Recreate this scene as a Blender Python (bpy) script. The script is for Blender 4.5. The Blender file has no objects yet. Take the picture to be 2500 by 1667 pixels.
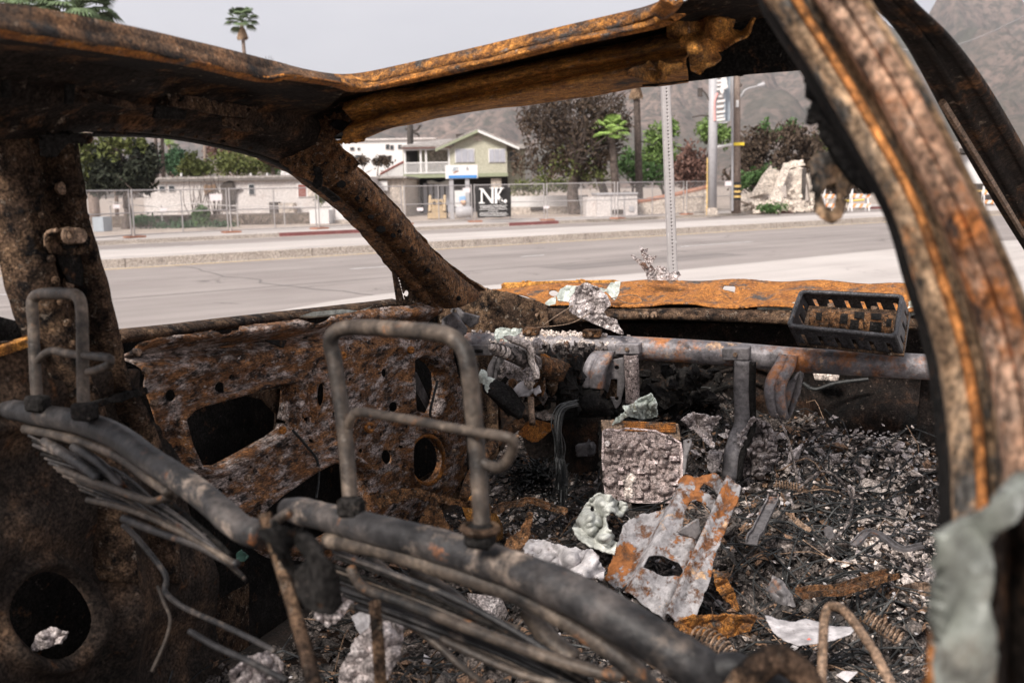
import bpy, math, random
import numpy as np
from mathutils import Vector, Matrix, noise as mn

random.seed(7); rng = np.random.default_rng(7)
sc = bpy.context.scene
COL = sc.collection
A = np.array

# ------------------------------------------------------------------ camera, sky, sun, exposure
FPX, CAMZ = 2430.0, 1.75
PITCH = math.atan(371.5 / FPX); ROLL = math.atan(0.019)
fw = A([0, math.cos(PITCH), -math.sin(PITCH)]); r0 = A([1.0, 0, 0]); u0 = np.cross(r0, fw)
RT = r0 * math.cos(ROLL) - u0 * math.sin(ROLL); UP = u0 * math.cos(ROLL) + r0 * math.sin(ROLL)
CAM = A([0, 0, CAMZ])
cd = bpy.data.cameras.new('camera'); cam = bpy.data.objects.new('camera', cd); COL.objects.link(cam)
cam.matrix_world = Matrix(((RT[0], UP[0], -fw[0], 0), (RT[1], UP[1], -fw[1], 0), (RT[2], UP[2], -fw[2], CAMZ), (0, 0, 0, 1)))
cd.sensor_width = 36.0; cd.lens = 36.0 * FPX / 2500.0
cd.clip_start = 0.02; cd.clip_end = 20000
cd.dof.use_dof = True; cd.dof.focus_distance = 2.6; cd.dof.aperture_fstop = 6.5
sc.camera = cam

SUN_EL, SUN_AZ = math.radians(43), math.radians(213)      # azimuth measured from +Y clockwise
w = bpy.data.worlds.new('World'); sc.world = w; w.use_nodes = True
nt = w.node_tree; nt.nodes.clear()
sky = nt.nodes.new('ShaderNodeTexSky'); sky.sky_type = 'NISHITA'; sky.sun_disc = False
sky.sun_elevation = SUN_EL; sky.sun_rotation = SUN_AZ; sky.dust_density = 3.0; sky.ozone_density = 1.0
tc = nt.nodes.new('ShaderNodeTexCoord'); mp = nt.nodes.new('ShaderNodeMapping'); mp.inputs['Scale'].default_value = (1.2, 1.2, 4.0)
cn = nt.nodes.new('ShaderNodeTexNoise'); cn.inputs['Scale'].default_value = 2.2; cn.inputs['Detail'].default_value = 6; cn.inputs['Roughness'].default_value = 0.55
cr = nt.nodes.new('ShaderNodeValToRGB')
cr.color_ramp.elements[0].position = 0.30; cr.color_ramp.elements[0].color = (4.35, 4.38, 4.75, 1)
cr.color_ramp.elements[1].position = 0.70; cr.color_ramp.elements[1].color = (6.0, 5.88, 6.02, 1)
mx = nt.nodes.new('ShaderNodeMix'); mx.data_type = 'RGBA'; mx.inputs[0].default_value = 0.86
bg = nt.nodes.new('ShaderNodeBackground'); bg.inputs[1].default_value = 0.10
wo = nt.nodes.new('ShaderNodeOutputWorld')
L = nt.links.new
L(tc.outputs['Generated'], mp.inputs[0]); L(mp.outputs[0], cn.inputs['Vector']); L(cn.outputs[0], cr.inputs[0])
L(sky.outputs[0], mx.inputs[6]); L(cr.outputs[0], mx.inputs[7]); L(mx.outputs[2], bg.inputs[0]); L(bg.outputs[0], wo.inputs[0])
sd = bpy.data.lights.new('sun', 'SUN'); sun = bpy.data.objects.new('sun', sd); COL.objects.link(sun)
sd.energy = 4.4; sd.angle = math.radians(16); sd.color = (1.0, 0.94, 0.87)
sv = Vector((math.sin(SUN_AZ) * math.cos(SUN_EL), math.cos(SUN_AZ) * math.cos(SUN_EL), math.sin(SUN_EL)))
sun.rotation_euler = sv.to_track_quat('Z', 'Y').to_euler(); sun.location = (0, -20, 40)
vs = sc.view_settings; vs.view_transform = 'Standard'; vs.look = 'None'; vs.exposure = 0.8; vs.gamma = 1.0
sc.cycles.max_bounces = 8; sc.cycles.transparent_max_bounces = 12
try: sc.cycles.use_denoising = True
except Exception: pass

# ------------------------------------------------------------------ pixel rays and planes (the photograph is 2500 x 1667)
def ray(px, py):
    a = (np.asarray(px, float) - 1250.0) / FPX; b = -(np.asarray(py, float) - 833.5) / FPX
    return fw + a[..., None] * RT + b[..., None] * UP
def P(px, py, D): return CAM + ray(px, py) * np.asarray(D, float)[..., None]
def Zp(px, py, z): r = ray(px, py); return CAM + r * ((z - CAMZ) / r[..., 2])[..., None]
def Wp(px, py, Y): r = ray(px, py); return CAM + r * (np.asarray(Y, float) / r[..., 1])[..., None]
TH = math.radians(22)
CF = A([math.sin(TH), math.cos(TH), 0]); CR = A([math.cos(TH), -math.sin(TH), 0]); CZ = A([0, 0, 1.0])
def car(lo, la, z): return A([0, 0, 0.0]) + np.asarray(lo, float)[..., None] * CF + np.asarray(la, float)[..., None] * CR + np.asarray(z, float)[..., None] * CZ
def LO(px, py, lo): r = ray(px, py); return CAM + r * (np.asarray(lo, float) / (r @ CF))[..., None]
def LA(px, py, la): r = ray(px, py); return CAM + r * (np.asarray(la, float) / (r @ CR))[..., None]
def fLO(lo): return lambda x, y: LO(x, y, lo)
def fLA(la): return lambda x, y: LA(x, y, la)
def fD(D): return lambda x, y: P(x, y, np.full(np.shape(x), D))
def fpl(p0, n): # plane through p0 with normal n
    p0 = A(p0); n = A(n)
    def f(x, y):
        r = ray(x, y); return CAM + r * (((p0 - CAM) @ n) / (r @ n))[..., None]
    return f
def nz(p, s=1.0, k=0): return mn.noise(Vector((p[0] * s + k, p[1] * s - k, p[2] * s + 2 * k)))

# ------------------------------------------------------------------ objects
class Root: pass
def thing(name, label, cat, loc, group=None, kind=None):
    o = bpy.data.objects.new(name, None); COL.objects.link(o); o.location = tuple(loc); o.empty_display_size = 0.1
    o['label'] = label; o['category'] = cat
    if group: o['group'] = group
    if kind: o['kind'] = kind
    return o
def rootloc(o):
    l = A([0, 0, 0.0])
    while o is not None: l = l + A(o.location); o = o.parent
    return l
def obj(name, v, f, m, parent=None, smooth=False, solid=0, label=None, cat=None, group=None, kind=None, base=None, off=0):
    v = np.asarray(v, float).reshape(-1, 3)
    if parent is not None: o0 = rootloc(parent)
    elif base is not None: o0 = A(base)
    else: o0 = A([v[:, 0].mean(), v[:, 1].mean(), v[:, 2].min()])
    me = bpy.data.meshes.new(name); me.from_pydata((v - o0).tolist(), [], [tuple(int(i) for i in q) for q in f]); me.update()
    if smooth: me.polygons.foreach_set('use_smooth', [True] * len(me.polygons))
    for mm in (m if isinstance(m, (list, tuple)) else [m]): me.materials.append(mm)
    o = bpy.data.objects.new(name, me); COL.objects.link(o)
    if parent is not None: o.parent = parent
    else: o.location = tuple(o0)
    if solid:
        s = o.modifiers.new('thickness', 'SOLIDIFY'); s.thickness = solid; s.offset = off
    for k, x in (('label', label), ('category', cat), ('group', group), ('kind', kind)):
        if x: o[k] = x
    return o
def copy_tree(o, parent=None, **props):
    c = o.copy(); COL.objects.link(c); c.parent = parent
    for ch in list(o.children): copy_tree(ch, c)
    for k, x in props.items(): c[k] = x
    return c

def spline(pts, n, closed=False):
    pts = np.asarray(pts, float)
    if len(pts) == 2: t = np.linspace(0, 1, n)[:, None]; return pts[0] * (1 - t) + pts[1] * t
    d = np.r_[0, np.cumsum(np.linalg.norm(np.diff(pts[:, :3], axis=0), axis=1) + 1e-9)]
    q = np.vstack([2 * pts[0] - pts[1], pts, 2 * pts[-1] - pts[-2]])
    out = []
    for s in np.linspace(0, d[-1], n):
        i = min(max(np.searchsorted(d, s) - 1, 0), len(pts) - 2); t = (s - d[i]) / (d[i + 1] - d[i])
        a, b, c, e = q[i], q[i + 1], q[i + 2], q[i + 3]
        out.append(0.5 * (2 * b + (c - a) * t + (2 * a - 5 * b + 4 * c - e) * t * t + (3 * b - a - 3 * c + e) * t ** 3))
    return A(out)
def lin(pts, n):
    pts = np.asarray(pts, float); d = np.r_[0, np.cumsum(np.linalg.norm(np.diff(pts[:, :3], axis=0), axis=1))]
    s = np.linspace(0, d[-1], n); return np.stack([np.interp(s, d, pts[:, k]) for k in range(pts.shape[1])], 1)

class MB:
    def __init__(s): s.v = []; s.f = []; s.n = 0
    def add(s, v, f):
        v = np.asarray(v, float).reshape(-1, 3); s.v.append(v); s.f += [tuple(i + s.n for i in q) for q in f]; s.n += len(v); return s
    def tube(s, pts, r, seg=8, caps=True):
        pts = np.asarray(pts, float); n = len(pts); r = np.broadcast_to(np.asarray(r, float), (n,))
        t = np.gradient(pts, axis=0); t /= np.linalg.norm(t, axis=1)[:, None] + 1e-12
        up = A([0, 0, 1.0]) if abs(t[0][2]) < 0.9 else A([1.0, 0, 0])
        a = np.cross(t[0], up); a /= np.linalg.norm(a); vs_ = []
        for i in range(n):
            a = a - t[i] * (a @ t[i]); a /= np.linalg.norm(a) + 1e-12; b = np.cross(t[i], a)
            for k in range(seg):
                g = 2 * math.pi * k / seg; vs_.append(pts[i] + r[i] * (math.cos(g) * a + math.sin(g) * b))
        f = [(i * seg + k, i * seg + (k + 1) % seg, (i + 1) * seg + (k + 1) % seg, (i + 1) * seg + k) for i in range(n - 1) for k in range(seg)]
        if caps: f += [tuple(range(seg))[::-1], tuple(range((n - 1) * seg, n * seg))]
        return s.add(vs_, f)
    def box(s, c, ax, ay, az, bev=0):
        c, ax, ay, az = (A(q, float) if not isinstance(q, np.ndarray) else q for q in (c, ax, ay, az))
        v = [c + i * ax + j * ay + k * az for i in (-1, 1) for j in (-1, 1) for k in (-1, 1)]
        return s.add(v, [(0, 1, 3, 2), (4, 6, 7, 5), (0, 4, 5, 1), (2, 3, 7, 6), (0, 2, 6, 4), (1, 5, 7, 3)])
    def bx(s, x0, x1, y0, y1, z0, z1): return s.box(A([(x0 + x1) / 2, (y0 + y1) / 2, (z0 + z1) / 2]), A([(x1 - x0) / 2, 0, 0]), A([0, (y1 - y0) / 2, 0]), A([0, 0, (z1 - z0) / 2]))
    def prism(s, poly, d):          # poly: n x 3, extruded along d
        poly = np.asarray(poly, float); n = len(poly); v = np.vstack([poly, poly + A(d)])
        return s.add(v, [tuple(range(n))[::-1], tuple(range(n, 2 * n))] + [(i, (i + 1) % n, n + (i + 1) % n, n + i) for i in range(n)])
    def grid(s, G):                 # G: a x b x 3
        a, b = G.shape[:2]
        return s.add(G.reshape(-1, 3), [(i * b + j, i * b + j + 1, (i + 1) * b + j + 1, (i + 1) * b + j) for i in range(a - 1) for j in range(b - 1)])
    def build(s, name, m, parent=None, **k): return obj(name, np.vstack(s.v), s.f, m, parent, **k)

def ell(cx, cy, rx, ry, rot=0, n=20):
    t = np.linspace(0, 2 * math.pi, n, endpoint=False); c, q = math.cos(rot), math.sin(rot)
    x, y = rx * np.cos(t), ry * np.sin(t); return np.stack([cx + x * c - y * q, cy + x * q + y * c], 1)
def sdf(poly, X, Y):
    p = np.asarray(poly, float); a, b = p, np.roll(p, -1, 0); d = np.full(X.shape, 1e9); ins = np.zeros(X.shape, bool)
    for (x0, y0), (x1, y1) in zip(a, b):
        ex, ey = x1 - x0, y1 - y0; wx, wy = X - x0, Y - y0; t = np.clip((wx * ex + wy * ey) / (ex * ex + ey * ey + 1e-12), 0, 1)
        d = np.minimum(d, np.hypot(wx - t * ex, wy - t * ey))
        cnd = ((y0 > Y) != (y1 > Y)) & (X < (x1 - x0) * (Y - y0) / (y1 - y0 + 1e-12) + x0); ins ^= cnd
    return np.where(ins, -d, d)
def panel(name, outline, holes, mapf, cell, m, parent=None, h=None, n=None, thick=0.004, rag=0, ragf=0.05, smooth=True, mb=None, **k):
    """A sheet cut to an outline with holes in it, pressed by h along n and given thickness."""
    o = np.asarray(outline, float); x0, y0 = o.min(0) - cell; x1, y1 = o.max(0) + cell
    nx, ny = max(3, int((x1 - x0) / cell) + 1), max(3, int((y1 - y0) / cell) + 1)
    X, Y = np.meshgrid(np.linspace(x0, x1, nx), np.linspace(y0, y1, ny))
    s = sdf(o, X, Y)
    if rag: s = s + rag * A([[mn.noise(Vector((xx * ragf, yy * ragf, 3.3))) + 0.5 * mn.noise(Vector((xx * ragf * 2.7, yy * ragf * 2.7, 9.3))) for xx, yy in zip(r1, r2)] for r1, r2 in zip(X, Y)])
    for hl in holes: s = np.maximum(s, -sdf(hl, X, Y))
    gy, gx = np.gradient(s, (y1 - y0) / (ny - 1), (x1 - x0) / (nx - 1)); g2 = gx * gx + gy * gy + 1e-9
    mk = np.abs(s) < 0.75 * cell
    X2 = np.where(mk, X - s * gx / g2 * np.minimum(1, g2), X); Y2 = np.where(mk, Y - s * gy / g2 * np.minimum(1, g2), Y)
    V = mapf(X2, Y2)
    if h is not None: V = V + h(X2, Y2)[..., None] * A(n)
    c = (s[:-1, :-1] + s[1:, :-1] + s[:-1, 1:] + s[1:, 1:]) / 4
    I, J = np.nonzero(c < 0); q = np.stack([I * nx + J, I * nx + J + 1, (I + 1) * nx + J + 1, (I + 1) * nx + J], 1)
    us = np.unique(q); rm = np.zeros(nx * ny, int); rm[us] = np.arange(len(us))
    if mb is not None: mb.add(V.reshape(-1, 3)[us], rm[q].tolist()); return None
    return obj(name, V.reshape(-1, 3)[us], rm[q], m, parent, smooth=smooth, solid=thick, **k)
def loft2(name, ra, rb, prof, m, parent, nrm, n=60, ms=2, dent=0.003, thick=0.004, sp=True, dsc=9, **k):
    """Pressed rail between two edges: prof = [(fraction across, proud in metres)]."""
    f = spline if sp else lin; a, b = f(ra, n), f(rb, n); pr = A(prof, float)
    tt = np.interp(np.linspace(0, len(pr) - 1, (len(pr) - 1) * ms + 1), np.arange(len(pr)), pr[:, 0]); hh = np.interp(tt, pr[:, 0], pr[:, 1])
    G = a[:, None] * (1 - tt)[None, :, None] + b[:, None] * tt[None, :, None] + hh[None, :, None] * A(nrm)
    if dent:
        for i in range(G.shape[0]):
            for j in range(G.shape[1]): G[i, j] += A(nrm) * dent * (nz(G[i, j], dsc) + 0.6 * nz(G[i, j], dsc * 3.3, 4))
    mb = MB().grid(G); return mb.build(name, m, parent, smooth=True, solid=thick, **k)
def px3(lst, f): a = A(lst, float); return f(a[:, 0], a[:, 1])
def pxD(lst): a = A(lst, float); return P(a[:, 0], a[:, 1], a[:, 2])

# ------------------------------------------------------------------ materials
def nodes(name):
    m = bpy.data.materials.new(name); m.use_nodes = True; t = m.node_tree; b = t.nodes['Principled BSDF']; return m, t, b
def noise_n(t, co, scale, detail=8, rough=0.62, dist=0.0):
    n = t.nodes.new('ShaderNodeTexNoise'); n.inputs['Scale'].default_value = scale; n.inputs['Detail'].default_value = detail
    n.inputs['Roughness'].default_value = rough; n.inputs['Distortion'].default_value = dist; t.links.new(co, n.inputs['Vector']); return n.outputs[0]
def ramp_n(t, fac, stops):
    r = t.nodes.new('ShaderNodeValToRGB'); e = r.color_ramp.elements
    while len(e) < len(stops): e.new(0.5)
    for q, (p, c) in zip(e, stops): q.position = p; q.color = (c[0], c[1], c[2], 1) if not np.isscalar(c) else (c, c, c, 1)
    t.links.new(fac, r.inputs[0]); return r.outputs[0]
def mix_n(t, fac, a, b, mode='MIX'):
    n = t.nodes.new('ShaderNodeMix'); n.data_type = 'RGBA'; n.blend_type = mode
    for i, x in ((0, fac), (6, a), (7, b)):
        if hasattr(x, 'is_linked'): t.links.new(x, n.inputs[i])
        else: n.inputs[i].default_value = x if i == 0 else (x[0], x[1], x[2], 1)
    return n.outputs[2]
def coat(name, stops, scale=8, patches=(), bump=0.4, bdist=0.004, bscale=60, rough=0.85, metal=0.0, spec=0.3, dist=0.3, stretch=None, trans=0, rotz=None, fine=True):
    """Weathered surface: a noise-driven colour range, then sharp-edged patches of other colours, then fine relief."""
    m, t, b = nodes(name); L = t.links.new
    c = t.nodes.new('ShaderNodeTexCoord').outputs['Object']
    if rotz is not None:
        q = t.nodes.new('ShaderNodeMapping'); q.inputs['Rotation'].default_value = (0, 0, rotz); L(c, q.inputs[0]); c = q.outputs[0]
    if stretch:
        q = t.nodes.new('ShaderNodeMapping'); q.inputs['Scale'].default_value = stretch; L(c, q.inputs[0]); c = q.outputs[0]
    col = ramp_n(t, noise_n(t, c, scale, 9, 0.66, dist), stops)
    hts = noise_n(t, c, bscale, 6, 0.6)
    for i, (pc, amt, psc, soft) in enumerate(patches):
        q = t.nodes.new('ShaderNodeMapping'); q.inputs['Location'].default_value = (3.1 * i + 1, 7.7 * i, 1.3 * i); L(c, q.inputs[0])
        fac = ramp_n(t, noise_n(t, q.outputs[0], psc, 8, 0.7, 0.0), [(max(0, 0.5 + (0.5 - amt) * 0.5 - soft), 0.0), (min(1, 0.5 + (0.5 - amt) * 0.5 + soft), 1.0)])
        col = mix_n(t, fac, col, pc)
        a = t.nodes.new('ShaderNodeMath'); a.operation = 'MULTIPLY_ADD'; a.inputs[1].default_value = 0.5; L(fac, a.inputs[0]); L(hts, a.inputs[2]); hts = a.outputs[0]
    v = ramp_n(t, noise_n(t, c, bscale * 0.6, 5, 0.7), [(0.28, 0.45), (0.5, .95), (0.72, 1.5)])
    col = mix_n(t, 1.0, col, v, 'MULTIPLY')
    if fine: col = mix_n(t, 1.0, col, ramp_n(t, noise_n(t, c, bscale * 2.6, 3, .6), [(.34, .32), (.5, .95), (.66, 1.75)]), 'MULTIPLY')
    L(col, b.inputs['Base Color']); b.inputs['Roughness'].default_value = rough; b.inputs['Metallic'].default_value = metal
    b.inputs['Specular IOR Level'].default_value = spec
    if trans: b.inputs['Transmission Weight'].default_value = trans
    bp = t.nodes.new('ShaderNodeBump'); bp.inputs['Strength'].default_value = bump; bp.inputs['Distance'].default_value = bdist
    L(hts, bp.inputs['Height']); L(bp.outputs[0], b.inputs['Normal']); return m
def flat(name, c, rough=0.7, var=0.15, scale=6, metal=0.0, emit=0):
    m, t, b = nodes(name); co = t.nodes.new('ShaderNodeTexCoord').outputs['Object']
    v = ramp_n(t, noise_n(t, co, scale, 6, 0.6), [(0.3, 1 - var), (0.7, 1 + var)])
    t.links.new(mix_n(t, 1.0, c, v, 'MULTIPLY'), b.inputs['Base Color']); b.inputs['Roughness'].default_value = rough; b.inputs['Metallic'].default_value = metal
    b.inputs['Specular IOR Level'].default_value = 0.3
    return m

OR, OR2, BR, DK, BK = (.42, .15, .03), (.55, .21, .045), (.15, .065, .028), (.045, .028, .018), (.012, .011, .011)
ASH, ASHW, MAUVE, GREY = (.50, .46, .44), (.70, .67, .66), (.36, .285, .275), (.21, .20, .205)
M = {}
RZ = -(math.pi / 2 - math.radians(22))
M['orange'] = coat('orange_rust', [(.22, (.12, .05, .02)), (.40, (.30, .11, .026)), (.55, (.40, .155, .032)), (.70, (.44, .18, .045)), (.85, (.24, .10, .04))], 24, [((.085, .075, .068), .34, 16, .05), ((.11, .05, .024), .32, 90, .10), ((.50, .42, .36), .15, 44, .05)], .8, .004, 170, dist=0)
M['header'] = coat('brightened_rust', [(.22, (.08, .036, .017)), (.38, (.34, .14, .034)), (.52, (.58, .26, .055)), (.68, (.66, .32, .085)), (.86, (.26, .11, .04))], 20, [((.022, .020, .018), .34, 8, .08), ((.14, .06, .026), .34, 70, .10), ((.62, .48, .36), .19, 60, .05)], .9, .005, 160, dist=0)  # orange rust brightened in colour to make up for low light there
M['lip'] = coat('lip_rust', [(.22, (.06, .03, .018)), (.40, (.22, .088, .024)), (.55, (.40, .165, .034)), (.70, (.46, .21, .06)), (.85, (.20, .09, .04))], 24, [((.07, .062, .056), .38, 24, .05), ((.10, .045, .022), .36, 80, .10), ((.55, .47, .41), .18, 50, .05)], .9, .005, 160, dist=0)
M['lipdark'] = coat('sooted_brown_lip', [(.3, (.03, .02, .015)), (.5, (.10, .055, .03)), (.68, (.24, .12, .055))], 14, [((.018, .016, .015), .4, 18, .07), ((.38, .27, .19), .2, 60, .05)], .9, .005, 100)
M['roofdark'] = coat('sooty_roof', [(.3, (.007, .006, .006)), (.55, (.022, .016, .013)), (.75, (.075, .043, .025))], 8, [((.13, .062, .028), .30, 14, .07), ((.24, .19, .145), .19, 34, .05)], .6, .005, 70, spec=.1)
M['pillar'] = coat('pitted_brown_rust', [(.3, (.03, .018, .012)), (.48, (.14, .068, .03)), (.68, (.34, .165, .07))], 18, [((.012, .010, .009), .38, 90, .06), ((.50, .38, .29), .26, 120, .05), ((.20, .08, .028), .3, 22, .06)], 1.0, .006, 140)
M['bpillar'] = coat('sooty_brown_pillar', [(.3, (.018, .013, .011)), (.5, (.075, .046, .030)), (.72, (.20, .125, .075))], 14, [((.007, .006, .006), .40, 34, .07), ((.36, .29, .23), .24, 60, .05)], .9, .006, 100, spec=.12)
M['door'] = coat('ash_patched_rust', [(.28, (.03, .018, .013)), (.44, (.14, .066, .032)), (.64, (.31, .145, .06))], 22, [((.42, .345, .315), .45, 30, .05), ((.018, .013, .012), .38, 60, .05), ((.60, .53, .50), .26, 120, .04), ((.24, .10, .035), .32, 18, .06)], 1.0, .005, 120, dist=.1, rotz=RZ, stretch=(.42, 1, 1))
M['steel'] = coat('burnt_steel', [(.3, (.07, .066, .07)), (.55, (.16, .148, .15)), (.75, (.26, .235, .235))], 9, [((.30, .12, .045), .20, 12, .05), ((.03, .027, .027), .28, 30, .06), ((.36, .33, .33), .14, 50, .05)], .4, .003, 110, rough=.55, metal=.3, fine=False)
M['beam'] = coat('burnt_steel_beam', [(.3, (.10, .092, .10)), (.55, (.24, .22, .225)), (.75, (.34, .315, .32))], 7, [((.34, .135, .05), .40, 8, .05), ((.56, .36, .22), .24, 18, .05), ((.04, .035, .035), .24, 26, .06), ((.50, .46, .46), .14, 60, .05)], .5, .003, 110, rough=.5, metal=.3, fine=False)
M['sheet'] = coat('grey_paint_over_rust', [(.35, (.21, .20, .21)), (.6, (.30, .285, .29)), (.8, (.36, .335, .335))], 10, [((.23, .085, .025), .44, 10, .015), ((.10, .042, .018), .36, 30, .05), ((.60, .38, .22), .22, 24, .04), ((.08, .07, .07), .16, 60, .04)], .7, .004, 110, rough=.75, fine=False)
M['char'] = coat('charred_metal', [(.3, (.006, .006, .006)), (.6, (.017, .015, .014)), (.8, (.05, .038, .03))], 18, [((.12, .06, .03), .2, 26, .06), ((.18, .15, .13), .13, 50, .05)], .8, .006, 80, rough=.85, spec=.12)
M['firewall'] = coat('sooty_firewall', [(.3, (.005, .005, .005)), (.52, (.018, .013, .011)), (.72, (.075, .037, .02))], 9, [((.22, .17, .14), .20, 44, .05), ((.012, .012, .012), .3, 16, .08)], .8, .006, 80, spec=.15)
M['tube'] = coat('sooted_seat_tube', [(.3, (.028, .022, .019)), (.52, (.09, .07, .056)), (.74, (.28, .215, .165))], 20, [((.016, .015, .015), .42, 14, .1), ((.30, .13, .05), .16, 30, .05)], .5, .002, 160, rough=.5, metal=.15, fine=False)
M['seat'] = coat('burnt_seat_frame', [(.3, (.010, .010, .011)), (.5, (.034, .032, .033)), (.7, (.13, .11, .10))], 10, [((.36, .28, .225), .24, 14, .07), ((.26, .10, .04), .16, 24, .05), ((.007, .007, .008), .36, 9, .1)], .5, .002, 160, rough=.5, metal=.15, fine=False)
M['near'] = coat('near_pillar_rust', [(.3, (.24, .12, .068)), (.5, (.42, .255, .17)), (.7, (.53, .375, .28))], 16, [((.38, .135, .04), .38, 9, .04), ((.07, .042, .03), .34, 24, .04), ((.58, .48, .41), .22, 36, .05)], .6, .004, 50)
M['nearB'] = coat('near_pillar_brown', [(.3, (.12, .066, .036)), (.5, (.27, .175, .105)), (.7, (.36, .255, .17))], 16, [((.06, .055, .05), .40, 18, .05), ((.48, .19, .06), .2, 22, .06)], .6, .004, 50)
M['nearO'] = coat('near_pillar_orange_edge', [(.3, (.22, .08, .025)), (.6, (.42, .17, .05)), (.75, (.42, .27, .16))], 12, [((.10, .05, .025), .3, 26, .05)], .5, .004, 50)
M['gapshade'] = coat('painted_gap_shade', [(.3, (.006, .006, .006)), (.7, (.016, .014, .013))], 10, [], .3, .002, 60, rough=1, spec=.05)  # near-black that stands in for the shade in holes and gaps
M['quarter'] = coat('sooty_quarter_panel', [(.3, (.010, .009, .008)), (.52, (.032, .023, .018)), (.72, (.10, .06, .037))], 10, [((.20, .15, .12), .16, 34, .05), ((.10, .045, .02), .2, 20, .06)], .7, .006, 70, spec=.15)
M['debris'] = coat('ash_and_char', [(.3, (.006, .006, .006)), (.44, (.045, .038, .036)), (.58, (.17, .14, .125)), (.74, (.48, .41, .38))], 34, [((.13, .055, .025), .22, 14, .05), ((.50, .43, .40), .30, 44, .05), ((.008, .008, .009), .36, 60, .05)], 1.0, .012, 90, spec=.15)
M['ashpale'] = coat('pale_ash', [(.3, (.36, .29, .26)), (.5, (.55, .47, .42)), (.7, (.70, .62, .57))], 26, [((.06, .05, .05), .26, 30, .05)], .9, .006, 70)
M['foil'] = coat('crumpled_ash_foil', [(.3, (.16, .14, .135)), (.5, (.38, .33, .32)), (.7, (.60, .55, .54))], 26, [((.07, .06, .06), .26, 40, .05)], .8, .004, 90, rough=.5, metal=.2)
M['melt'] = coat('melted_glass', [(.3, (.38, .42, .38)), (.55, (.56, .60, .55)), (.8, (.70, .73, .69))], 18, [((.26, .24, .18), .28, 30, .06), ((.10, .09, .08), .16, 60, .05)], .5, .003, 70, rough=.25, spec=.5, fine=False)
M['meltd'] = coat('sooted_melted_glass', [(.3, (.13, .135, .115)), (.5, (.25, .265, .235)), (.7, (.42, .44, .40))], 14, [((.12, .09, .06), .34, 16, .08), ((.04, .035, .03), .28, 26, .08), ((.55, .58, .54), .2, 20, .06)], .6, .004, 50, rough=.35, spec=.45, fine=False)
M['white'] = coat('white_melt', [(.3, (.36, .37, .335)), (.6, (.52, .525, .49)), (.8, (.62, .62, .58))], 12, [((.25, .22, .19), .2, 26, .05)], .6, .005, 60, rough=.7, fine=False)
M['paper'] = coat('scorched_white_card', [(.3, (.34, .315, .32)), (.6, (.48, .455, .46)), (.8, (.58, .555, .56))], 20, [((.14, .11, .10), .2, 40, .05)], .3, .002, 60, fine=False)
M['board'] = coat('circuit_board_ash', [(.3, (.13, .10, .095)), (.5, (.31, .245, .23)), (.7, (.46, .38, .36))], 60, [((.05, .04, .037), .33, 110, .05), ((.72, .62, .60), .26, 70, .05)], 1.0, .004, 160)
M['wire'] = coat('burnt_wire', [(.3, (.012, .013, .014)), (.6, (.035, .036, .036)), (.8, (.12, .11, .10))], 30, [], .2, .001, 90, rough=.5)
M['copper'] = coat('rusted_wire', [(.3, (.10, .06, .035)), (.6, (.24, .16, .11)), (.8, (.36, .28, .22))], 30, [], .2, .001, 90, rough=.6)
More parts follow.
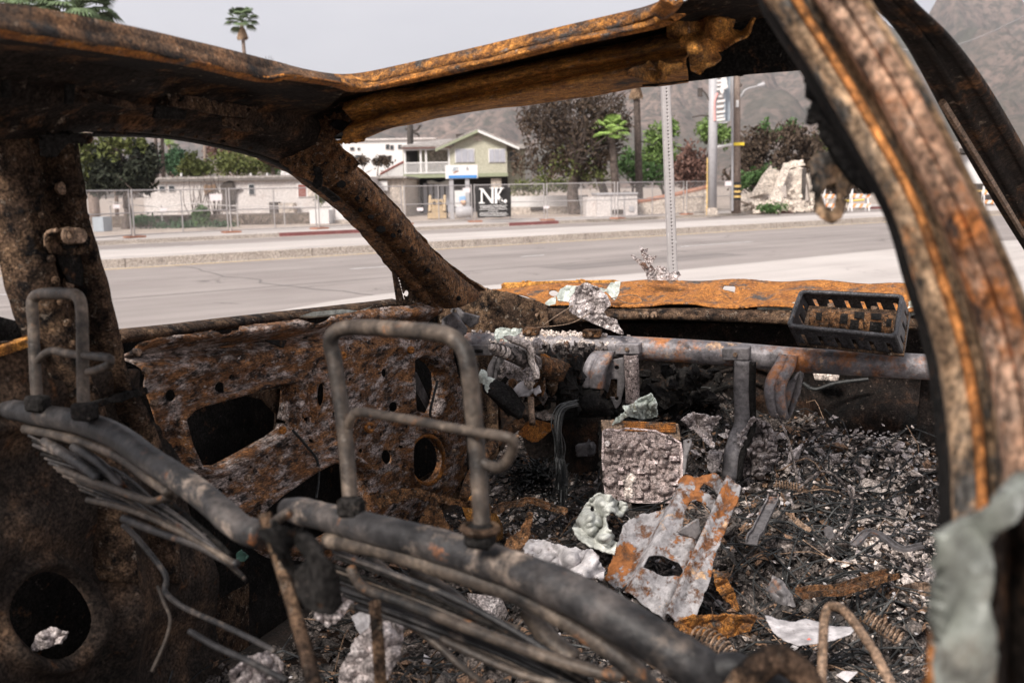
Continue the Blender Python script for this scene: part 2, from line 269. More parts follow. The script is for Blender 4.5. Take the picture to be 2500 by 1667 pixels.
# ------------------------------------------------------------------ road, median, pavements, ground, mountains
rd = ray(A(4500.), A(400.)); rd[2] = 0; rd /= np.linalg.norm(rd); rn = A([-rd[1], rd[0], 0])
def RP(s, t, z): return np.asarray(s, float)[..., None] * rd + np.asarray(t, float)[..., None] * rn + np.asarray(z, float)[..., None] * CZ
def rt(px, py, z=0): return float(Zp(A(float(px)), A(float(py)), z) @ rn)
def rs(px, py, z=0): return float(Zp(A(float(px)), A(float(py)), z) @ rd)
T0, T1, T2, T3 = rt(970, 728), rt(967, 613), rt(967, 577, .2), rt(967, 565)
def gmat(name, c1, c2, scale, patches=(), bump=.3, bd=.01, bs=30, rough=.9): return coat(name, [(.3, c1), (.7, c2)], scale, patches, bump, bd, bs, rough)
def road_mat(name, c1, c2, crack, patch=None):
    """Asphalt or concrete: tone drifts, wheel-lane streaks along the road, aggregate, cracks."""
    m, t, b = nodes(name); L = t.links.new; co = t.nodes.new('ShaderNodeTexCoord').outputs['Object']
    rm = t.nodes.new('ShaderNodeMapping'); rm.inputs['Rotation'].default_value = (0, 0, -math.atan2(rd[1], rd[0])); L(co, rm.inputs[0])
    st = t.nodes.new('ShaderNodeMapping'); st.inputs['Scale'].default_value = (.05, 1.0, 1); L(rm.outputs[0], st.inputs[0])
    col = ramp_n(t, noise_n(t, rm.outputs[0], .35, 6, .6), [(.3, c1), (.7, c2)])
    col = mix_n(t, .55, col, ramp_n(t, noise_n(t, st.outputs[0], 1.3, 5, .6), [(.3, .72), (.7, 1.25)]), 'MULTIPLY')
    col = mix_n(t, .6, col, ramp_n(t, noise_n(t, co, 60, 3, .7), [(.3, .75), (.7, 1.25)]), 'MULTIPLY')
    vo = t.nodes.new('ShaderNodeTexVoronoi'); vo.feature = 'DISTANCE_TO_EDGE'; vo.inputs['Scale'].default_value = crack[0]
    wn = noise_n(t, co, 1.6, 5, .6); va = t.nodes.new('ShaderNodeVectorMath'); va.operation = 'ADD'; L(co, va.inputs[0]); L(wn, va.inputs[1]); L(va.outputs[0], vo.inputs['Vector'])
    gate = ramp_n(t, noise_n(t, co, .5, 3, .5), [(.5, 0.0), (.62, crack[2])])
    ck = ramp_n(t, vo.outputs[0], [(0, 1.0), (crack[1], 0.0)]); ckm = mix_n(t, 1.0, ck, gate, 'MULTIPLY')
    col = mix_n(t, ckm, col, (c1[0] * .45, c1[1] * .45, c1[2] * .45))
    L(col, b.inputs['Base Color']); b.inputs['Roughness'].default_value = .9; b.inputs['Specular IOR Level'].default_value = .25
    bp = t.nodes.new('ShaderNodeBump'); bp.inputs['Strength'].default_value = .35; bp.inputs['Distance'].default_value = .008
    L(noise_n(t, co, 90, 4, .7), bp.inputs['Height']); L(bp.outputs[0], b.inputs['Normal']); return m
M['asphalt'] = road_mat('asphalt', (.225, .196, .184), (.29, .256, .24), (.22, .012, .8))
M['concrete'] = road_mat('pale_concrete', (.385, .345, .325), (.465, .425, .40), (.3, .01, .6))
M['curb'] = coat('kerb_concrete', [(.3, (.38, .33, .29)), (.7, (.50, .44, .39))], 1.5, [((.22, .19, .17), .2, 4, .08)], .3, .01, 30)
M['dirt'] = gmat('dry_lot_dirt', (.30, .24, .20), (.45, .38, .33), .4, [((.16, .13, .10), .3, 1.2, .08)])
def sheet(name, pts, z, m, th=0, **k):
    n = len(pts); v = [A([p[0], p[1], z]) for p in pts]
    if th: return MB().prism(A(v) - CZ * th, CZ * th).build(name, m, None, kind='structure', **k)
    return obj(name, v, [tuple(range(n))], m, None, kind='structure', **k)
def rsheet(name, s0, s1, t0, t1, z, m, th=0, **k): return sheet(name, [RP(A(s0), A(t0), A(0.)), RP(A(s1), A(t0), A(0.)), RP(A(s1), A(t1), A(0.)), RP(A(s0), A(t1), A(0.))], z, m, th, **k)
sheet('ground', [(-6000, -3000), (6000, -3000), (6000, 6000), (-6000, 6000)], -.06, M['dirt'])
rsheet('road', -250, 420, -12, T3 + .1, 0, M['asphalt'])
rsheet('pavement', -250, 420, T3 + .16, T3 + 4.6, .15, M['concrete'], .2)
rsheet('kerb', -250, 420, T3, T3 + .157, .153, M['curb'], .2)
rsheet('lot', -250, 420, T3 + 4.6, T3 + 160, .14, M['dirt'])
med = rsheet('median', -250, 420, T1 + .16, T2, .215, M['concrete'], .25)
rsheet('median_kerb', -250, 420, T1, T1 + .157, .218, M['curb'], .25)
M['yellow'] = coat('worn_yellow_paint', [(.3, (.62, .40, .12)), (.7, (.75, .52, .2))], 2, [((.3, .27, .25), .3, 6, .06)])
M['wline'] = coat('worn_white_paint', [(.3, (.55, .53, .52)), (.7, (.72, .70, .69))], 2, [((.26, .24, .235), .34, 6, .06)])
rsheet('road_marking', -250, 420, T1 - .45, T1 - .33, .004, M['yellow'])
def dash(px0, py0, px1, py1, w_=.11):
    s0, s1 = rs(px0, py0), rs(px1, py1); t = (rt(px0, py0) + rt(px1, py1)) / 2; rsheet('road_marking', s0, s1, t - w_ / 2, t + w_ / 2, .004, M['wline'])
for q in ((-60, 724, 77, 715), (850, 657, 949, 651), (1650, 602, 1849, 590), (240, 612, 520, 598), (781, 586, 900, 581), (1270, 627, 1330, 623), (1150, 560, 1300, 552), (1560, 541, 1680, 535), (2450, 553, 2600, 544)): dash(*q)
M['red'] = coat('red_kerb_paint', [(.3, (.19, .07, .07)), (.7, (.28, .11, .105))], 2, [((.4, .33, .3), .2, 6, .05)])
for x0, y0, x1, y1 in ((677, 578, 876, 567), (1238, 552, 1343, 546), (1835, 522, 1885, 519), (2085, 511, 2140, 508)):
    s0, s1 = rs(x0, y0), rs(x1, y1); rsheet('kerb_paint', s0, s1, T3 - .006, T3 + .163, .159, M['red'], .16)
# near pavement with the drop at its left end
near = [Zp(A(float(x)), A(float(y)), .15) for x, y in ((3400, 508), (2500, 585), (2200, 606), (1650, 660), (1150, 700), (985, 712), (900, 722), (800, 737), (700, 755), (620, 772), (540, 800), (480, 840))]
sheet('near_pavement', [p[:2] for p in near] + [(-3.5, 6), (-6, -30), (60, -30), (60, 10)], .15, M['concrete'], .2)

# mountains: ridged terrain, higher to the right
def mount():
    na, nr = 420, 170; az = np.radians(np.linspace(-42, 44, na)); G = np.zeros((nr, na, 3))
    hx_ = np.radians([-42, -30, -24, -18, -10, 0, 8, 14, 18, 21, 24, 27, 31, 44]); hv = A([.075, .080, .074, .066, .075, .112, .125, .130, .137, .148, .158, .156, .150, .14])
    for j, a_ in enumerate(az):
        H = np.interp(a_, hx_, hv) * 3000
        for i in range(nr):
            u = i / (nr - 1); r = 1150 + u * 2600; x, y = r * math.sin(a_), r * math.cos(a_)
            p = Vector((x / 480, y / 480, 1.7)); rg = mn.ridged_multi_fractal(p, .95, 2.1, 7, 1.0, 2.0)
            e = max(0, min(1, (r - 1150) / 1850)); e = e * e * (3 - 2 * e) if r < 3000 else max(0, 1 - (r - 3000) / 1500)
            wq = a_ * 15 + .9 * mn.noise(Vector((x / 420, y / 420, 8))) + .35 * mn.noise(Vector((x / 130, y / 130, 3))); sp = abs(mn.noise(Vector((wq, r / 1500, 2.2)))) + .45 * abs(mn.noise(Vector((wq * 2.7, r / 700, 5.2))))
            G[i, j] = (x, y, -8 + e * H * (.80 + .24 * (rg - 1.0)) + 190 * (sp - .28) * e * (1.15 - e * .55) + 22 * mn.noise(Vector((x / 120, y / 120, 0))) * e + 8 * mn.noise(Vector((x / 45, y / 45, 4))) * e)
    return G
m, t, b = nodes('chaparral_slope'); Lk = t.links.new; co = t.nodes.new('ShaderNodeTexCoord').outputs['Object']
big = ramp_n(t, noise_n(t, co, .0022, 8, .62, .5), [(.36, (.27, .19, .155)), (.52, (.185, .135, .112)), (.64, (.08, .078, .058))])
dots = ramp_n(t, noise_n(t, co, .06, 7, .75), [(.44, 0.0), (.56, 1.0)])
Lk(mix_n(t, dots, big, (.075, .068, .053)), b.inputs['Base Color']); b.inputs['Roughness'].default_value = 1; b.inputs['Specular IOR Level'].default_value = .1
bp = t.nodes.new('ShaderNodeBump'); bp.inputs['Strength'].default_value = 1; bp.inputs['Distance'].default_value = 14; Lk(noise_n(t, co, .02, 8, .7), bp.inputs['Height']); Lk(bp.outputs[0], b.inputs['Normal'])
M['mount'] = m
MB().grid(mount()).build('mountains', M['mount'], None, smooth=True, kind='structure', base=(0, 2000, -8))

# ------------------------------------------------------------------ helpers for things across the street
def XZ(px, py, Y): p = Wp(A(float(px)), A(float(py)), float(Y)); return p[0], p[2]
def wbox(mb, x0, y0, x1, y1, Y, dep, z0=None):
    a_ = XZ((x0 + x1) / 2, y0, Y)[1]; b_ = XZ((x0 + x1) / 2, y1, Y)[1] if z0 is None else z0
    xa = XZ(x0, (y0 + y1) / 2, Y)[0]; xb = XZ(x1, (y0 + y1) / 2, Y)[0]; return mb.bx(xa, xb, Y, Y + dep, b_, a_)
def wb(name, m, par, x0, y0, x1, y1, Y, dep, z0=None, **k): return wbox(MB(), x0, y0, x1, y1, Y, dep, z0).build(name, m, par, **k)
GZ = .15
def at(px, Y, z=GZ): return A([XZ(px, 480, Y)[0], Y, z])
M['wwall'] = coat('white_stucco', [(.3, (.50, .455, .435)), (.7, (.62, .58, .56))], .6, [((.46, .39, .36), .24, 1.2, .1)], .3, .01, 20)
M['wpaint'] = flat('white_paint', (.64, .62, .61), .6, .08)
M['gwall'] = coat('sage_green_siding', [(.3, (.40, .385, .30)), (.7, (.47, .45, .36))], .5, [((.34, .33, .25), .2, 2, .1)], .2, .01, 20)
M['gtrim'] = flat('green_trim', (.26, .28, .19), .7, .1)
M['roofsh'] = coat('weathered_shingles', [(.3, (.24, .215, .20)), (.7, (.34, .31, .29))], 1.5, [], .5, .02, 12)
M['redtrim'] = flat('brick_red_trim', (.22, .08, .065), .7, .1)
M['glassd'] = flat('dark_window', (.05, .055, .06), .15, .2)
M['glassl'] = flat('curtained_window', (.36, .36, .40), .25, .12, 3)
M['darkin'] = flat('dark_interior', (.03, .027, .025), .9, .2)
M['galv'] = flat('galvanised_tube', (.38, .355, .35), .5, .1, 6, .3)
M['burntw'] = coat('burnt_wall', [(.3, (.03, .027, .025)), (.7, (.12, .10, .09))], 1.2)
M['stone'] = coat('tan_block_wall', [(.3, (.42, .36, .31)), (.7, (.52, .45, .39))], 1.2, [((.33, .28, .24), .3, 4, .06)], .4, .02, 8)
M['bank'] = coat('dark_earth_bank', [(.3, (.07, .055, .045)), (.7, (.17, .135, .11))], 1.5, [], .6, .05, 6)
M['pole'] = coat('weathered_wood_pole', [(.3, (.17, .125, .10)), (.7, (.30, .235, .20))], 3, [((.09, .07, .06), .3, 8, .08)], .5, .01, 20, stretch=(4, 4, .4))
M['sil'] = flat('silver_paint', (.36, .35, .36), .45, .1)
M['blue'] = flat('blue_stripe', (.06, .22, .52), .5, .05)
M['lamp'] = flat('blue_grey_steel', (.34, .38, .42), .5, .08)

# long white mobile home
Y = 60
H = thing('mobile_home', 'long low white mobile home with scorched patches behind the wire fence', 'house', at(570, Y))
wb('wall', M['wwall'], H, 352, 437, 905, 560, Y, 7, .1)
wb('roof', M['roofsh'], H, 346, 430, 772, 436, Y - .4, 8); wb('fascia', M['wpaint'], H, 349, 436.5, 774, 441, Y - .22, .15)
wb('gutter', M['stone'], H, 349, 441.5, 774, 443, Y - .16, .15)
for x0, y0, x1, y1 in ((389, 455, 402, 467), (412, 454, 425, 467), (608, 451, 620, 475)):
    f_ = wb('window', M['wpaint'], H, x0 - 2, y0 - 2, x1 + 2, y1 + 2, Y - .05, .1); wb('pane', M['glassd'], f_, x0, y0, x1, y1, Y - .08, .05)
f_ = wb('window', M['wpaint'], H, 725, 448, 772, 482, Y - .05, .1); wb('pane', M['redtrim'], f_, 728, 451, 747, 480, Y - .08, .05); wb('pane', M['stone'], f_, 751, 451, 770, 480, Y - .08, .05)
panel('scorched_doorway', [(540, 512), (541, 470), (537, 456), (545, 446), (560, 441), (570, 446), (572, 460), (590, 458), (576, 470), (574, 512)], [], lambda x, y: Wp(x, y, Y - .12), 2.5, M['burntw'], H, thick=.08, rag=3, ragf=.1)
panel('scorch_mark', [(497, 462), (500, 450), (525, 450), (528, 462), (515, 470), (500, 478)], [], lambda x, y: Wp(x, y, Y - .1), 2.5, M['copper'], H, thick=.04, rag=3, ragf=.1)
for x in (440, 610, 650, 686): wb('vent_pipe', M['wpaint'], H, x, 423, x + 3, 431, Y + 2, .2)
wb('water_tank', M['stone'], H, 680, 496, 716, 512, Y - 1.2, 1, .3); wb('air_conditioner', M['burntw'], H, 657, 494, 677, 513, Y - 1.2, 1, .3)
# block building joined to its end
K = thing('block_building', 'tan block building with flat roof left of the green house', 'building', at(940, 64))
wb('wall', M['stone'], K, 780, 438, 990, 560, 64, 9, .1); wb('roof', M['roofsh'], K, 776, 432, 992, 437, 63.6, 10); wb('sign', M['wpaint'], K, 912, 442, 946, 466, 63.8, .1)
# white pump and canopy fronts near the home's right end
wb('white_cabinet', M['wpaint'], None, 756, 513, 803, 556, 52, 2, .15, label='plain white block cabinet behind the fence by the red kerb', cat='cabinet')
Sg = thing('low_sign', 'low white sign panel with a blue sweep on two posts', 'sign', at(858, 53))
wb('panel', M['wpaint'], Sg, 820, 506, 905, 536, 53, .3); panel('blue_sweep', [(840, 536), (868, 520), (890, 512), (905, 508), (905, 516), (885, 522), (862, 536)], [], lambda x, y: Wp(x, y, 52.93), 3, M['blue'], Sg, thick=.03)
wb('post', M['wpaint'], Sg, 806, 495, 813, 556, 53, .3, .15); wb('base', M['stone'], Sg, 818, 537, 905, 545, 53, .4, .15)

# green two-storey house
Y = 72
Hs = thing('green_house', 'two-storey sage green house with white porch railing and front gable', 'house', at(1110, Y))
zt = lambda px, py, Yq=Y: XZ(px, py, Yq)[1]
x0, x1 = XZ(1096, 400, Y)[0], XZ(1238, 400, Y)[0]; zb, ze, zp = zt(1165, 428), zt(1165, 356), zt(1168, 322); xp = XZ(1168, 340, Y)[0]
MB().prism(A([(x0, Y, zb), (x1, Y, zb), (x1, Y, ze), (xp, Y, zp), (x0, Y, ze)]), (0, 9, 0)).build('wall', M['gwall'], Hs)
for sx, xe, ov in ((0, x0, -1), (1, x1, 1)):
    p = A([(xp, Y - .5, zp + .06), (xe + ov * .9, Y - .5, ze - .25), (xe + ov * .9, Y - .5, ze - .08), (xp, Y - .5, zp + .24)]); rf = MB().prism(p, (0, 10, 0)).build('roof', M['roofsh'], Hs)
    MB().prism(p + A([0, -.06, -.12]), (0, .05, 0)).build('bargeboard', M['wpaint'] if sx else M['gtrim'], rf)
wb('gable_vent', M['stone'], Hs, 1157, 330, 1176, 344, Y - .06, .08)
for xa, xb, ya, yb, n_ in ((1112, 1157, 365, 396, 3), (1194, 1233, 365, 396, 3)):
    f_ = wb('window', M['wpaint'], Hs, xa - 1.5, ya - 1.5, xb + 1.5, yb + 1.5, Y - .06, .1)
    for k in range(n_): w_ = (xb - xa) / n_; wb('pane', M['glassl'], f_, xa + k * w_ + .8, ya, xa + (k + 1) * w_ - .8, yb, Y - .1, .06)
wb('lower_wall', M['darkin'], Hs, 984, 430, 1240, 560, Y + 2.2, 6, .1); wb('floor_band', M['gtrim'], Hs, 984, 424.5, 1240, 433, Y - .12, 6)  # near-black wall colour stands in for the shade of the recess
wb('pillar', M['stone'], Hs, 1200, 436, 1225, 560, Y + .2, .8, .1); wb('pillar', M['stone'], Hs, 985, 436, 1025, 560, Y + 1.8, .5, .1)
f_ = wb('window', M['wpaint'], Hs, 993, 448, 1018, 478, Y + 1.7, .2); wb('pane', M['glassd'], f_, 995, 450, 1005, 476, Y + 1.66, .1); wb('pane', M['glassd'], f_, 1007, 450, 1016, 476, Y + 1.66, .1)
# porch
wb('porch_wall', M['gwall'], Hs, 984, 362, 1097, 428, Y + 2.0, .3); wb('porch_window', M['stone'], Hs, 1048, 368, 1092, 410, Y + 1.9, .1); wb('porch_door', M['darkin'], Hs, 992, 366, 1020, 424, Y + 1.9, .1)
wb('porch_beam', M['wpaint'], Hs, 984, 362, 1097, 367, Y - .05, .2); wb('porch_fascia', M['redtrim'], Hs, 980, 357.5, 1099, 362, Y - .35, .2)
xa, xb = XZ(978, 350, Y)[0], XZ(1105, 350, Y)[0]; z0_, z1_ = zt(1040, 358), zt(1040, 333)
MB().add([(xa, Y - .4, z0_), (xb, Y - .4, z0_), (xb + 1.2, Y + 4, z1_), (xa + 2.4, Y + 4, z1_ - .1), (xa - .1, Y + 7, z0_)], [(0, 1, 2, 3), (0, 3, 4)]).build('porch_roof', M['roofsh'], Hs, solid=.12)
for x in (986, 1025, 1038, 1094): wb('porch_post', M['wpaint'], Hs, x, 366, x + 4.5, 424, Y - .02, .16)
wb('rail', M['wpaint'], Hs, 986, 396, 1096, 399, Y - .04, .12); wb('rail', M['wpaint'], Hs, 986, 421, 1096, 424, Y - .04, .12)
mb = MB()
for x in np.arange(989, 1094, 3.6): wbox(mb, x, 398, x + 1.5, 422, Y, .06)
mb.build('baluster', M['wpaint'], Hs, kind='stuff')
# side porch and stair going back on the left
xs0 = XZ(984, 400, Y)[0]
for k in range(5): MB().bx(xs0 - .05, xs0 + .1, Y + 1.2 + k * 1.2, Y + 1.35 + k * 1.2, zb + .2, ze - .1).build('porch_post', M['wpaint'], Hs)
q0, q1 = Wp(A(985.), A(396.), Y + .3), Wp(A(930.), A(425.), Y + 6); MB().tube(A([q0, q1]), .10, 6).build('stair_rail', M['redtrim'], Hs)
mb = MB()
for k in range(14): p = q0 + (q1 - q0) * (k + .5) / 14; mb.tube(A([p, p - CZ * 1.0]), .05, 4)
mb.build('stair_baluster', M['wpaint'], Hs, kind='stuff')
MB().prism(A([q0 - CZ * 1.0, q1 - CZ * .9, q1 - CZ * 1.9, q0 - CZ * 2.0]), (.2, .3, 0)).build('stair_stringer', M['wpaint'], Hs)
wb('chimney', M['burntw'], Hs, 1113, 327, 1132, 338, Y + 3, 1.2)
# lower wing behind the burnt tree
wb('wing_wall', M['gwall'], Hs, 1239, 366, 1282, 434, Y + 2.5, 6, 1.0); wb('wing_roof', M['roofsh'], Hs, 1234, 352, 1290, 363, Y + 2, 7)
f_ = wb('wing_window', M['wpaint'], Hs, 1242, 370, 1266, 395, Y + 2.4, .1); wb('pane', M['glassd'], f_, 1244, 372, 1254, 393, Y + 2.35, .1); wb('pane', M['glassd'], f_, 1256, 372, 1264, 393, Y + 2.35, .1)
wb('wing_base', M['burntw'], Hs, 1239, 432, 1262, 560, Y + 3, 5, .1)
# torn awning under the porch
crA = [(1041, 442), (1055, 440), (1072, 446), (1090, 440), (1097, 441), (1096, 452), (1080, 453), (1068, 450), (1044, 450)]
panel('torn_awning', crA, [], lambda x, y: Wp(x, y, Y + 1.2), 2.5, M['wpaint'], Hs, thick=.1)
mb = MB()
for k in range(5): mb.bx(*(lambda xq: (xq, xq + .25))(XZ(1030 + k * 14, 480, Y)[0]), Y + 1.4, Y + 1.6, .15, 2.3)
mb.build('hanging_cloth', M['glassl'], Hs)

# white apartment blocks on the slope behind
for nm, lb, x0_, y0_, x1_, y1_, Yb, wins in (('apartment_block', 'white flat-roofed apartment block behind the green house roof', 838, 342, 1062, 450, 125, [(855, 360, 864, 367), (873, 361, 878, 366), (942, 353, 950, 364), (953, 355, 960, 365), (972, 354, 981, 363), (867, 379, 884, 390), (924, 379, 941, 390), (949, 380, 955, 388)]),
                                            ('apartment_block', 'white apartment block seen past the window curve above the mobile home', 680, 388, 800, 436, 120, [(694, 400, 699, 410), (738, 418, 768, 424)])):
    a_ = thing(nm, lb, 'building', at((x0_ + x1_) / 2, Yb)); wb('wall', M['wpaint'], a_, x0_, y0_, x1_, y1_, Yb, 14, .1); wb('parapet', M['wwall'], a_, x0_ - 2, y0_ - 4, x1_ + 2, y0_, Yb - .3, 14)
    for q in wins: f_ = wb('window', M['wwall'], a_, q[0] - 1, q[1] - 1, q[2] + 1, q[3] + 1, Yb - .1, .2); wb('pane', M['glassd'], f_, *q, Yb - .14, .2)

# shop walls behind the fence on the right
wl = thing('garden_wall', 'low brown wall with a white painted upper band behind the burnt tree', 'wall', at(1340, 64)); wb('wall', M['stone'], wl, 1246, 505, 1440, 560, 64, .4, .1); wb('white_band', M['wpaint'], wl, 1248, 478, 1436, 504, 64, .4); wb('dark_opening', M['burntw'], wl, 1295, 506, 1330, 514, 63.9, .1)
wb('tan_wall', M['stone'], None, 1246, 462, 1300, 480, 70, .4, .1, label='tan wall section rising behind the white painted band', cat='wall')
bk_ = thing('block_wall', 'sloping tan brick wall with orange tile coping right of the white shed', 'wall', at(1680, 58))
pt, pb = [(1556, 496), (1590, 490), (1650, 478), (1744, 456)], []
vt = A([Wp(A(float(x)), A(float(y)), 58.) for x, y in pt]); bt = vt.copy(); bt[:, 2] = .1
G = np.stack([bt, vt], 0); MB().grid(G).build('wall', M['stone'], bk_, solid=.4)
M['tile'] = flat('orange_clay_tile', (.36, .17, .11), .7, .15, 4)
for k in range(24):
    u = k / 24; p0 = A([np.interp(u * (vt[-1, 0] - vt[0, 0]) + vt[0, 0], vt[:, 0], vt[:, j]) for j in range(3)]); p1 = A([np.interp((u + 1 / 24.) * (vt[-1, 0] - vt[0, 0]) + vt[0, 0], vt[:, 0], vt[:, j]) for j in range(3)])
    MB().tube(A([p0, p0 * .05 + p1 * .95]) + A([0, -.1, .06]), [.15, .13], 8).build('coping_tile', M['tile'], bk_)
sh_ = thing('white_shed', 'white metal utility shed with a dark vent behind the fence', 'shed', at(1500, 56))
wb('body', M['wwall'], sh_, 1458, 474, 1556, 560, 56, 3.5, .15); wb('end_wing', M['wwall'], sh_, 1432, 482, 1458, 560, 57, 3, .15); wb('roof_edge', M['sil'], sh_, 1456, 471, 1558, 475, 55.9, 3.7)
wb('vent', M['burntw'], sh_, 1495, 512, 1521, 523, 55.93, .1)
for x in (1491, 1523): wb('seam', M['sil'], sh_, x, 476, x + 1.5, 527, 55.95, .06)
wb('louvre', M['sil'], sh_, 1536, 503, 1548, 516, 55.94, .06)

# chain-link panels: frame tubes, wire mesh and feet, each panel its own thing
def mesh_wires(Lx, Hz, pitch=.075, r=.0035):
    mb = MB(); d = pitch * math.sqrt(2)
    for sgn in (1, -1):
        k = -Hz
        while k < Lx:
            a0, a1 = max(0, k), min(Lx, k + Hz)
            if a1 - a0 > .05:
                z0_, z1_ = a0 - k, a1 - k
                if sgn < 0: z0_, z1_ = Hz - z0_, Hz - z1_
                mb.tube(A([(a0, sgn * .004, z0_), (a1, sgn * .004, z1_)]), r, 3, False)
            k += d
    return mb
names = ['first wire fence panel from the lamp post at the left', 'fence panel with the red-trimmed tree trunk behind, second from the lamp post', 'fence panel in front of the scorched doorway', 'fence panel in front of the block building, hidden partly by the pillar', 'fence panel in front of the tan machine', 'fence panel carrying the black banner', 'fence panel before the twin burnt tree trunks', 'fence panel before the white shed and sloping wall', 'last fence panel, ending at the steel sign column']
posts = [(90, 598), (325, 580), (561, 568), (776, 559), (985, 548), (1156, 542), (1332, 538), (1504, 534), (1672, 524), (1786, 517)]
for i in range(9):
    a_ = Zp(A(float(posts[i][0] + 4)), A(float(posts[i][1])), .16); b_ = Zp(A(float(posts[i + 1][0] - 3)), A(float(posts[i + 1][1])), .16); Lx = np.linalg.norm(b_ - a_)
    if i == 3: lbl = names[3]
    F = thing('fence_panel', 'chain-link ' + names[i], 'fence', a_, 'temporary wire fence panels'); F.rotation_euler[2] = math.atan2(b_[1] - a_[1], b_[0] - a_[0])
    def part(nm, mb, m=M['galv'], **k):
        o = obj(nm, np.vstack(mb.v), mb.f, m, None, base=(0, 0, 0), **k); o.parent = F; return o
    for x in (0, Lx): part('post', MB().tube(A([(x, 0, -.01), (x, 0, 1.86)]), .034, 8))
    part('mid_post', MB().tube(A([(Lx / 2, 0, 0.1), (Lx / 2, 0, 1.82)]), .026, 8))
    for z in (.1, .95, 1.82): part('rail', MB().tube(A([(0, 0, z), (Lx, 0, z)]), .024, 8))
    part('wire_mesh', mesh_wires(Lx, 1.8), kind='stuff')
    part('foot', MB().bx(-.35, .35, -.25, .25, 0, .06), M['tile'])
# small notices wired to the fence
M['notice'] = flat('faded_notice', (.62, .56, .57), .7, .12, 20)
for k, (x0_, y0_, x1_, y1_, Yn) in enumerate(((276, 499, 293, 509, 42), (391, 508, 408, 518, 44), (512, 474, 542, 490, 45), (1130, 459, 1148, 470, 50), (1018, 507, 1033, 515, 48), (1327, 503, 1341, 509, 50.5), (1770, 443, 1786, 454, 53))):
    wb('notice', M['notice'], None, x0_, y0_, x1_, y1_, Yn - .6, .012, label=['pale notice tied low at the far left of the wire fence', 'pale notice low on the fence before the bare shrub', 'white notice high on the fence left of the scorched doorway', 'pink notice above the colour poster by the sign post', 'small notice low on the fence beside the tan machine', 'small notice on the fence before the white painted band', 'notice on the last fence panel by the wooden pole'][k], cat='notice')
# older low fence behind
lf = thing('low_fence', 'older low pipe fence sagging behind the wire panels at left', 'fence', at(480, 50))
for x in (267, 392, 577, 692): p = Zp(A(float(x)), A(558.), .15) if False else at(x, 50); MB().tube(A([p, p + CZ * (1.15)]), .035, 8).build('post', M['galv'], lf)
MB().tube(spline(A([Wp(A(float(x)), A(float(y)), 50.) for x, y in ((267, 493), (392, 506), (460, 497), (577, 503), (692, 504), (780, 508))]), 40), .028, 6).build('rail', M['galv'], lf)
wb('earth_bank', M['bank'], None, 225, 526, 755, 560, 53, 3, .1, label='dark earth bank below the mobile home', cat='bank', )

# banner
def text(s, px, py, Y, hpx, m, par, name='lettering', align='CENTER', sx=1.0):
    cu = bpy.data.curves.new(name, 'FONT'); cu.body = s; cu.align_x = align; cu.align_y = 'CENTER'; cu.extrude = .004; cu.size = hpx / FPX * Y * 1.38; cu.materials.append(m)
    tmp = bpy.data.objects.new('t', cu); COL.objects.link(tmp); bpy.context.view_layer.update(); me = bpy.data.meshes.new_from_object(tmp.evaluated_get(bpy.context.evaluated_depsgraph_get())); bpy.data.objects.remove(tmp); me.materials.clear(); me.materials.append(m)
    o = bpy.data.objects.new(name, me); COL.objects.link(o); o.parent = par; o.location = Wp(A(float(px)), A(float(py)), Y) - rootloc(par); o.rotation_euler = (math.pi / 2, 0, 0); o.scale = (sx, 1, 1); return o
Yb = 49.2
Bn = thing('demolition_banner', 'black banner with large white NK and DEMOLITION lettering on the fence', 'banner', at(1202, Yb))
M['bblack'] = flat('black_vinyl', (.022, .02, .02), .6, .1); M['bwhite'] = flat('white_print', (.75, .73, .72), .6, .05)
def bf(x, y): return Wp(x, y, Yb)
panel('cloth', [(1158, 458), (1200, 459), (1247, 457), (1248, 528), (1225, 531), (1190, 530), (1166, 532), (1162, 495)], [], bf, 3, M['bblack'], Bn, h=lambda x, y: .05 * np.sin(x * .12), n=(0, -1, 0), thick=.02)
def letter(polys):
    mb = MB()
    for p in polys: mb.prism(A([Wp(A(float(x)), A(float(y)), Yb - .16) for x, y in p]), (0, .02, 0))
    return mb.build('letter', M['bwhite'], Bn)
letter([[(1170, 460), (1179, 460), (1200, 488), (1200, 460), (1196, 460), (1196, 458), (1209, 458), (1209, 460), (1205, 460), (1205, 497), (1200, 497), (1178, 467), (1178, 494), (1183, 494), (1183, 497), (1169, 497), (1169, 494), (1174, 494), (1174, 463), (1170, 463)]])
letter([[(1205, 458), (1217, 458), (1217, 460), (1214, 461), (1214, 476), (1222, 462), (1219, 460), (1219, 458), (1230, 458), (1230, 460), (1227, 461), (1218, 476), (1231, 494), (1234, 497), (1222, 497), (1214, 483), (1214, 497), (1208, 497), (1208, 461)]])
letter([[(1218, 490), (1222, 483), (1226, 484), (1223, 490), (1226, 493), (1232, 488), (1236, 487), (1238, 492), (1234, 497), (1220, 496)]])
text('DEMOLITION', 1204, 506.5, Yb - .16, 5.5, M['bwhite'], Bn, sx=1.35)
for y0_ in (501.5, 511): mb = MB(); wbox(mb, 1170, y0_, 1239, y0_ + .9, Yb - .16, .02); mb.build('rule', M['bwhite'], Bn)
mb = MB()
for y0_, xa_, xb_ in ((514.5, 1192, 1216), (519, 1172, 1238), (522.5, 1170, 1240), (526, 1172, 1236)):
    x = xa_
    while x < xb_: w_ = random.uniform(2, 6); wbox(mb, x, y0_, min(x + w_, xb_), y0_ + 1.3, Yb - .16, .02); x += w_ + 1.2
mb.build('small_print', M['bwhite'], Bn, kind='stuff')

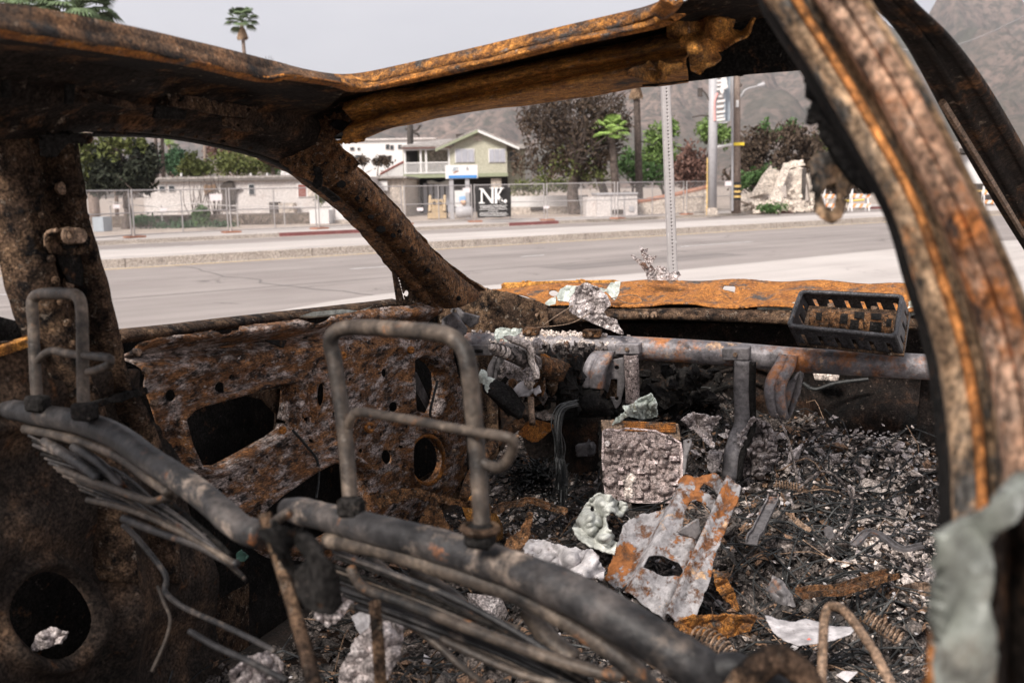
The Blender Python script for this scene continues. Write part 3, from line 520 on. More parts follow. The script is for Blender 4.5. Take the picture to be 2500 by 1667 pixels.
# roadside price-style sign on two posts with poster and silver tank
Ys = 56
Ms = thing('roadside_sign', 'white sign with 6 and blue band on two pale posts before the green house', 'sign', at(1122, Ys))
wb('cabinet', M['wpaint'], Ms, 1087, 403, 1166, 436, Ys, .5); wb('blue_band', M['blue'], Ms, 1095, 428, 1164, 435, Ys - .03, .05)
M['dgrey'] = flat('grey_print', (.22, .22, .24)); text('6', 1141, 411.5, Ys - .04, 9, M['dgrey'], Ms); text('.........', 1126, 430.5, Ys - .05, 3, M['bwhite'], Ms)
mb = MB()
for p in ([(1106, 409), (1114, 408), (1112, 413), (1106, 415)], [(1114, 408), (1119, 409), (1116, 413)], [(1104, 416), (1118, 415), (1118, 417), (1104, 418)]): mb.prism(A([Wp(A(float(x)), A(float(y)), Ys - .03) for x, y in p]), (0, .02, 0))
mb.build('emblem', M['lamp'], Ms)
mb = MB().prism(A([Wp(A(float(x)), A(float(y)), Ys - .03) for x, y in ((1106, 423), (1113, 418), (1120, 418), (1112, 421), (1108, 424))]), (0, .02, 0)); mb.build('emblem_stroke', M['tile'], Ms)
for x in (1098, 1137): wb('post', M['sil'], Ms, x, 436, x + 10, 560, Ys + .1, .3, .15)
wb('poster_board', M['wpaint'], Ms, 1110, 465, 1137, 505, Ys + .15, .1)
panel('poster_blue', [(1120, 480), (1136, 478), (1138, 492), (1122, 494)], [], lambda x, y: Wp(x, y, Ys - .06 + .15), 3, flat('poster_blue', (.25, .42, .65)), Ms, thick=.02); panel('poster_orange', [(1124, 490), (1137, 489), (1136, 499), (1126, 500)], [], lambda x, y: Wp(x, y, Ys - .1 + .15), 3, flat('poster_orange', (.75, .42, .25)), Ms, thick=.02)
wb('crossbar', M['sil'], Ms, 1098, 508, 1150, 513, Ys + .2, .2)
p0, p1 = Wp(A(1112.), A(523.), Ys - 1.), Wp(A(1156.), A(522.), Ys - 1.); p0[2] = p1[2] = .55; MB().tube(A([p0, p0 * .9 + p1 * .1, p0 * .1 + p1 * .9, p1]), [.2, .32, .32, .2], 14).build('silver_tank', M['sil'], None, label='silver cylinder tank lying between the sign posts', cat='tank', smooth=True)

# tan compact loader
Yl = 58; Lr = thing('loader', 'tan compact loader parked behind the fence under the porch', 'loader', at(1068, Yl)); M['tan'] = flat('dusty_yellow_paint', (.42, .31, .19), .6, .2)
wb('cab', M['tan'], Lr, 1052, 487, 1082, 506, Yl, 1.4); wb('body', M['tan'], Lr, 1049, 505, 1086, 524, Yl - .2, 2)
for x in (1060, 1075): c = Wp(A(float(x)), A(496.), Yl - .05); MB().tube(A([c, c + A([0, .05, 0])]), .1, 10).build('headlight', M['darkin'], Lr)
for x in (1047, 1083):
    c = at(x + 2, Yl); MB().tube(A([c + A([-.15, .2, .38]), c + A([.15, .2, .38])]), .38, 14).build('wheel', M['darkin'], Lr); MB().tube(A([c + A([0, -.3, .4]), c + A([0, .4, 1.3])]), .09, 6).build('lift_arm', M['tan'], Lr)
wb('bucket', M['tan'], Lr, 1044, 520, 1090, 532, Yl - 1.0, .5, .18)

# steel sign column with stripped sign frame, wooden pole with bands, street light
Yq = 55
Sc = thing('sign_column', 'steel column carrying a stripped sign frame with broken slats', 'sign', at(1740, Yq))
pb_, pt_ = Wp(A(1739.), A(520.), Yq), Wp(A(1742.), A(120.), Yq); pb_[2] = .15; MB().tube(A([pb_, pt_]), .24, 14).build('column', M['sil'], Sc, smooth=True)
wb('column_foot', M['stone'], Sc, 1728, 508, 1752, 530, Yq - .4, .8, .15)
for x in (1743, 1768): wb('frame_upright', M['lamp'], Sc, x, 130, x + 3.5, 302, Yq - .1, .2)
wb('back_panel', M['lamp'], Sc, 1772, 180, 1783, 296, Yq + .3, .2); wb('frame_bar', M['sil'], Sc, 1741, 297, 1776, 301, Yq - .12, .25)
for k, y in enumerate((196, 206, 216, 234, 246, 259, 272, 283, 291)):
    a_, b_ = Wp(A(1745. + (k % 3)), A(y + 3.), Yq - .15), Wp(A(1770. - (k % 2) * 3), A(float(y)), Yq - .15); MB().box((a_ + b_) / 2, (b_ - a_) / 2, A([0, .03, 0]), A([0, 0, .06])).build('slat', M['wpaint'], Sc)
MB().tube(spline(A([Wp(A(float(x)), A(float(y)), Yq - .25) for x, y in ((1752, 228), (1745, 245), (1744, 270), (1745, 295))]), 12), .06, 6).build('neon_tube', flat('pink_tube', (.75, .35, .33)), Sc)
panel('torn_skin', [(1760, 188), (1774, 186), (1778, 215), (1768, 222), (1764, 240), (1758, 222), (1762, 205)], [], lambda x, y: Wp(x, y, Yq - .3), 2.5, M['wpaint'], Sc, thick=.03, rag=2, ragf=.2)
MB().tube(A([pb_ + A([-.32, -.1, 0]), pb_ + A([-.32, -.1, 3.1])]), .035, 6).build('conduit', M['yellow'], Sc)
for p in ([(1733, 248), (1722, 228), (1712, 218)], [(1735, 285), (1715, 282), (1690, 286)]): MB().tube(spline(A([Wp(A(float(x)), A(float(y)), Yq) for x, y in p]), 8), [.05] * 8, 6).build('lamp_arm', M['burntw'], Sc)
wb('flood_lamp', M['burntw'], Sc, 1706, 215, 1716, 236, Yq, .3)
Yw = 57
Wd = thing('utility_pole', 'tall wooden utility pole with black and yellow bands at its foot', 'pole', at(1795, Yw))
pb_, pt_ = Wp(A(1797.), A(517.), Yw), Wp(A(1797.), A(100.), Yw); pb_[2] = .15; MB().tube(A([pb_, pt_]), [.27, .21], 14).build('shaft', M['pole'], Wd, smooth=True)
for k, y in enumerate((455, 468, 480)): p = Wp(A(1797.), A(float(y)), Yw); MB().tube(A([p - CZ * .06, p + CZ * .06]), .285, 14).build('yellow_band', M['yellow'], Wd)
p = Wp(A(1797.), A(467.), Yw); MB().tube(A([p - CZ * .5, p + CZ * .5]), .278, 14).build('black_band', M['bblack'], Wd)
MB().bx(p[0] - .36, p[0] + .36, Yw - .30, Yw - .26, XZ(1797, 356, Yw)[1], XZ(1797, 349, Yw)[1]).build('yellow_tag', flat('bright_yellow', (.75, .55, .05)), Wd)
wb('white_tag', M['wpaint'], Wd, 1797, 245, 1804, 262, Yw - .3, .05); MB().tube(A([Wp(A(1748.), A(360.), Yw - .3), Wp(A(1788.), A(353.), Yw - .3)]), .08, 6).build('crossbar', M['wpaint'], Wd)
MB().tube(A([Wp(A(1788.), A(515.), Yw - .3), Wp(A(1788.), A(110.), Yw - .3)]), .07, 6).build('conduit', M['sil'], Wd)
MB().tube(spline(A([Wp(A(float(x)), A(float(y)), Yw) for x, y in ((1806, 240), (1820, 220), (1845, 212), (1862, 208))]), 12), .05, 6).build('light_arm', M['sil'], Wd)
MB().tube(A([Wp(A(1850.), A(211.), Yw), Wp(A(1866.), A(206.), Yw)]), [.10, .14], 8).build('light_head', M['sil'], Wd)
wb('bracket', M['burntw'], Wd, 1802, 205, 1812, 212, Yw - .1, .3)
# perforated sign post close by
Yp = 6.6
pp = panel('sign_post', [(1614, 150), (1634, 150), (1655, 700), (1635, 700)], [ell(1625 + (y - 165) * .0385, y, 1.9, 2.3, 0, 8) for y in np.arange(165, 692, 8.6)], lambda x, y: Wp(x, y, Yp), 1.7, M['galv'], None, thick=.003, label='perforated grey steel sign post standing just beyond the car', cat='post')
o0 = rootloc(pp)
def ppart(nm, x0a, y0a, x1a, y1a, x2a, y2a, x3a, y3a, dy):
    q = A([Wp(A(float(x)), A(float(y)), Yp + .002) for x, y in ((x0a, y0a), (x1a, y1a), (x2a, y2a), (x3a, y3a))]); MB().prism(q, (0, dy, 0)).build(nm, M['galv'], pp)
ppart('post_side', 1613, 150, 1614.6, 150, 1635.6, 700, 1634, 700, .05); ppart('post_side', 1633.4, 150, 1635, 150, 1656, 700, 1654.4, 700, .05)
q = A([Wp(A(float(x)), A(float(y)), Yp + .052) for x, y in ((1614, 150), (1634, 150), (1655, 700), (1635, 700))]); MB().prism(q, (0, .003, 0)).build('post_back', M['bblack'], pp)
lo_ = Wp(A(1646.), A(700.), Yp); MB().bx(lo_[0] - .026, lo_[0] + .05, Yp, Yp + .05, .14, lo_[2] + .03).build('post_lower', M['galv'], pp)
# lamp post at the left edge
Lp = thing('lamp_post', 'blue-grey lamp post at the left edge of the view', 'lamp post', at(14, 32)); p = Wp(A(12.), A(555.), 32.); p[2] = .15; q = Wp(A(-8.), A(60.), 32.)
MB().tube(A([p, q]), [.17, .12], 14).build('shaft', M['lamp'], Lp, smooth=True); MB().bx(p[0] - .28, p[0] + .28, 31.72, 32.28, .15, .42).build('base', M['lamp'], Lp)
MB().tube(spline(A([q, q + A([-.3, -.5, .5]), q + A([-.8, -1.6, .8])]), 10), .07, 8).build('arm', M['lamp'], Lp); MB().tube(A([q + A([-.8, -1.5, .8]), q + A([-1.0, -2.1, .75])]), [.12, .16], 8).build('lamp_head', M['lamp'], Lp)

# collapsed building: slabs and rubble, one thing per slab
M['plaster'] = coat('cream_plaster', [(.3, (.50, .425, .36)), (.7, (.63, .55, .475))], 1.0, [((.40, .33, .28), .22, 3, .06)], .4, .02, 8)
slabs = [(1862, 462, 20, 62, .72, 61, .5, 0), (1938, 448, 22, 42, -.06, 61.6, .15, 1), (1884, 436, 12, 20, .3, 62.4, .3, 2), (1842, 474, 32, 6, -.28, 60.4, .2, 3), (1892, 488, 14, 30, .55, 59.6, .7, 4), (1934, 502, 28, 14, .05, 59.8, .1, 5), (1984, 462, 12, 38, -.12, 61.8, .2, 6), (1935, 404, 26, 8, -.18, 62.2, .3, 7), (2022, 380, 20, 8, -.5, 63, .2, 8), (2045, 440, 24, 7, -.2, 62, .2, 9), (1826, 494, 24, 8, .35, 60, .5, 10), (1908, 432, 9, 34, .5, 60.8, .4, 11), (1860, 504, 30, 6, .12, 59, .8, 12)]
slabl = ['long leaning cream plaster slab of the collapsed building', 'upright white plaster slab with a dark post at its right', 'small plaster piece high on the left of the rubble', 'flat broken slab low beside the banded pole', 'tilted plaster slab at the front of the rubble', 'cream block wall stub at the rubble foot', 'pale slab right of the dark broken post', 'broken crest slab on top of the plaster rubble', 'pale gable fragment above the rubble', 'pale ledge fragment behind the hanging belt ring', 'small slab leaning just right of the wooden pole foot', 'narrow slab wedged between the long and the upright slab', 'lowest slab lying flat before the green grass clump']
for x, y, hw, hh, an, Yr, ln_, li in slabs:
    c = Wp(A(float(x)), A(float(y)), float(Yr)); k_ = Yr / FPX; ax_ = A([math.cos(an), 0, math.sin(an) * -1.0]) * hw * k_; az_ = A([math.sin(an), ln_, math.cos(an)]); az_ /= np.linalg.norm(az_); az_ = az_ * hh * k_; ay_ = np.cross(ax_, az_); ay_ = ay_ / np.linalg.norm(ay_) * .12
    n1, n2 = 7, 7; rq = random.Random(li + 3); poly = []
    for t_ in np.linspace(0, 1, 6)[:-1]: poly.append((-1 + 2 * t_, -1 + rq.uniform(-.12, .12)))
    for t_ in np.linspace(0, 1, 5)[:-1]: poly.append((1 + rq.uniform(-.15, .1), -1 + 2 * t_))
    for t_ in np.linspace(0, 1, 6)[:-1]: poly.append((1 - 2 * t_, 1 + rq.uniform(-.3, .1)))
    for t_ in np.linspace(0, 1, 5)[:-1]: poly.append((-1 + rq.uniform(-.1, .2), 1 - 2 * t_))
    MB().prism(A([c + u * ax_ + v * az_ for u, v in poly]), ay_ * 2).build('plaster_slab', M['plaster'], None, label=slabl[li], cat='slab', group='slabs of the collapsed building')
wb('broken_post', M['burntw'], None, 1960, 412, 1967, 520, 60.8, .3, .12, label='dark broken timber post standing in the rubble', cat='post')
mb = MB()
for k in range(300):
    x = random.uniform(1800, 2075); Yr = random.uniform(58.5, 63); c = at(x, Yr, .15 + abs(random.gauss(0, .45)) * (1 - abs(x - 1920) / 190)); s = random.uniform(.05, .20); q = rng.normal(size=(3, 3)); q, _ = np.linalg.qr(q); mb.box(c, q[0] * s, q[1] * s * .7, q[2] * s * .3)
mb.build('rubble', M['plaster'], None, label='broken plaster rubble around the fallen slabs', cat='rubble', kind='stuff')
# far white house and barricades on the right
hw = thing('white_house', 'white house seen in the gap between the two right pillars', 'house', at(2400, 75)); wb('wall', M['wpaint'], hw, 2345, 378, 2470, 470, 75, 6, .1); wb('roof', M['roofsh'], hw, 2320, 345, 2480, 372, 74.5, 7); f_ = wb('window', M['burntw'], hw, 2345, 362, 2362, 374, 74.3, .2)
wb('burnt_hedge', M['burntw'], None, 2380, 448, 2470, 480, 72, 2, .1, label='low burnt hedge below the white house gap', cat='hedge')
M['orw'] = flat('orange_board', (.78, .30, .12))
for bx_, Yr, lb in ((2098, 57, 'white A-frame barricade with orange stripes beside the pillar seal'), (2030, 58, 'white barricade seen through the hanging belt ring'), (2418, 60, 'barricade with orange stripes in the gap between right pillars')):
    br_ = thing('barricade', lb, 'barricade', at(bx_, Yr), 'traffic barricades'); c = at(bx_, Yr)
    for sx in (-.45, .45):
        for sy in (-.3, .3): MB().tube(A([c + A([sx * 1.1, sy, 0]), c + A([sx * .9, 0, 1.25])]), .05, 4).build('leg', M['wpaint'], br_)
    for k, z in enumerate((.45, 1.0)):
        b0 = MB().bx(c[0] - .6, c[0] + .6, Yr - .3 + z * .15, Yr - .26 + z * .15, z - .1, z + .12).build('board', M['wpaint'], br_)
        for j in range(3): xq = c[0] - .5 + j * .4; MB().prism(A([(xq, 0, z - .1), (xq + .16, 0, z - .1), (xq + .28, 0, z + .12), (xq + .12, 0, z + .12)]) + A([0, Yr - .312 + z * .15, 0]), (0, .01, 0)).build('stripe', M['orw'], b0)
MB().tube(A([Wp(A(2060.), A(492.), 58.), Wp(A(2110.), A(488.), 58.)]), .05, 4).build('tape', flat('yellow_tape', (.75, .55, .1)), None, label='yellow tape strung between the barricades', cat='tape')
MB().tube(A([Wp(A(2380.), A(468.), 62.), Wp(A(2440.), A(464.), 62.)]), .06, 4).build('tape', M['yellow'], None, label='yellow tape in the gap below the white house', cat='tape')
# power line up the mountain
mb = MB(); a_, b_ = Wp(A(2150.), A(115.), 75.), Wp(A(2520.), A(30.), 60.)
mb.tube(A([a_ * (1 - u) + b_ * u - CZ * 1.0 * math.sin(u * math.pi) for u in np.linspace(0, 1, 20)]), .03, 4); mb.build('power_line', M['sil'], None, label='pale overhead cable crossing the mountain at right', cat='cable')
wb('rust_bin', M['lamp'], None, 226, 530, 252, 556, 47, 1, .15, label='dark bin behind the fence beside the left pillar', cat='bin')

# ------------------------------------------------------------------ trees and shrubs
M['bark'] = coat('dark_bark', [(.3, (.05, .038, .032)), (.7, (.13, .10, .085))], 4, [], .6, .03, 12)
def leafm(name, c1, c2): return coat(name, [(.3, c1), (.7, c2)], 1.2, [], .1, .01, 10, .8)
M['lburnt'] = leafm('scorched_leaves', (.032, .022, .015), (.105, .07, .047)); M['ldark'] = leafm('dark_foliage', (.012, .016, .010), (.035, .04, .022)); M['lolive'] = leafm('olive_foliage', (.06, .075, .02), (.15, .165, .05))
M['lgreen'] = leafm('mid_green_foliage', (.04, .09, .025), (.09, .16, .05)); M['lbright'] = leafm('fresh_green_foliage', (.09, .155, .035), (.17, .25, .07)); M['lred'] = leafm('red_brown_foliage', (.09, .045, .035), (.20, .11, .085)); M['lstraw'] = leafm('straw_foliage', (.28, .24, .12), (.42, .36, .20)); M['lforest'] = leafm('deep_green_foliage', (.025, .065, .03), (.06, .12, .055))
def leaves(clumps, Y, size, N, dep=1.0, jag=.9):
    v = []; f = []; tot = sum(c[2] * c[3] for c in clumps)
    for px, py, rx, ry in clumps:
        n_ = int(N * rx * ry / tot); c = Wp(A(float(px)), A(float(py)), float(Y)); sx, sz = rx / FPX * Y, ry / FPX * Y
        for k in range(max(6, n_ // 14)):                    # sprigs, then leaves around each sprig
            q = rng.normal(size=3); q /= np.linalg.norm(q); q *= random.random() ** (1 / 2.4); sc_ = c + q * A([sx, (sx + sz) / 2 * dep, sz]); sp_ = .16 * (sx + sz) / 2 * jag + size
            for j in range(14):
                p = sc_ + rng.normal(size=3) * sp_ * .6; a_ = rng.normal(size=3); a_ /= np.linalg.norm(a_); b_ = np.cross(a_, rng.normal(size=3)); b_ /= np.linalg.norm(b_); s_ = size * random.uniform(.6, 1.3)
                i = len(v); v += [p + a_ * s_, p + b_ * s_ * .45, p - a_ * s_, p - b_ * s_ * .45]; f.append((i, i + 1, i + 2, i + 3))
    return v, f
def limbs(base, top, n_, spread, r, seed=0, up=.5):
    mb = MB(); rs_ = random.Random(seed); ax = A(top) - A(base); h = np.linalg.norm(ax); mid = [A(base) + ax * u + A([rs_.gauss(0, .03) * h, rs_.gauss(0, .03) * h, 0]) * (u > 0) for u in np.linspace(0, 1, 6)]
    mb.tube(spline(A(mid), 16), np.linspace(r, r * .25, 16), 8)
    for k in range(n_):
        u = rs_.uniform(.3, .95); p = A(base) + ax * u; a_ = rs_.uniform(0, 6.28); d = A([math.cos(a_), math.sin(a_), up + rs_.uniform(-.2, .5)]); L_ = spread * rs_.uniform(.5, 1.1) * (1.2 - .4 * u)
        q = p + d * L_ * .5 + CZ * .1 * L_; e = p + d * L_ + A([rs_.gauss(0, .15), rs_.gauss(0, .15), rs_.gauss(0, .15)]) * L_; mb.tube(spline(A([p, q, e]), 8), np.linspace(r * .4 * (1.1 - u * .5), r * .06, 8), 5)
        for j in range(3): s0 = p + (e - p) * rs_.uniform(.4, .9); mb.tube(A([s0, s0 + (d + A([rs_.gauss(0, .7), rs_.gauss(0, .7), rs_.gauss(0, .5)])) * L_ * .35]), [r * .12, r * .03], 4)
    return mb
def tree(name, label, bx_, Y, top, clumps, m, size=.16, N=2500, r=.2, nl=12, spread=2.0, cat='tree', group=None, seed=1, zb_=.1, m2=None):
    t_ = thing(name, label, cat, at(bx_, Y, zb_), group); limbs(at(bx_, Y, zb_), Wp(A(float(top[0])), A(float(top[1])), float(Y)), nl, spread, r, seed).build('trunk', M['bark'], t_)
    v, f = leaves(clumps, Y, size, N); obj('crown', v, f, M[m], t_)
    if m2: v, f = leaves(m2[1], Y - .3, size, m2[2]); obj('foliage', v, f, M[m2[0]], t_)
    return t_
tb_t = tree('burnt_tree', 'large scorched brown tree with twin trunks behind the fence', 1405, 62, (1400, 300), [(1330, 290, 62, 52), (1400, 260, 78, 52), (1470, 268, 66, 50), (1340, 350, 66, 46), (1420, 340, 70, 56), (1290, 300, 30, 34), (1380, 400, 60, 36), (1460, 370, 52, 50), (1500, 310, 42, 50), (1310, 400, 34, 24), (1430, 420, 50, 26), (1270, 400, 20, 30)], 'lburnt', .13, 9000, .42, 34, 3.2, seed=3, m2=('lolive', [(1400, 385, 60, 40), (1430, 430, 60, 26), (1350, 430, 50, 20)], 700))
limbs(at(1480, 62.5, .1), Wp(A(1440.), A(310.), 62.5), 12, 2.2, .32, 5).build('trunk', M['bark'], tb_t)
mbk = MB()
for k in range(60):
    x, y = random.uniform(1255, 1540), random.uniform(225, 330); c = Wp(A(x), A(y), 62. + random.uniform(-1.5, 1.5)); d = A([random.gauss(0, .5), random.gauss(0, .4), random.uniform(.1, .9)]); mbk.tube(A([c, c + d * .6, c + d * 1.1 + rng.normal(size=3) * .2]), [.035, .02, .008], 4)
mbk.build('twig', M['bark'], tb_t, kind='stuff')
tree('cypress', 'dark blackened juniper with olive tips beside the left pillar', 300, 50, (300, 380), [(240, 420, 50, 44), (300, 430, 66, 36), (350, 410, 36, 34), (270, 385, 34, 44), (375, 385, 13, 34), (340, 370, 16, 30), (330, 450, 60, 20), (230, 455, 40, 20)], 'ldark', .15, 6500, .25, 8, 1.6, m2=('lolive', [(215, 370, 20, 40), (248, 352, 12, 26), (272, 362, 22, 34), (312, 352, 12, 24), (205, 410, 22, 34), (348, 352, 10, 16), (290, 345, 8, 20)], 1700), seed=8)
for lb, bx_, Y, cl, m, N in (('round deep green tree behind the mobile home left of the small palm', 425, 78, [(425, 398, 34, 26), (440, 388, 20, 18)], 'lforest', 1500), ('yellow-green bushy tree with bare lower stems before the mobile home roof', 490, 66, [(468, 400, 20, 24), (488, 412, 24, 18), (455, 418, 14, 12)], 'lolive', 1300),
                             ('broad olive shrubbery above the middle of the mobile home roof', 575, 80, [(540, 400, 40, 26), (580, 396, 46, 28), (620, 405, 40, 24), (655, 400, 24, 22)], 'lolive', 2600), ('straw-coloured bush top above the home roof', 600, 84, [(600, 388, 50, 16), (640, 398, 30, 20)], 'lstraw', 700), ('dull red-brown tree behind the olive shrubbery', 560, 95, [(560, 365, 40, 22), (520, 372, 24, 18)], 'lred', 900),
                             ('dark trunked tree cluster near the pillar curve', 668, 86, [(668, 395, 22, 30)], 'lgreen', 900), ('fresh green tree between palm trunk and sign post', 1615, 70, [(1610, 340, 34, 34), (1590, 380, 26, 40), (1625, 385, 34, 36), (1640, 315, 18, 22)], 'lbright', 2200), ('dark green underwood right of the burnt tree', 1545, 68, [(1530, 400, 40, 36), (1560, 420, 40, 30), (1600, 430, 40, 24)], 'lgreen', 1600),
                             ('red-brown scorched shrub left of the steel column', 1695, 66, [(1680, 395, 34, 40), (1710, 410, 30, 36), (1660, 420, 28, 26), (1690, 440, 40, 20)], 'lred', 2400), ('fresh green tree half hidden by the steel column', 1725, 72, [(1728, 315, 22, 32), (1765, 330, 22, 34)], 'lbright', 1300), ('brown scorched shrub behind the wooden pole', 1850, 68, [(1830, 360, 34, 40), (1860, 350, 34, 40), (1840, 410, 40, 40), (1800, 430, 30, 40)], 'lburnt', 2600),
                             ('dark scorched tree left of the near pillar', 1935, 67, [(1935, 340, 38, 46), (1965, 380, 34, 40), (1910, 400, 36, 36), (1985, 360, 26, 34)], 'lburnt', 2600), ('grey-green shrub showing through behind the belt ring', 2000, 69, [(2000, 370, 30, 44), (2030, 400, 30, 36)], 'lolive', 1300), ('tall green tips above the scorched shrubs', 1870, 74, [(1868, 312, 16, 18), (1935, 312, 14, 18), (1900, 330, 40, 16)], 'lgreen', 900),
                             ('low green shrub beneath the scorched shrubs by the wooden pole', 1840, 63, [(1835, 440, 34, 18), (1870, 430, 24, 16)], 'lgreen', 900), ('dark shrub mass between the pale slabs and the pillar', 2060, 65, [(2060, 450, 50, 30)], 'lburnt', 1200)):
    tree('shrub' if 'shrub' in lb or 'bush' in lb else 'tree', lb, bx_, Y, (bx_, cl[0][1]), cl, m, .17, N, .12, 8, 1.4, 'shrub' if 'shrub' in lb or 'bush' in lb else 'tree', 'trees beyond the street', len(lb))
for lb, bx_, Y, cl, m, N, s_ in (('green tuft of weeds against the wire fence', 490, 47, [(490, 528, 18, 22), (492, 512, 10, 12)], 'lgreen', 900, .09), ('low green weeds along the earth bank', 420, 50, [(440, 548, 70, 10), (540, 550, 40, 8), (350, 538, 40, 10)], 'lforest', 1500, .09), ('green grass clump at the foot of the rubble', 1885, 57, [(1885, 506, 36, 9), (1870, 510, 26, 6)], 'lgreen', 900, .08), ('green hedge behind the wall right of the banner', 1310, 68, [(1270, 460, 30, 16), (1320, 455, 40, 18), (1370, 452, 40, 14)], 'lolive', 1400, .12), ('small bush at the right end of the mobile home', 785, 56, [(785, 484, 14, 14)], 'lolive', 400, .1)):
    v, f = leaves(cl, Y, s_, N); obj('weeds' if 'weed' in lb or 'grass' in lb else 'bush', v, f, M[m], None, label=lb, cat='bush')
# bare stems before the home
bs = thing('bare_shrub', 'leafless thin-stemmed shrub growing before the mobile home wall', 'shrub', at(500, 55))
mb = MB()
for k in range(26):
    x = random.uniform(470, 530); c = at(x, 55 + random.uniform(-.5, .5)); e = Wp(A(x + random.gauss(0, 14)), A(random.uniform(420, 480)), 55.); mb.tube(spline(A([c, (c + e) / 2 + rng.normal(size=3) * .2, e]), 8), np.linspace(.04, .012, 8), 4)
mb.build('stems', M['bark'], bs, kind='stuff')
for k, x in enumerate((860, 885, 925, 945)):
    t_ = thing('pollarded_tree', ['pollarded bare tree first from the pillar before the white block', 'pollarded bare tree second from the pillar before the white block', 'pollarded bare tree third from the pillar before the white block', 'pollarded bare tree nearest the porch stair'][k], 'tree', at(x, 92), 'pollarded trees')
    limbs(at(x, 92, .1), Wp(A(float(x)), A(408.), 92.), 6, 1.0, .15, k).build('trunk', M['bark'], t_); v, f = leaves([(x, 394, 13, 11)], 92, .16, 260); obj('crown', v, f, M['lburnt'], t_)

# fan palms
M['lpalm'] = leafm('palm_frond', (.06, .095, .045), (.15, .20, .10)); M['lpalmb'] = leafm('fresh_palm_frond', (.16, .26, .05), (.30, .42, .12)); M['ldead'] = leafm('dead_palm_skirt', (.20, .13, .08), (.38, .26, .17))
def palm(label, px, py, Y, R_, base_px, m, nf=30, skirt=.5, tr=.2, group='fan palms', trunk_m='pole'):
    c = Wp(A(float(px)), A(float(py)), float(Y)); b0 = at(base_px, Y, .1); t_ = thing('palm_tree', label, 'palm', b0, group); s_ = R_ / FPX * Y
    MB().tube(spline(A([b0, b0 * .5 + c * .5, c - CZ * .1 * s_]), 14), np.linspace(tr * 1.25, tr, 14), 10).build('trunk', M[trunk_m], t_, smooth=True)
    def fan(mb, d, L_, droop, width):
        d = d / np.linalg.norm(d); side = np.cross(d, CZ); side /= np.linalg.norm(side) + 1e-9; upv = np.cross(side, d); hub = c + d * L_ * .5
        mb.tube(A([c, hub]), [.03 * s_ / 2 + .01, .015], 4, False)
        for k in range(13):
            g = (k / 12 - .5) * width; e = d * math.cos(g) + side * math.sin(g); ln = L_ * .55 * (1 - .25 * abs(k / 12 - .5)); w_ = .045 * s_
            p1 = hub + e * ln * .6; p2 = hub + e * ln - CZ * ln * droop; q_ = np.cross(e, upv) * w_
            mb.add([hub, p1 + q_, p2, p1 - q_], [(0, 1, 2, 3)])
    mb = MB(); ms = MB(); rr_ = random.Random(int(px))
    for k in range(nf):
        a_ = k * 2.399; el = math.sin(-.5 + 1.9 * (k + .5) / nf); d = A([math.cos(a_) * math.sqrt(max(.02, 1 - el * el)), math.sin(a_) * math.sqrt(max(.02, 1 - el * el)), el]); fan(mb, d + rng.normal(size=3) * .08, s_ * rr_.uniform(.85, 1.1), rr_.uniform(.15, .5), 2.3)
    mb.build('crown', M[m], t_)
    if skirt:
        for k in range(int(24 * skirt) + 6): a_ = k * 2.399; fan(ms, A([math.cos(a_) * .28, math.sin(a_) * .28, -1]), s_ * skirt * rr_.uniform(.7, 1.1), .1, .9)
        ms.build('dead_skirt', M['ldead'], t_)
    return t_
palm('tall slim fan palm alone against the sky', 590, 52, 95, 44, 625, 'lpalm', 30, .9, .16)
palm('bushy fan palm above the roof at the upper left, second from the edge', 190, 22, 60, 100, 228, 'lpalm', 60, .7, .26)
palm('bushy fan palm at the upper left corner', 52, 2, 62, 80, 90, 'lpalm', 56, .6, .26)
palm('small bright green fan palm beside the burnt tree', 1492, 322, 61, 50, 1508, 'lpalmb', 26, .35, .22, trunk_m='bark')
palm('tall burnt palm with hanging dead skirt behind the header', 1553, 185, 64, 40, 1562, 'ldead', 16, 1.3, .2, trunk_m='bark')
palm('small far palm over the home roof, taller of the pair', 412, 348, 105, 16, 428, 'lpalmb', 20, .7, .14)
palm('small far palm over the home roof, shorter of the pair', 427, 362, 104, 15, 434, 'lpalm', 20, .6, .14)
for k, (x0_, y0_, x1_, Y, lb) in enumerate(((276, 300, 282, 75, 'thin brown pole behind the juniper'), (393, 300, 398, 70, 'dark utility pole beside the juniper'), (496, 320, 503, 85, 'brown palm-like pole behind the yellow-green tree'), (378, 350, 384, 72, 'short leaning pole right of the juniper'))):
    p_ = Wp(A(float(x0_)), A(float(y0_ - 60)), float(Y)); MB().tube(A([at(x1_, Y), p_]), [.16, .12], 8).build('pole', M['bark'] if k % 2 else M['pole'], None, label=lb, cat='pole', smooth=True)
bp_ = thing('burnt_pole', 'bare burnt trunk with stub branches behind the porch roof', 'tree', at(1004, 85)); MB().tube(A([at(1004, 85), Wp(A(1000.), A(270.), 85.)]), [.3, .24], 8).build('trunk', M['burntw'], bp_)
for p in ([(1001, 320), (1018, 318), (1026, 306)], [(1002, 322), (1020, 328), (1022, 335)], [(1001, 320), (990, 314)]): MB().tube(spline(A([Wp(A(float(x)), A(float(y)), 85.) for x, y in p]), 8), .1, 5).build('branch', M['burntw'], bp_)
tw = thing('bare_tree', 'thin bare treetop poking above the roof corner into the sky', 'tree', at(660, 80)); mb = MB()
for k in range(22): x = random.uniform(620, 700); mb.tube(A([Wp(A(660.), A(230.), 80.), Wp(A(x), A(random.uniform(125, 165) + abs(x - 650) * .3), 80.)]), [.06, .012], 4)
mb.tube(A([at(668, 80), Wp(A(660.), A(225.), 80.)]), [.2, .08], 6); mb.build('branches', M['bark'], tw)

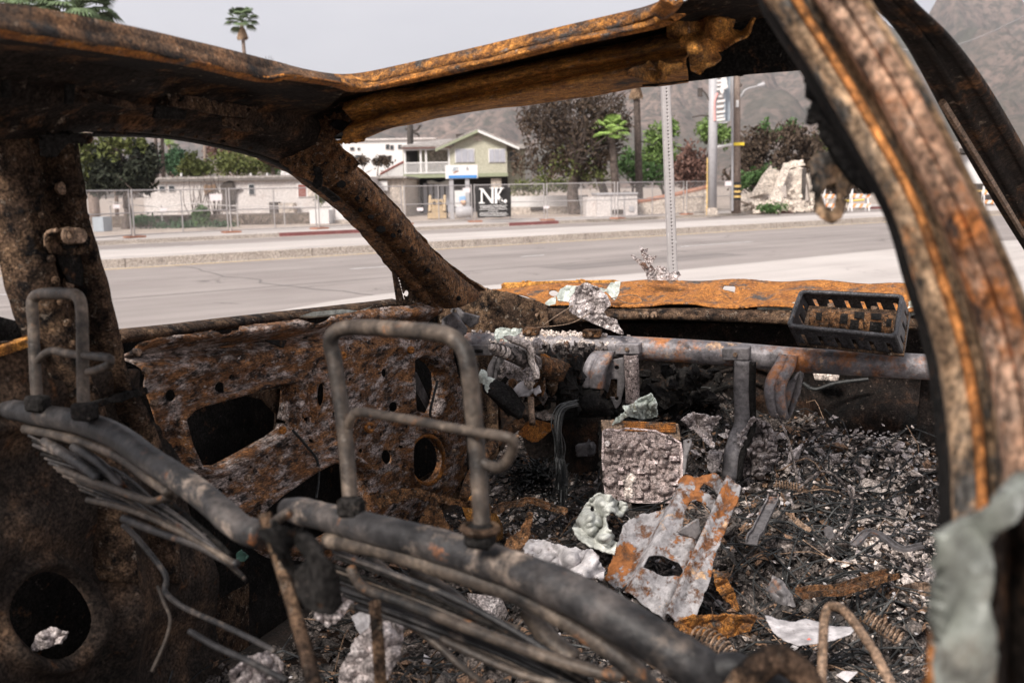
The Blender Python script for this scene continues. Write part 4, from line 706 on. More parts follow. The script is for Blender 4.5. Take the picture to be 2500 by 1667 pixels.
# ------------------------------------------------------------------ the hazy air
m = bpy.data.materials.new('air'); m.use_nodes = True; t = m.node_tree; t.nodes.remove(t.nodes['Principled BSDF']); pv = t.nodes.new('ShaderNodeVolumePrincipled')
pv.inputs['Color'].default_value = (.93, .93, 1.0, 1); pv.inputs['Density'].default_value = .00015; pv.inputs['Anisotropy'].default_value = .2
t.links.new(pv.outputs[0], t.nodes['Material Output'].inputs['Volume'])
MB().bx(-6500, 6500, -3500, 6500, -60, 1400).build('haze', m, None, kind='stuff', label='thin pale haze over the whole place', cat='haze', base=(0, 0, -60))

# joints across pavements and kerbs
M['joint'] = flat('dark_joint', (.20, .17, .15), .9, .2)
for k in range(26):
    s_ = -60 + k * 5.1
    rsheet('pavement_joint', s_, s_ + .03, T3 + .17, T3 + 4.5, .154, M['joint']); rsheet('kerb_joint', s_ + 1, s_ + 1.03, T1 - .004, T1 + .16, .2215, M['joint'], .22)
rsheet('gutter', -250, 420, T3 - .5, T3 - .01, .004, M['curb']); rsheet('gutter', -250, 420, T1 - .28, T1 - .01, .004, M['curb'])

# sealed cracks, a utility patch and tyre-worn joints in the roadway
M['tar'] = flat('tar_seal', (.155, .138, .13), .8, .2); rs9 = random.Random(9)
for k in range(7):
    s_ = rs9.uniform(-45, 60); t0_, t1_ = (T0 + .4, T1 - .7) if k % 3 else (T2 + .4, T3 - .7); n_ = 16; tt_ = np.linspace(t0_, t1_, n_); ss_ = s_ + np.cumsum([rs9.gauss(0, .22) for _ in range(n_)]); w_ = rs9.uniform(.012, .028)
    G = np.stack([RP(ss_ - w_, tt_, np.full(n_, .004)), RP(ss_ + w_, tt_, np.full(n_, .004))], 1); MB().grid(G).build('road_crack', M['tar'], None, kind='structure')
for t_, w_ in ((T0 + 3.6, .018), (T0 + 7.0, .015), (T2 + 3.2, .02)):
    ss_ = np.linspace(-90, 110, 60); tt_ = t_ + A([.06 * mn.noise(Vector((x * .3, t_, 0))) for x in ss_]); G = np.stack([RP(ss_, tt_ - w_, np.full(60, .0045)), RP(ss_, tt_ + w_, np.full(60, .0045))], 1); MB().grid(G).build('road_seam', M['tar'], None, kind='structure')
M['patch'] = road_mat('asphalt_patch', (.17, .15, .142), (.215, .19, .18), (.3, .01, .5))
for s_, t_, ls, lt in ((-8, T0 + 5.2, 4.5, 1.5), (14, T0 + 2.2, 6, 1.1), (34, T0 + 6, 5, 1.6), (-26, T2 + 2.0, 6, 1.6)): rsheet('road_patch', s_, s_ + ls, t_, t_ + lt, .003, M['patch'])
# ------------------------------------------------------------------ the burnt-out car
CARLOC = car(1.2, -.45, .15)
C = thing('burnt_car', 'burnt-out rusted car shell with open sunroof and stripped cabin', 'car', CARLOC)
NL, NF = CR, -CF                      # into the cabin from the left side; towards the rear from the dash

# roof skin with the sunroof opening
def roofz(lo, la): return 1.945 + .14 * np.clip(np.asarray(la) + .87, -.5, .62) - .25 * np.clip(-np.asarray(la) - 1.0, 0, 1)
lipU = [(-70, 8), (0, 19), (115, 34), (291, 69), (478, 111), (650, 153), (727, 174), (790, 186), (840, 190), (900, 183), (1030, 155), (1183, 119), (1336, 82), (1489, 46), (1565, 29), (1620, 10), (1642, 2)]
lipL = [(-70, 62), (0, 73), (115, 92), (291, 119), (478, 151), (600, 181), (655, 191), (690, 184), (740, 189), (820, 201), (848, 209), (877, 216), (953, 203), (1183, 153), (1374, 107), (1565, 67), (1619, 50), (1650, 27), (1668, 4)]
def roofpt(lst, dz): return px3(lst, fpl(car(A(0.), A(-.87), A(1.945 + dz)), CZ - .14 * CR))
ru, rl = roofpt(lipU, 0), roofpt(lipL, -.028)
ou = np.stack([ru @ CF, ru @ CR], 1)
op = np.vstack([ou, [[1.36, -.27], [1.12, -.2], [.72, -.045], [-1.25, -.04], [-1.3, -.08], [-1.3, -.85], [-1.25, -.885], [ou[0][0] - .15, -.886]]])  # opening widened and lengthened out of view to let light in
def grow(p, d):
    p = A(p); t_ = np.roll(p, -1, 0) - np.roll(p, 1, 0); t_ /= np.linalg.norm(t_, axis=1)[:, None] + 1e-9; n_ = np.stack([-t_[:, 1], t_[:, 0]], 1)
    return p + n_ * d * (1 if sdf(p, A([p[3][0] + n_[3][0] * .01]), A([p[3][1] + n_[3][1] * .01]))[0] > 0 else -1)
panel('roof', [(-1.6, -1.12), (-1.6, .16), (0, .14), (1.3, .03), (1.55, .0), (1.86, -.1), (1.93, -.4), (1.86, -.95), (1.7, -1.12)], [op, grow(op, .022)],
      lambda x, y: car(x, y, roofz(x, y)), .03, M['roofdark'], C, h=lambda x, y: .004 * np.sin(x * 9) * np.sin(y * 7 + 1), n=CZ, thick=.003)
# lip round the sunroof: upright flange and its turned edge
nl = 130; a, b = spline(ru, nl), spline(rl, nl)
bo = A([(p - A([0, 0, 1.75])) * 1.0 for p in b])
ins = A([-CR * .0 for _ in b])
kc = int(np.argmin(np.linalg.norm(a - roofpt([(815, 189)], 0)[0], axis=1))); kb = int(np.argmin(np.linalg.norm(b - roofpt([(836, 205)], -.028)[0], axis=1)))
def part_lip(i0, i1, j0, j1, m, n_):
    a_, b_ = lin(a[i0:i1], n_), lin(b[j0:j1], n_); out = CF * .0
    G = np.stack([a_ + CZ * .004, a_ * .72 + b_ * .28, a_ * .42 + b_ * .58, a_ * .36 + b_ * .64 + CZ * .004 + CF * .007, a_ * .28 + b_ * .72 + CF * .004, b_], 1)
    for i in range(n_):
        for j in range(6): G[i, j] += A([nz(G[i, j], 14), nz(G[i, j], 14, 3), nz(G[i, j], 24, 6)]) * .003 * (j > 0)
    return MB().grid(G).build('sunroof_lip', m, C, smooth=True, solid=.004)
part_lip(0, kc + 1, 0, kb + 1, M['lipdark'], 70); part_lip(kc, nl, kb, nl, M['lip'], 80)
t = np.gradient(b, axis=0); t /= np.linalg.norm(t, axis=1)[:, None]; sideways = np.cross(t, CZ); sideways *= np.sign((sideways @ (CF * .6 - CR * .4)))[:, None]
G2 = np.stack([b + CZ * .001, b + sideways * .012 - CZ * .004, b + sideways * .03 + CZ * .006], 1)
MB().grid(G2).build('sunroof_flange', M['orange'], C, smooth=True, solid=.003)
# sheet metal lip on the two edges of the opening behind the view
mb = MB()
for p0, p1 in (((1.3, -.25), (1.12, -.2)), ((1.12, -.2), (.72, -.045)), ((.72, -.045), (-1.25, -.04)), ((-1.3, -.08), (-1.3, -.85)), ((ou[0][0] - .05, -.886), (-1.25, -.885))):
    lo = np.linspace(p0[0], p1[0], 20); la = np.linspace(p0[1], p1[1], 20); z = roofz(lo, la)
    mb.grid(np.stack([car(lo, la, z), car(lo, la, z - .03)], 1))
mb.build('sunroof_lip', M['roofdark'], C, solid=.004)

# left roof rail: several pressed steps from the lip down to the door opening
R1 = px3([(-90, 95), (0, 112), (115, 130), (291, 158), (478, 190), (631, 224), (720, 243), (800, 262)], fLA(-1.0))
R1b = px3([(-90, 150), (0, 168), (115, 185), (291, 205), (478, 232), (600, 256), (700, 280), (775, 296)], fLA(-1.08))
R2 = px3([(-90, 232), (0, 246), (150, 252), (291, 250), (478, 272), (600, 300), (690, 328), (750, 350)], fLA(-1.10))
R3 = px3([(-90, 322), (0, 336), (130, 332), (222, 318), (383, 325), (497, 341), (612, 367), (700, 398)], fLA(-1.17))
n = 90
rl_left = spline(rl[:12], n)
S1, S1b, S2, S3 = (spline(q, n) for q in (R1, R1b, R2, R3))
G = np.stack([rl_left + CZ * .003 - CR * .03 + CF * .01, S1 * .5 + rl_left * .5 + CZ * .004 - CR * .01, S1, S1 * .5 + S1b * .5 - CR * .03, S1b, S1b * .6 + S2 * .4 + CR * .012, S2 + CR * .015, S2 * .6 + S3 * .4, S2 * .3 + S3 * .7 + CR * .012, S3 + CR * .008, S3 - CR * .03, S3 - CR * .06 + CZ * .02], 1)
for i in range(n):
    for j in range(1, 10): G[i, j] += CR * .006 * (nz(G[i, j], 8) + .7 * nz(G[i, j], 25, 2))
MB().grid(G).build('roof_rail', M['roofdark'], C, smooth=True, solid=.004)
# brackets on the rail, and dark sheets painting the shade of its slots
for pl, la, m in (([(405, 228), (470, 236), (560, 252), (625, 262), (618, 288), (540, 282), (470, 268), (410, 258)], -1.055, 'bpillar'),
                  ([(170, 205), (240, 232), (330, 255), (328, 268), (240, 250), (165, 222)], -1.06, 'bpillar'),
                  ([(548, 288), (600, 292), (640, 318), (585, 322), (545, 306)], -1.06, 'bpillar')):
    panel('rail_bracket', pl, [ell(pl[0][0] + 30, pl[0][1] + 18, 5, 4), ell(pl[3][0] - 22, pl[3][1] + 6, 6, 5)], fLA(la), 2.5, M[m], C, thick=.006, rag=3)
for pl in ([(380, 255), (412, 262), (455, 270), (450, 292), (372, 290)], [(160, 205), (182, 206), (178, 255), (158, 254)], [(5, 195), (25, 196), (26, 240), (3, 240)], [(355, 165), (480, 188), (490, 205), (420, 200), (350, 185)]):
    panel('rail_slot_shade', pl, [], fLA(-1.052), 5, M['char'], C, thick=.004)
loft2('weather_strip', px3([(222, 321), (383, 327), (497, 344), (612, 370), (689, 397), (765, 436), (830, 484)], fLA(-1.175)), px3([(222, 331), (383, 335), (497, 352), (612, 380), (685, 408), (755, 446), (815, 492)], fLA(-1.19)), [(0, 0), (.5, .008), (1, 0)], M['char'], C, NL, dent=.002)

# windshield header
hx = [(850, 240, 268, 296, 322, 348, 352), (953, 207, 240, 268, 290, 309, 313), (1030, 206, 235, 255, 272, 286, 294), (1183, 172, 199, 220, 245, 253, 268), (1336, 143, 166, 186, 213, 222, 248), (1489, 113, 143, 159, 183, 196, 224), (1580, 92, 124, 140, 163, 184, 211), (1680, 68, 102, 120, 146, 172, 200)]
los = [1.74, 1.66, 1.705, 1.665, 1.70, 1.83]
rows = []
for k in range(6): rows.append(spline(A([LO(A(float(q[0])), A(float(q[k + 1])), los[k]) for q in hx]), 110))
G = np.stack([rows[0] + CF * .05 + CZ * .01, rows[0], rows[0] * .45 + rows[1] * .55 + NF * .014, rows[1] + NF * .018, rows[1] * .5 + rows[2] * .5 + CF * .004, rows[2] + CF * .018, rows[2] * .5 + rows[3] * .5 + CF * .004, rows[3] + NF * .018, rows[3] * .4 + rows[4] * .6 + NF * .012, rows[4], rows[5]], 1)
for i in range(G.shape[0]):
    for j in range(G.shape[1]): G[i, j] += NF * .006 * (nz(G[i, j], 7) + .7 * nz(G[i, j], 22, 2)) + CZ * .003 * nz(G[i, j], 15, 5) * (j > 7)
MB().grid(G).build('windshield_header', M['header'], C, smooth=True, solid=.004)
# black inner face behind the right end of the header
panel('visor_mount', [(1560, 70), (1668, 10), (1845, -30), (1960, 172), (1830, 182), (1700, 197), (1570, 212)], [], fLO(1.80), 8, M['char'], C, thick=.006)
# torn brackets at the header's right end
for pl, lo in (([(1585, 150), (1600, 168), (1612, 150), (1640, 160), (1655, 150), (1668, 158), (1664, 175), (1650, 172), (1645, 192), (1632, 188), (1628, 196), (1600, 199), (1580, 196), (1540, 190), (1550, 170)], 1.62),
               ([(1660, 95), (1700, 70), (1745, 50), (1790, 45), (1784, 70), (1800, 72), (1850, 45), (1822, 88), (1790, 110), (1742, 122), (1755, 140), (1745, 158), (1700, 177), (1684, 172), (1684, 158), (1690, 140), (1678, 112), (1655, 112)], 1.60),
               ([(1640, 60), (1720, 40), (1760, 48), (1700, 72), (1650, 100), (1630, 90)], 1.66)):
    panel('torn_bracket', pl, [], fLO(lo), 3, M['header'], C, h=lambda x, y: .03 * np.sin(x * .06) * np.cos(y * .05), n=NF, thick=.004)
# junction of header, rail and pillar
gus = panel('pillar_gusset', [(590, 300), (690, 275), (760, 262), (850, 232), (905, 232), (930, 275), (905, 318), (860, 348), (845, 335), (835, 318), (815, 335), (838, 365), (870, 400), (850, 425), (800, 460), (735, 430), (690, 398), (640, 372), (600, 355)],
      [ell(719, 354, 22, 14, .15), ell(804, 279, 9, 9), ell(687, 343, 7, 7)], fD(1.96), 3, M['pillar'], C,
      h=lambda x, y: .014 * np.exp(-((x - 780 - (y - 330) * -.5) / 40) ** 2) - .03 * np.clip((x - 820) / 90, 0, 1) + .004 * np.sin(x * .11 + y * .08), n=NF, thick=.006)
panel('gusset_hole_shade', ell(832, 306, 24, 13, .2), [], fD(1.905), 3, M['gapshade'], C, thick=.003)  # solid dark disc paints the shade of a hole
panel('gusset_backing', [(670, 330), (780, 255), (880, 255), (900, 300), (862, 338), (800, 340), (745, 390)], [], fD(2.03), 10, M['gapshade'], C)  # dark sheet behind the gusset holes, their shade put into its colour
for x, y, r in ((687, 343, 10), (804, 279, 12), (778, 386, 13), (735, 420, 7)):
    t = np.linspace(0, 2 * math.pi, 17); MB().tube(P(x + r * np.cos(t), y + r * np.sin(t), np.full(17, 1.935)), .003, 6).build('bolt_ring', M['pillar'], C)
panel('torn_tab', [(800, 350), (838, 335), (885, 318), (930, 300), (905, 325), (880, 345), (850, 352), (838, 340), (825, 352), (812, 345)], [], fD(1.9), 2.5, M['header'], C, h=lambda x, y: .012 * np.sin(x * .12), n=NF)

# left front pillar
pin = px3([(770, 318), (800, 345), (865, 386), (953, 471), (1010, 536), (1064, 600), (1106, 638), (1150, 674), (1198, 706)], fLA(-1.2))
pout = px3([(680, 385), (715, 404), (765, 429), (845, 492), (900, 543), (949, 600), (991, 653), (1033, 700), (1078, 768)], fLA(-1.2))
ap = loft2('windshield_pillar', pout, pin, [(0, -.05), (.05, -.012), (.09, -.045), (.20, -.05), (.25, .002), (.32, .014), (.55, .018), (.74, .010), (.79, -.008), (.86, -.022), (.93, -.022), (.96, -.012), (1, -.035)], M['pillar'], C, NL, 110, 3, .006, dsc=14)
for x, y, rx, ry in ((820, 431, 9, 11), (833, 450, 11, 9), (872, 484, 6, 5), (880, 513, 5, 6), (900, 485, 8, 7), (905, 530, 8, 6), (930, 560, 11, 9), (960, 575, 6, 6), (985, 612, 5, 5), (1000, 640, 4, 4), (1085, 690, 5, 5), (975, 565, 4, 4), (1045, 660, 6, 5), (1120, 728, 5, 6)):
    panel('rust_hole_shade', ell(x, y, rx, ry), [], fLA(-1.184), 2.2, M['gapshade'], ap, thick=.002)  # dark discs on the pillar paint the shade of rust holes
panel('pillar_foot', [(1060, 690), (1130, 660), (1190, 700), (1260, 718), (1330, 748), (1335, 800), (1240, 808), (1130, 815), (1060, 790)], [], fLO(2.86), 5, M['bpillar'], C, h=lambda x, y: .03 * np.sin((x - 1060) * .016) + .006 * np.sin(x * .1), n=NF)
panel('clip', [(765, 405), (782, 410), (788, 440), (784, 458), (772, 462), (764, 452), (770, 432)], [ell(778, 457, 3, 2)], fD(1.9), 2, M['char'], C, thick=.012)

# mirror sail: perforated triangle at the foot of the pillar
hs = []
for i in range(17): hs.append(ell(953 + i * 2.1 + (0), 612 + i * 7.3, 2.1, 2.6, 0, 8)); 
for i in range(15): hs.append(ell(961 + i * 1.7, 618 + i * 7.6, 2.0, 2.6, 0, 8))
for i in range(12): hs.append(ell(972 + i * 5.6, 616 + i * 7.0, 2.2, 2.6, 0, 8))
for x, y in ((1005, 668), (1015, 684), (1022, 705), (1030, 716), (985, 684), (995, 692), (1008, 716), (1000, 708), (1038, 722), (990, 668)): hs.append(ell(x, y, 2.3, 2.6, 0, 8))
hs += [[(1003, 702), (1012, 688), (1024, 690), (1031, 703), (1025, 716), (1013, 717)], ell(992, 716, 6, 8, 0, 12)]
panel('mirror_sail', [(948, 600), (962, 605), (1000, 655), (1040, 700), (1062, 735), (1050, 745), (975, 748), (968, 735)], hs, fLA(-1.245), 1.5, M['bpillar'], C, thick=.003)

# left middle pillar with its belt anchor
bl = px3([(-10, 335), (0, 364), (23, 459), (42, 550), (77, 703), (115, 810), (161, 914), (184, 971), (215, 1080), (250, 1250), (275, 1420)], fLA(-1.18))
br = px3([(205, 328), (199, 352), (218, 478), (230, 550), (260, 665), (295, 810), (325, 925), (367, 1010), (406, 1105), (440, 1250), (450, 1420)], fLA(-1.2))
loft2('door_pillar', bl, br, [(0, -.05), (.05, -.01), (.12, .006), (.24, .012), (.33, .0), (.40, -.03), (.66, -.032), (.72, .0), (.78, .012), (.88, .010), (.94, .0), (1, -.05)], M['bpillar'], C, NL, 100, 3, .004, dsc=12)
panel('belt_anchor_plate', [(112, 585), (120, 572), (148, 560), (200, 566), (218, 580), (214, 605), (200, 620), (160, 625), (125, 618), (115, 604)], [[(140, 590), (200, 588), (196, 605), (150, 608)]], fLA(-1.155), 2, M['bpillar'], C, thick=.006)
c = LA(A(168.), A(575.), -1.15); MB().tube(A([c - CR * .01, c + CR * .02 - CF * .005, c + CR * .03 - CF * .008]), [.012, .012, .011], 14).build('anchor_bolt', M['copper'], C)
c = LA(A(168.), A(575.), -1.12); tt = np.linspace(0, 2 * math.pi, 17); MB().tube(A([c + CF * .009 * math.cos(q) + CZ * .009 * math.sin(q) for q in tt]), .004, 6).build('anchor_bolt_rim', M['copper'], C)
MB().tube(spline(pxD([(112, 600, 1.44), (114, 570, 1.43), (140, 562, 1.42)]), 10), .003, 6).build('belt_wire', M['copper'], C)
panel('pillar_slot_shade', [(140, 600), (205, 600), (200, 700), (165, 690), (142, 640)], [], fLA(-1.196), 5, M['char'], C)  # solid dark sheet paints the shade inside the slot
panel('pillar_bracket', [(100, 330), (150, 326), (215, 325), (222, 340), (215, 352), (160, 350), (130, 385), (105, 380)], [ell(210, 339, 5, 6)], fLA(-1.12), 2.5, M['char'], C, thick=.01)
# lower inner panel of the middle pillar, with the speaker-sized hole
panel('quarter_panel', [(-60, 845), (60, 830), (150, 880), (250, 905), (330, 900), (352, 985), (420, 1110), (470, 1240), (520, 1400), (560, 1700), (-80, 1700)],
      [ell(118, 1500, 92, 108, .15, 30), ell(295, 1037, 8, 8, 0, 10), ell(133, 908, 26, 22)], fLA(-1.21), 6, M['quarter'], C,
      h=lambda x, y: .03 * np.exp(-(((x - 300) / 40) ** 2)) * np.clip((y - 1150) / 100, 0, 1) + .02 * np.exp(-((np.hypot(x - 118, (y - 1500) * .87) - 112) / 14) ** 2) + .012 * np.sin(y * .02 + x * .01) + .01 * np.exp(-((y - 1045) / 14) ** 2), n=NL, thick=.005)
panel('outer_skin', [(-120, 740), (60, 790), (300, 815), (600, 780), (980, 732), (1120, 760), (1140, 1260), (560, 1700), (-120, 1700)], [], fLA(-1.40), 25, M['char'], C, h=lambda x, y: .01 * np.sin(x * .01), n=NL)
panel('lower_belt', [(-60, 858), (0, 843), (110, 812), (120, 826), (0, 866), (-60, 880)], [], fLA(-1.215), 4, M['header'], C, thick=.02)
panel('cross_strap', [(205, 985), (330, 950), (352, 945), (355, 960), (338, 968), (210, 998)], [], fLA(-1.17), 3, M['char'], C, thick=.01, rag=4, ragf=.08)

# left front door: outer belt rail, pressed inner panel with its openings
loft2('door_belt_rail', px3([(296, 808), (440, 793), (574, 777), (740, 758), (900, 740), (972, 731)], fLA(-1.31)), px3([(300, 840), (440, 822), (574, 803), (740, 785), (900, 765), (985, 752)], fLA(-1.29)), [(0, -.02), (.2, 0), (.6, 0), (1, -.02)], M['bpillar'], C, NL, 60)
dholes = [[(440, 1025), (455, 1008), (478, 998), (560, 976), (631, 955), (690, 938), (704, 940), (700, 990), (690, 1050), (660, 1072), (600, 1105), (536, 1139), (500, 1140), (478, 1130), (455, 1080)],
          [(620, 1262), (622, 1235), (640, 1212), (727, 1155), (770, 1136), (823, 1130), (862, 1135), (884, 1155), (886, 1262), (760, 1330), (650, 1330)],
          [(1009, 882), (1031, 873), (1052, 885), (1068, 908), (1071, 949), (1064, 985), (1053, 1010), (1035, 1008), (1012, 997), (1010, 940)],
          ell(1041, 1122, 40, 57, .05, 26), ell(782, 963, 9, 30, 0, 14), ell(536, 946, 13, 14), ell(415, 965, 14, 15), ell(561, 919, 6, 7), ell(633, 892, 5, 6), ell(937, 910, 7, 11), ell(958, 993, 11, 13),
          ell(943, 1115, 12, 18, -.2), ell(742, 1022, 5, 6), ell(694, 1030, 4, 5), ell(750, 1075, 5, 5), ell(880, 1100, 6, 6), ell(535, 1196, 6, 6), ell(985, 1040, 4, 7)] + [ell(x, y, r, r * 1.1, 0, 9) for x, y, r in ((470, 935, 4), (500, 925, 3.5), (590, 905, 4), (680, 880, 4), (720, 870, 3.5), (760, 905, 4), (800, 890, 4), (850, 925, 5), (880, 965, 4), (815, 1010, 5), (860, 1060, 4), (800, 1080, 4), (905, 1000, 4), (395, 920, 4), (430, 1090, 4), (470, 1160, 4), (560, 1170, 5), (610, 1140, 4), (650, 1115, 4), (700, 1085, 4), (930, 1060, 5), (975, 1090, 4), (1000, 860, 4), (1085, 1000, 4), (1095, 1060, 4), (840, 850, 4), (900, 840, 4), (960, 855, 4))]
def doorh(x, y):
    yb = 812 - (x - 330) * .108
    d = y - yb                                           # below the belt edge
    h = .045 * np.exp(-((d - 22) / 15) ** 2) * (.7 + .3 * np.sin(x * .013 + .6 * np.sin(x * .04))) - .026 * np.exp(-((d - 62) / 12) ** 2) + .014 * np.exp(-((d - 100) / 22) ** 2)
    for q, rad in ((0, 26), (1, 22), (2, 18), (3, 14)):
        s = sdf(dholes[q], x, y); h = h + (.024 if q < 2 else .016) * np.exp(-((s - 12) / 8) ** 2) - .022 * np.exp(-(np.clip(s, 0, None) / 4.0) ** 2)
    for xc in (722, 742, 762): h = h + .012 * np.exp(-((x - xc - (y - 1000) * .05) / 5) ** 2) * ((y > 930) & (y < 1045))
    dg = (y - 1245) + (x - 500) * .62                    # slanted armrest beam
    h = h + .035 * np.exp(-((dg - 30) / 38) ** 2) * (x < 800) * (x > 440)
    h = h + .012 * np.exp(-((x - 985) / 9) ** 2) * (y > 830) + .012 * np.exp(-((x - 820) / 40) ** 2) * np.exp(-((y - 900) / 40) ** 2)
    h = h + .0015 * np.sin(x * .021) * np.sin(y * .027)
    return h
dp = panel('door_panel', [(321, 838), (360, 826), (470, 812), (490, 806), (500, 816), (512, 816), (525, 808), (545, 806), (560, 798), (712, 780), (722, 788), (740, 790), (775, 782), (800, 772), (900, 754), (987, 746), (1020, 738), (1040, 730), (1052, 745), (1050, 780), (1100, 850), (1130, 960), (1140, 1150), (1100, 1220), (1000, 1270), (840, 1380), (650, 1360), (560, 1300), (500, 1240), (440, 1170), (400, 1090), (370, 1000), (345, 930), (330, 880)],
      dholes, fLA(-1.25), 3.6, M['door'], C, h=doorh, n=NL, thick=.004, rag=1.5)
# folded pieces seen inside the openings
panel('inner_brace', [(590, 965), (700, 942), (696, 1000), (668, 1062), (672, 1010), (640, 975)], [], fLA(-1.285), 4, M['bpillar'], dp)
panel('regulator_arm', [(1012, 900), (1040, 960), (1058, 1005), (1046, 1006), (1020, 960), (1008, 930)], [], fLA(-1.29), 4, M['steel'], dp)
MB().tube(spline(px3([(1068, 930), (1058, 970), (1050, 1010), (1060, 1040)], fLA(-1.235)), 16), .004, 6).build('cable', M['wire'], dp)
MB().tube(spline(px3([(715, 1050), (750, 1090), (775, 1125), (778, 1170), (772, 1215)], fLA(-1.2)), 18), .003, 6).build('cable', M['wire'], dp)
panel('plate', [(640, 830), (700, 830), (690, 850)], [], fLA(-1.215), 3, M['char'], dp)
t = np.linspace(0, 2 * math.pi, 25)
MB().tube(px3(np.stack([1041 + 43 * np.cos(t), 1122 + 60 * np.sin(t)], 1), fLA(-1.238)), .006, 8).build('speaker_ring', M['orange'], dp)
for x, y, r in ((902, 1043, 9), (836, 868, 6), (1003, 854, 5), (690, 1050, 5)):
    t = np.linspace(0, 2 * math.pi, 13); MB().tube(px3(np.stack([x + r * np.cos(t), y + r * np.sin(t)], 1), fLA(-1.225)), .005, 6).build('grommet', M['orange'], dp)
obj('glass_shard', *(lambda p: (np.vstack([p, p + CZ * .004 + CR * .006]), [(0, 1, 2, 3, 4, 5, 6, 7), (15, 14, 13, 12, 11, 10, 9, 8)] + [(i, (i + 1) % 8, 8 + (i + 1) % 8, 8 + i) for i in range(8)]))(px3([(730, 775), (760, 765), (830, 759), (870, 762), (903, 752), (880, 764), (830, 770), (760, 776)], fLA(-1.26))), M['melt'], None, label='sliver of melted glass lying along the driver door belt line', cat='glass', base=LA(A(810.), A(768.), -1.26))

# right side: near door pillar across the right of the view, and the roof rail beyond
nlft = [(1830, -60, .80), (1845, 0, .80), (1952, 168, .80), (2059, 344, .78), (2155, 517, .76), (2208, 692, .75), (2255, 850, .74), (2282, 1000, .72), (2296, 1180, .70), (2300, 1400, .68), (2300, 1720, .66)]
nrgt = [(2100, -60, .72), (2130, 0, .72), (2251, 191, .70), (2365, 413, .67), (2453, 600, .65), (2520, 760, .64), (2565, 930, .62), (2590, 1100, .61), (2600, 1250, .60), (2605, 1450, .58), (2610, 1720, .57)]
nn = -(ray(A(2250.), A(600.))); nn /= np.linalg.norm(nn)
la_, rb_ = spline(pxD(nlft), 90), spline(pxD(nrgt), 90)
def strip(name, t0, t1, prof, m, ms=3):
    return loft2(name, la_ * (1 - t0) + rb_ * t0, la_ * (1 - t1) + rb_ * t1, prof, m, C, nn, 90, ms, .002, .003)
strip('pillar_seal', 0, .115, [(0, -.05), (.3, -.02), (1, -.006)], M['char'])
strip('pillar_flange', .115, .33, [(0, -.006), (.12, .004), (.8, .006), (1, -.002)], M['nearB'])
strip('pillar_edge', .33, .41, [(0, -.002), (.3, .006), (.7, .005), (1, -.008)], M['nearO'])
strip('pillar_groove', .41, .56, [(0, -.008), (.3, -.022), (.75, -.022), (1, -.002)], M['nearB'])
strip('pillar_face', .56, .90, [(0, -.002), (.08, .014), (.45, .017), (.5, .008), (.6, .008), (.66, .015), (.88, .012), (1, .000)], M['near'], 4)
strip('pillar_return', .90, 1.0, [(0, .002), (.3, -.012), (.7, -.006), (1, -.03)], M['nearB'])
# ragged seal remains on its inner edge
panel('seal_remnant', [(1950, 165), (1970, 205), (1968, 235), (1985, 245), (1975, 280), (1968, 300), (1985, 305), (2000, 298), (2005, 335), (2030, 375), (2045, 400), (2075, 440), (2110, 470), (2130, 480), (2100, 410), (2050, 310)], [], fD(.86), 5, M['char'], C, thick=.01)
bg_ = panel('belt_guide', [(1978, 395), (2000, 375), (2030, 368), (2055, 385), (2075, 420), (2090, 450), (2062, 470), (2060, 500), (2050, 530), (2032, 541), (2010, 535), (1992, 518), (1986, 480), (1988, 440)], [[(2003, 470), (2014, 452), (2034, 450), (2044, 475), (2042, 505), (2030, 518), (2012, 512), (2004, 495)]], fD(.92), 3.5, M['nearB'], C, h=lambda x, y: .01 * np.sin(x * .05) * np.sin(y * .04), n=nn, thick=.009)
# roof rail and front pillar on the right, dark behind the near pillar
loft2('roof_rail', pxD([(2060, -80, 1.15), (2124, 0, 1.22), (2212, 107, 1.35), (2327, 318, 1.65), (2420, 480, 1.9), (2520, 640, 2.2), (2600, 760, 2.4)]), pxD([(2170, -80, 1.12), (2228, 0, 1.2), (2319, 88, 1.3), (2404, 199, 1.5), (2480, 325, 1.72), (2560, 470, 1.95), (2660, 640, 2.3)]),
      [(0, -.03), (.1, .0), (.3, .0), (.36, .012), (.45, .012), (.5, -.005), (.75, -.005), (.8, .008), (.92, .006), (1, -.03)], M['roofdark'], C, -ray(A(2350.), A(250.)) / 1.2, 60, 3, .002)
MB().tube(spline(pxD([(2300, 250, 1.5), (2400, 410, 1.7), (2500, 575, 2.05)]), 16), .006, 6).build('drip_moulding', M['copper'], C)

# glass remains and torn frame of the rear door, very close to the lens
sh = [(2290, 1297), (2340, 1275), (2380, 1255), (2430, 1210), (2500, 1165), (2560, 1140), (2560, 1190), (2480, 1240), (2425, 1290), (2416, 1400), (2412, 1720), (2285, 1720), (2288, 1400)]
panel('door_glass', sh, [], fD(.5), 7, M['meltd'], C, h=lambda x, y: .007 * np.sin(x * .035 + 1.5 * np.sin(y * .012)) * np.sin(y * .009), n=nn, thick=.010, rag=7, ragf=.02)
panel('rear_door_frame', [(2405, 1300), (2470, 1250), (2560, 1200), (2600, 1720), (2405, 1720)], [], fD(.53), 12, M['roofdark'], C, h=lambda x, y: .02 * np.sin(x * .04), n=nn, thick=.01)
panel('rear_door_edge', [(2270, 1540), (2292, 1500), (2298, 1720), (2262, 1720)], [], fD(.52), 6, M['nearO'], C)

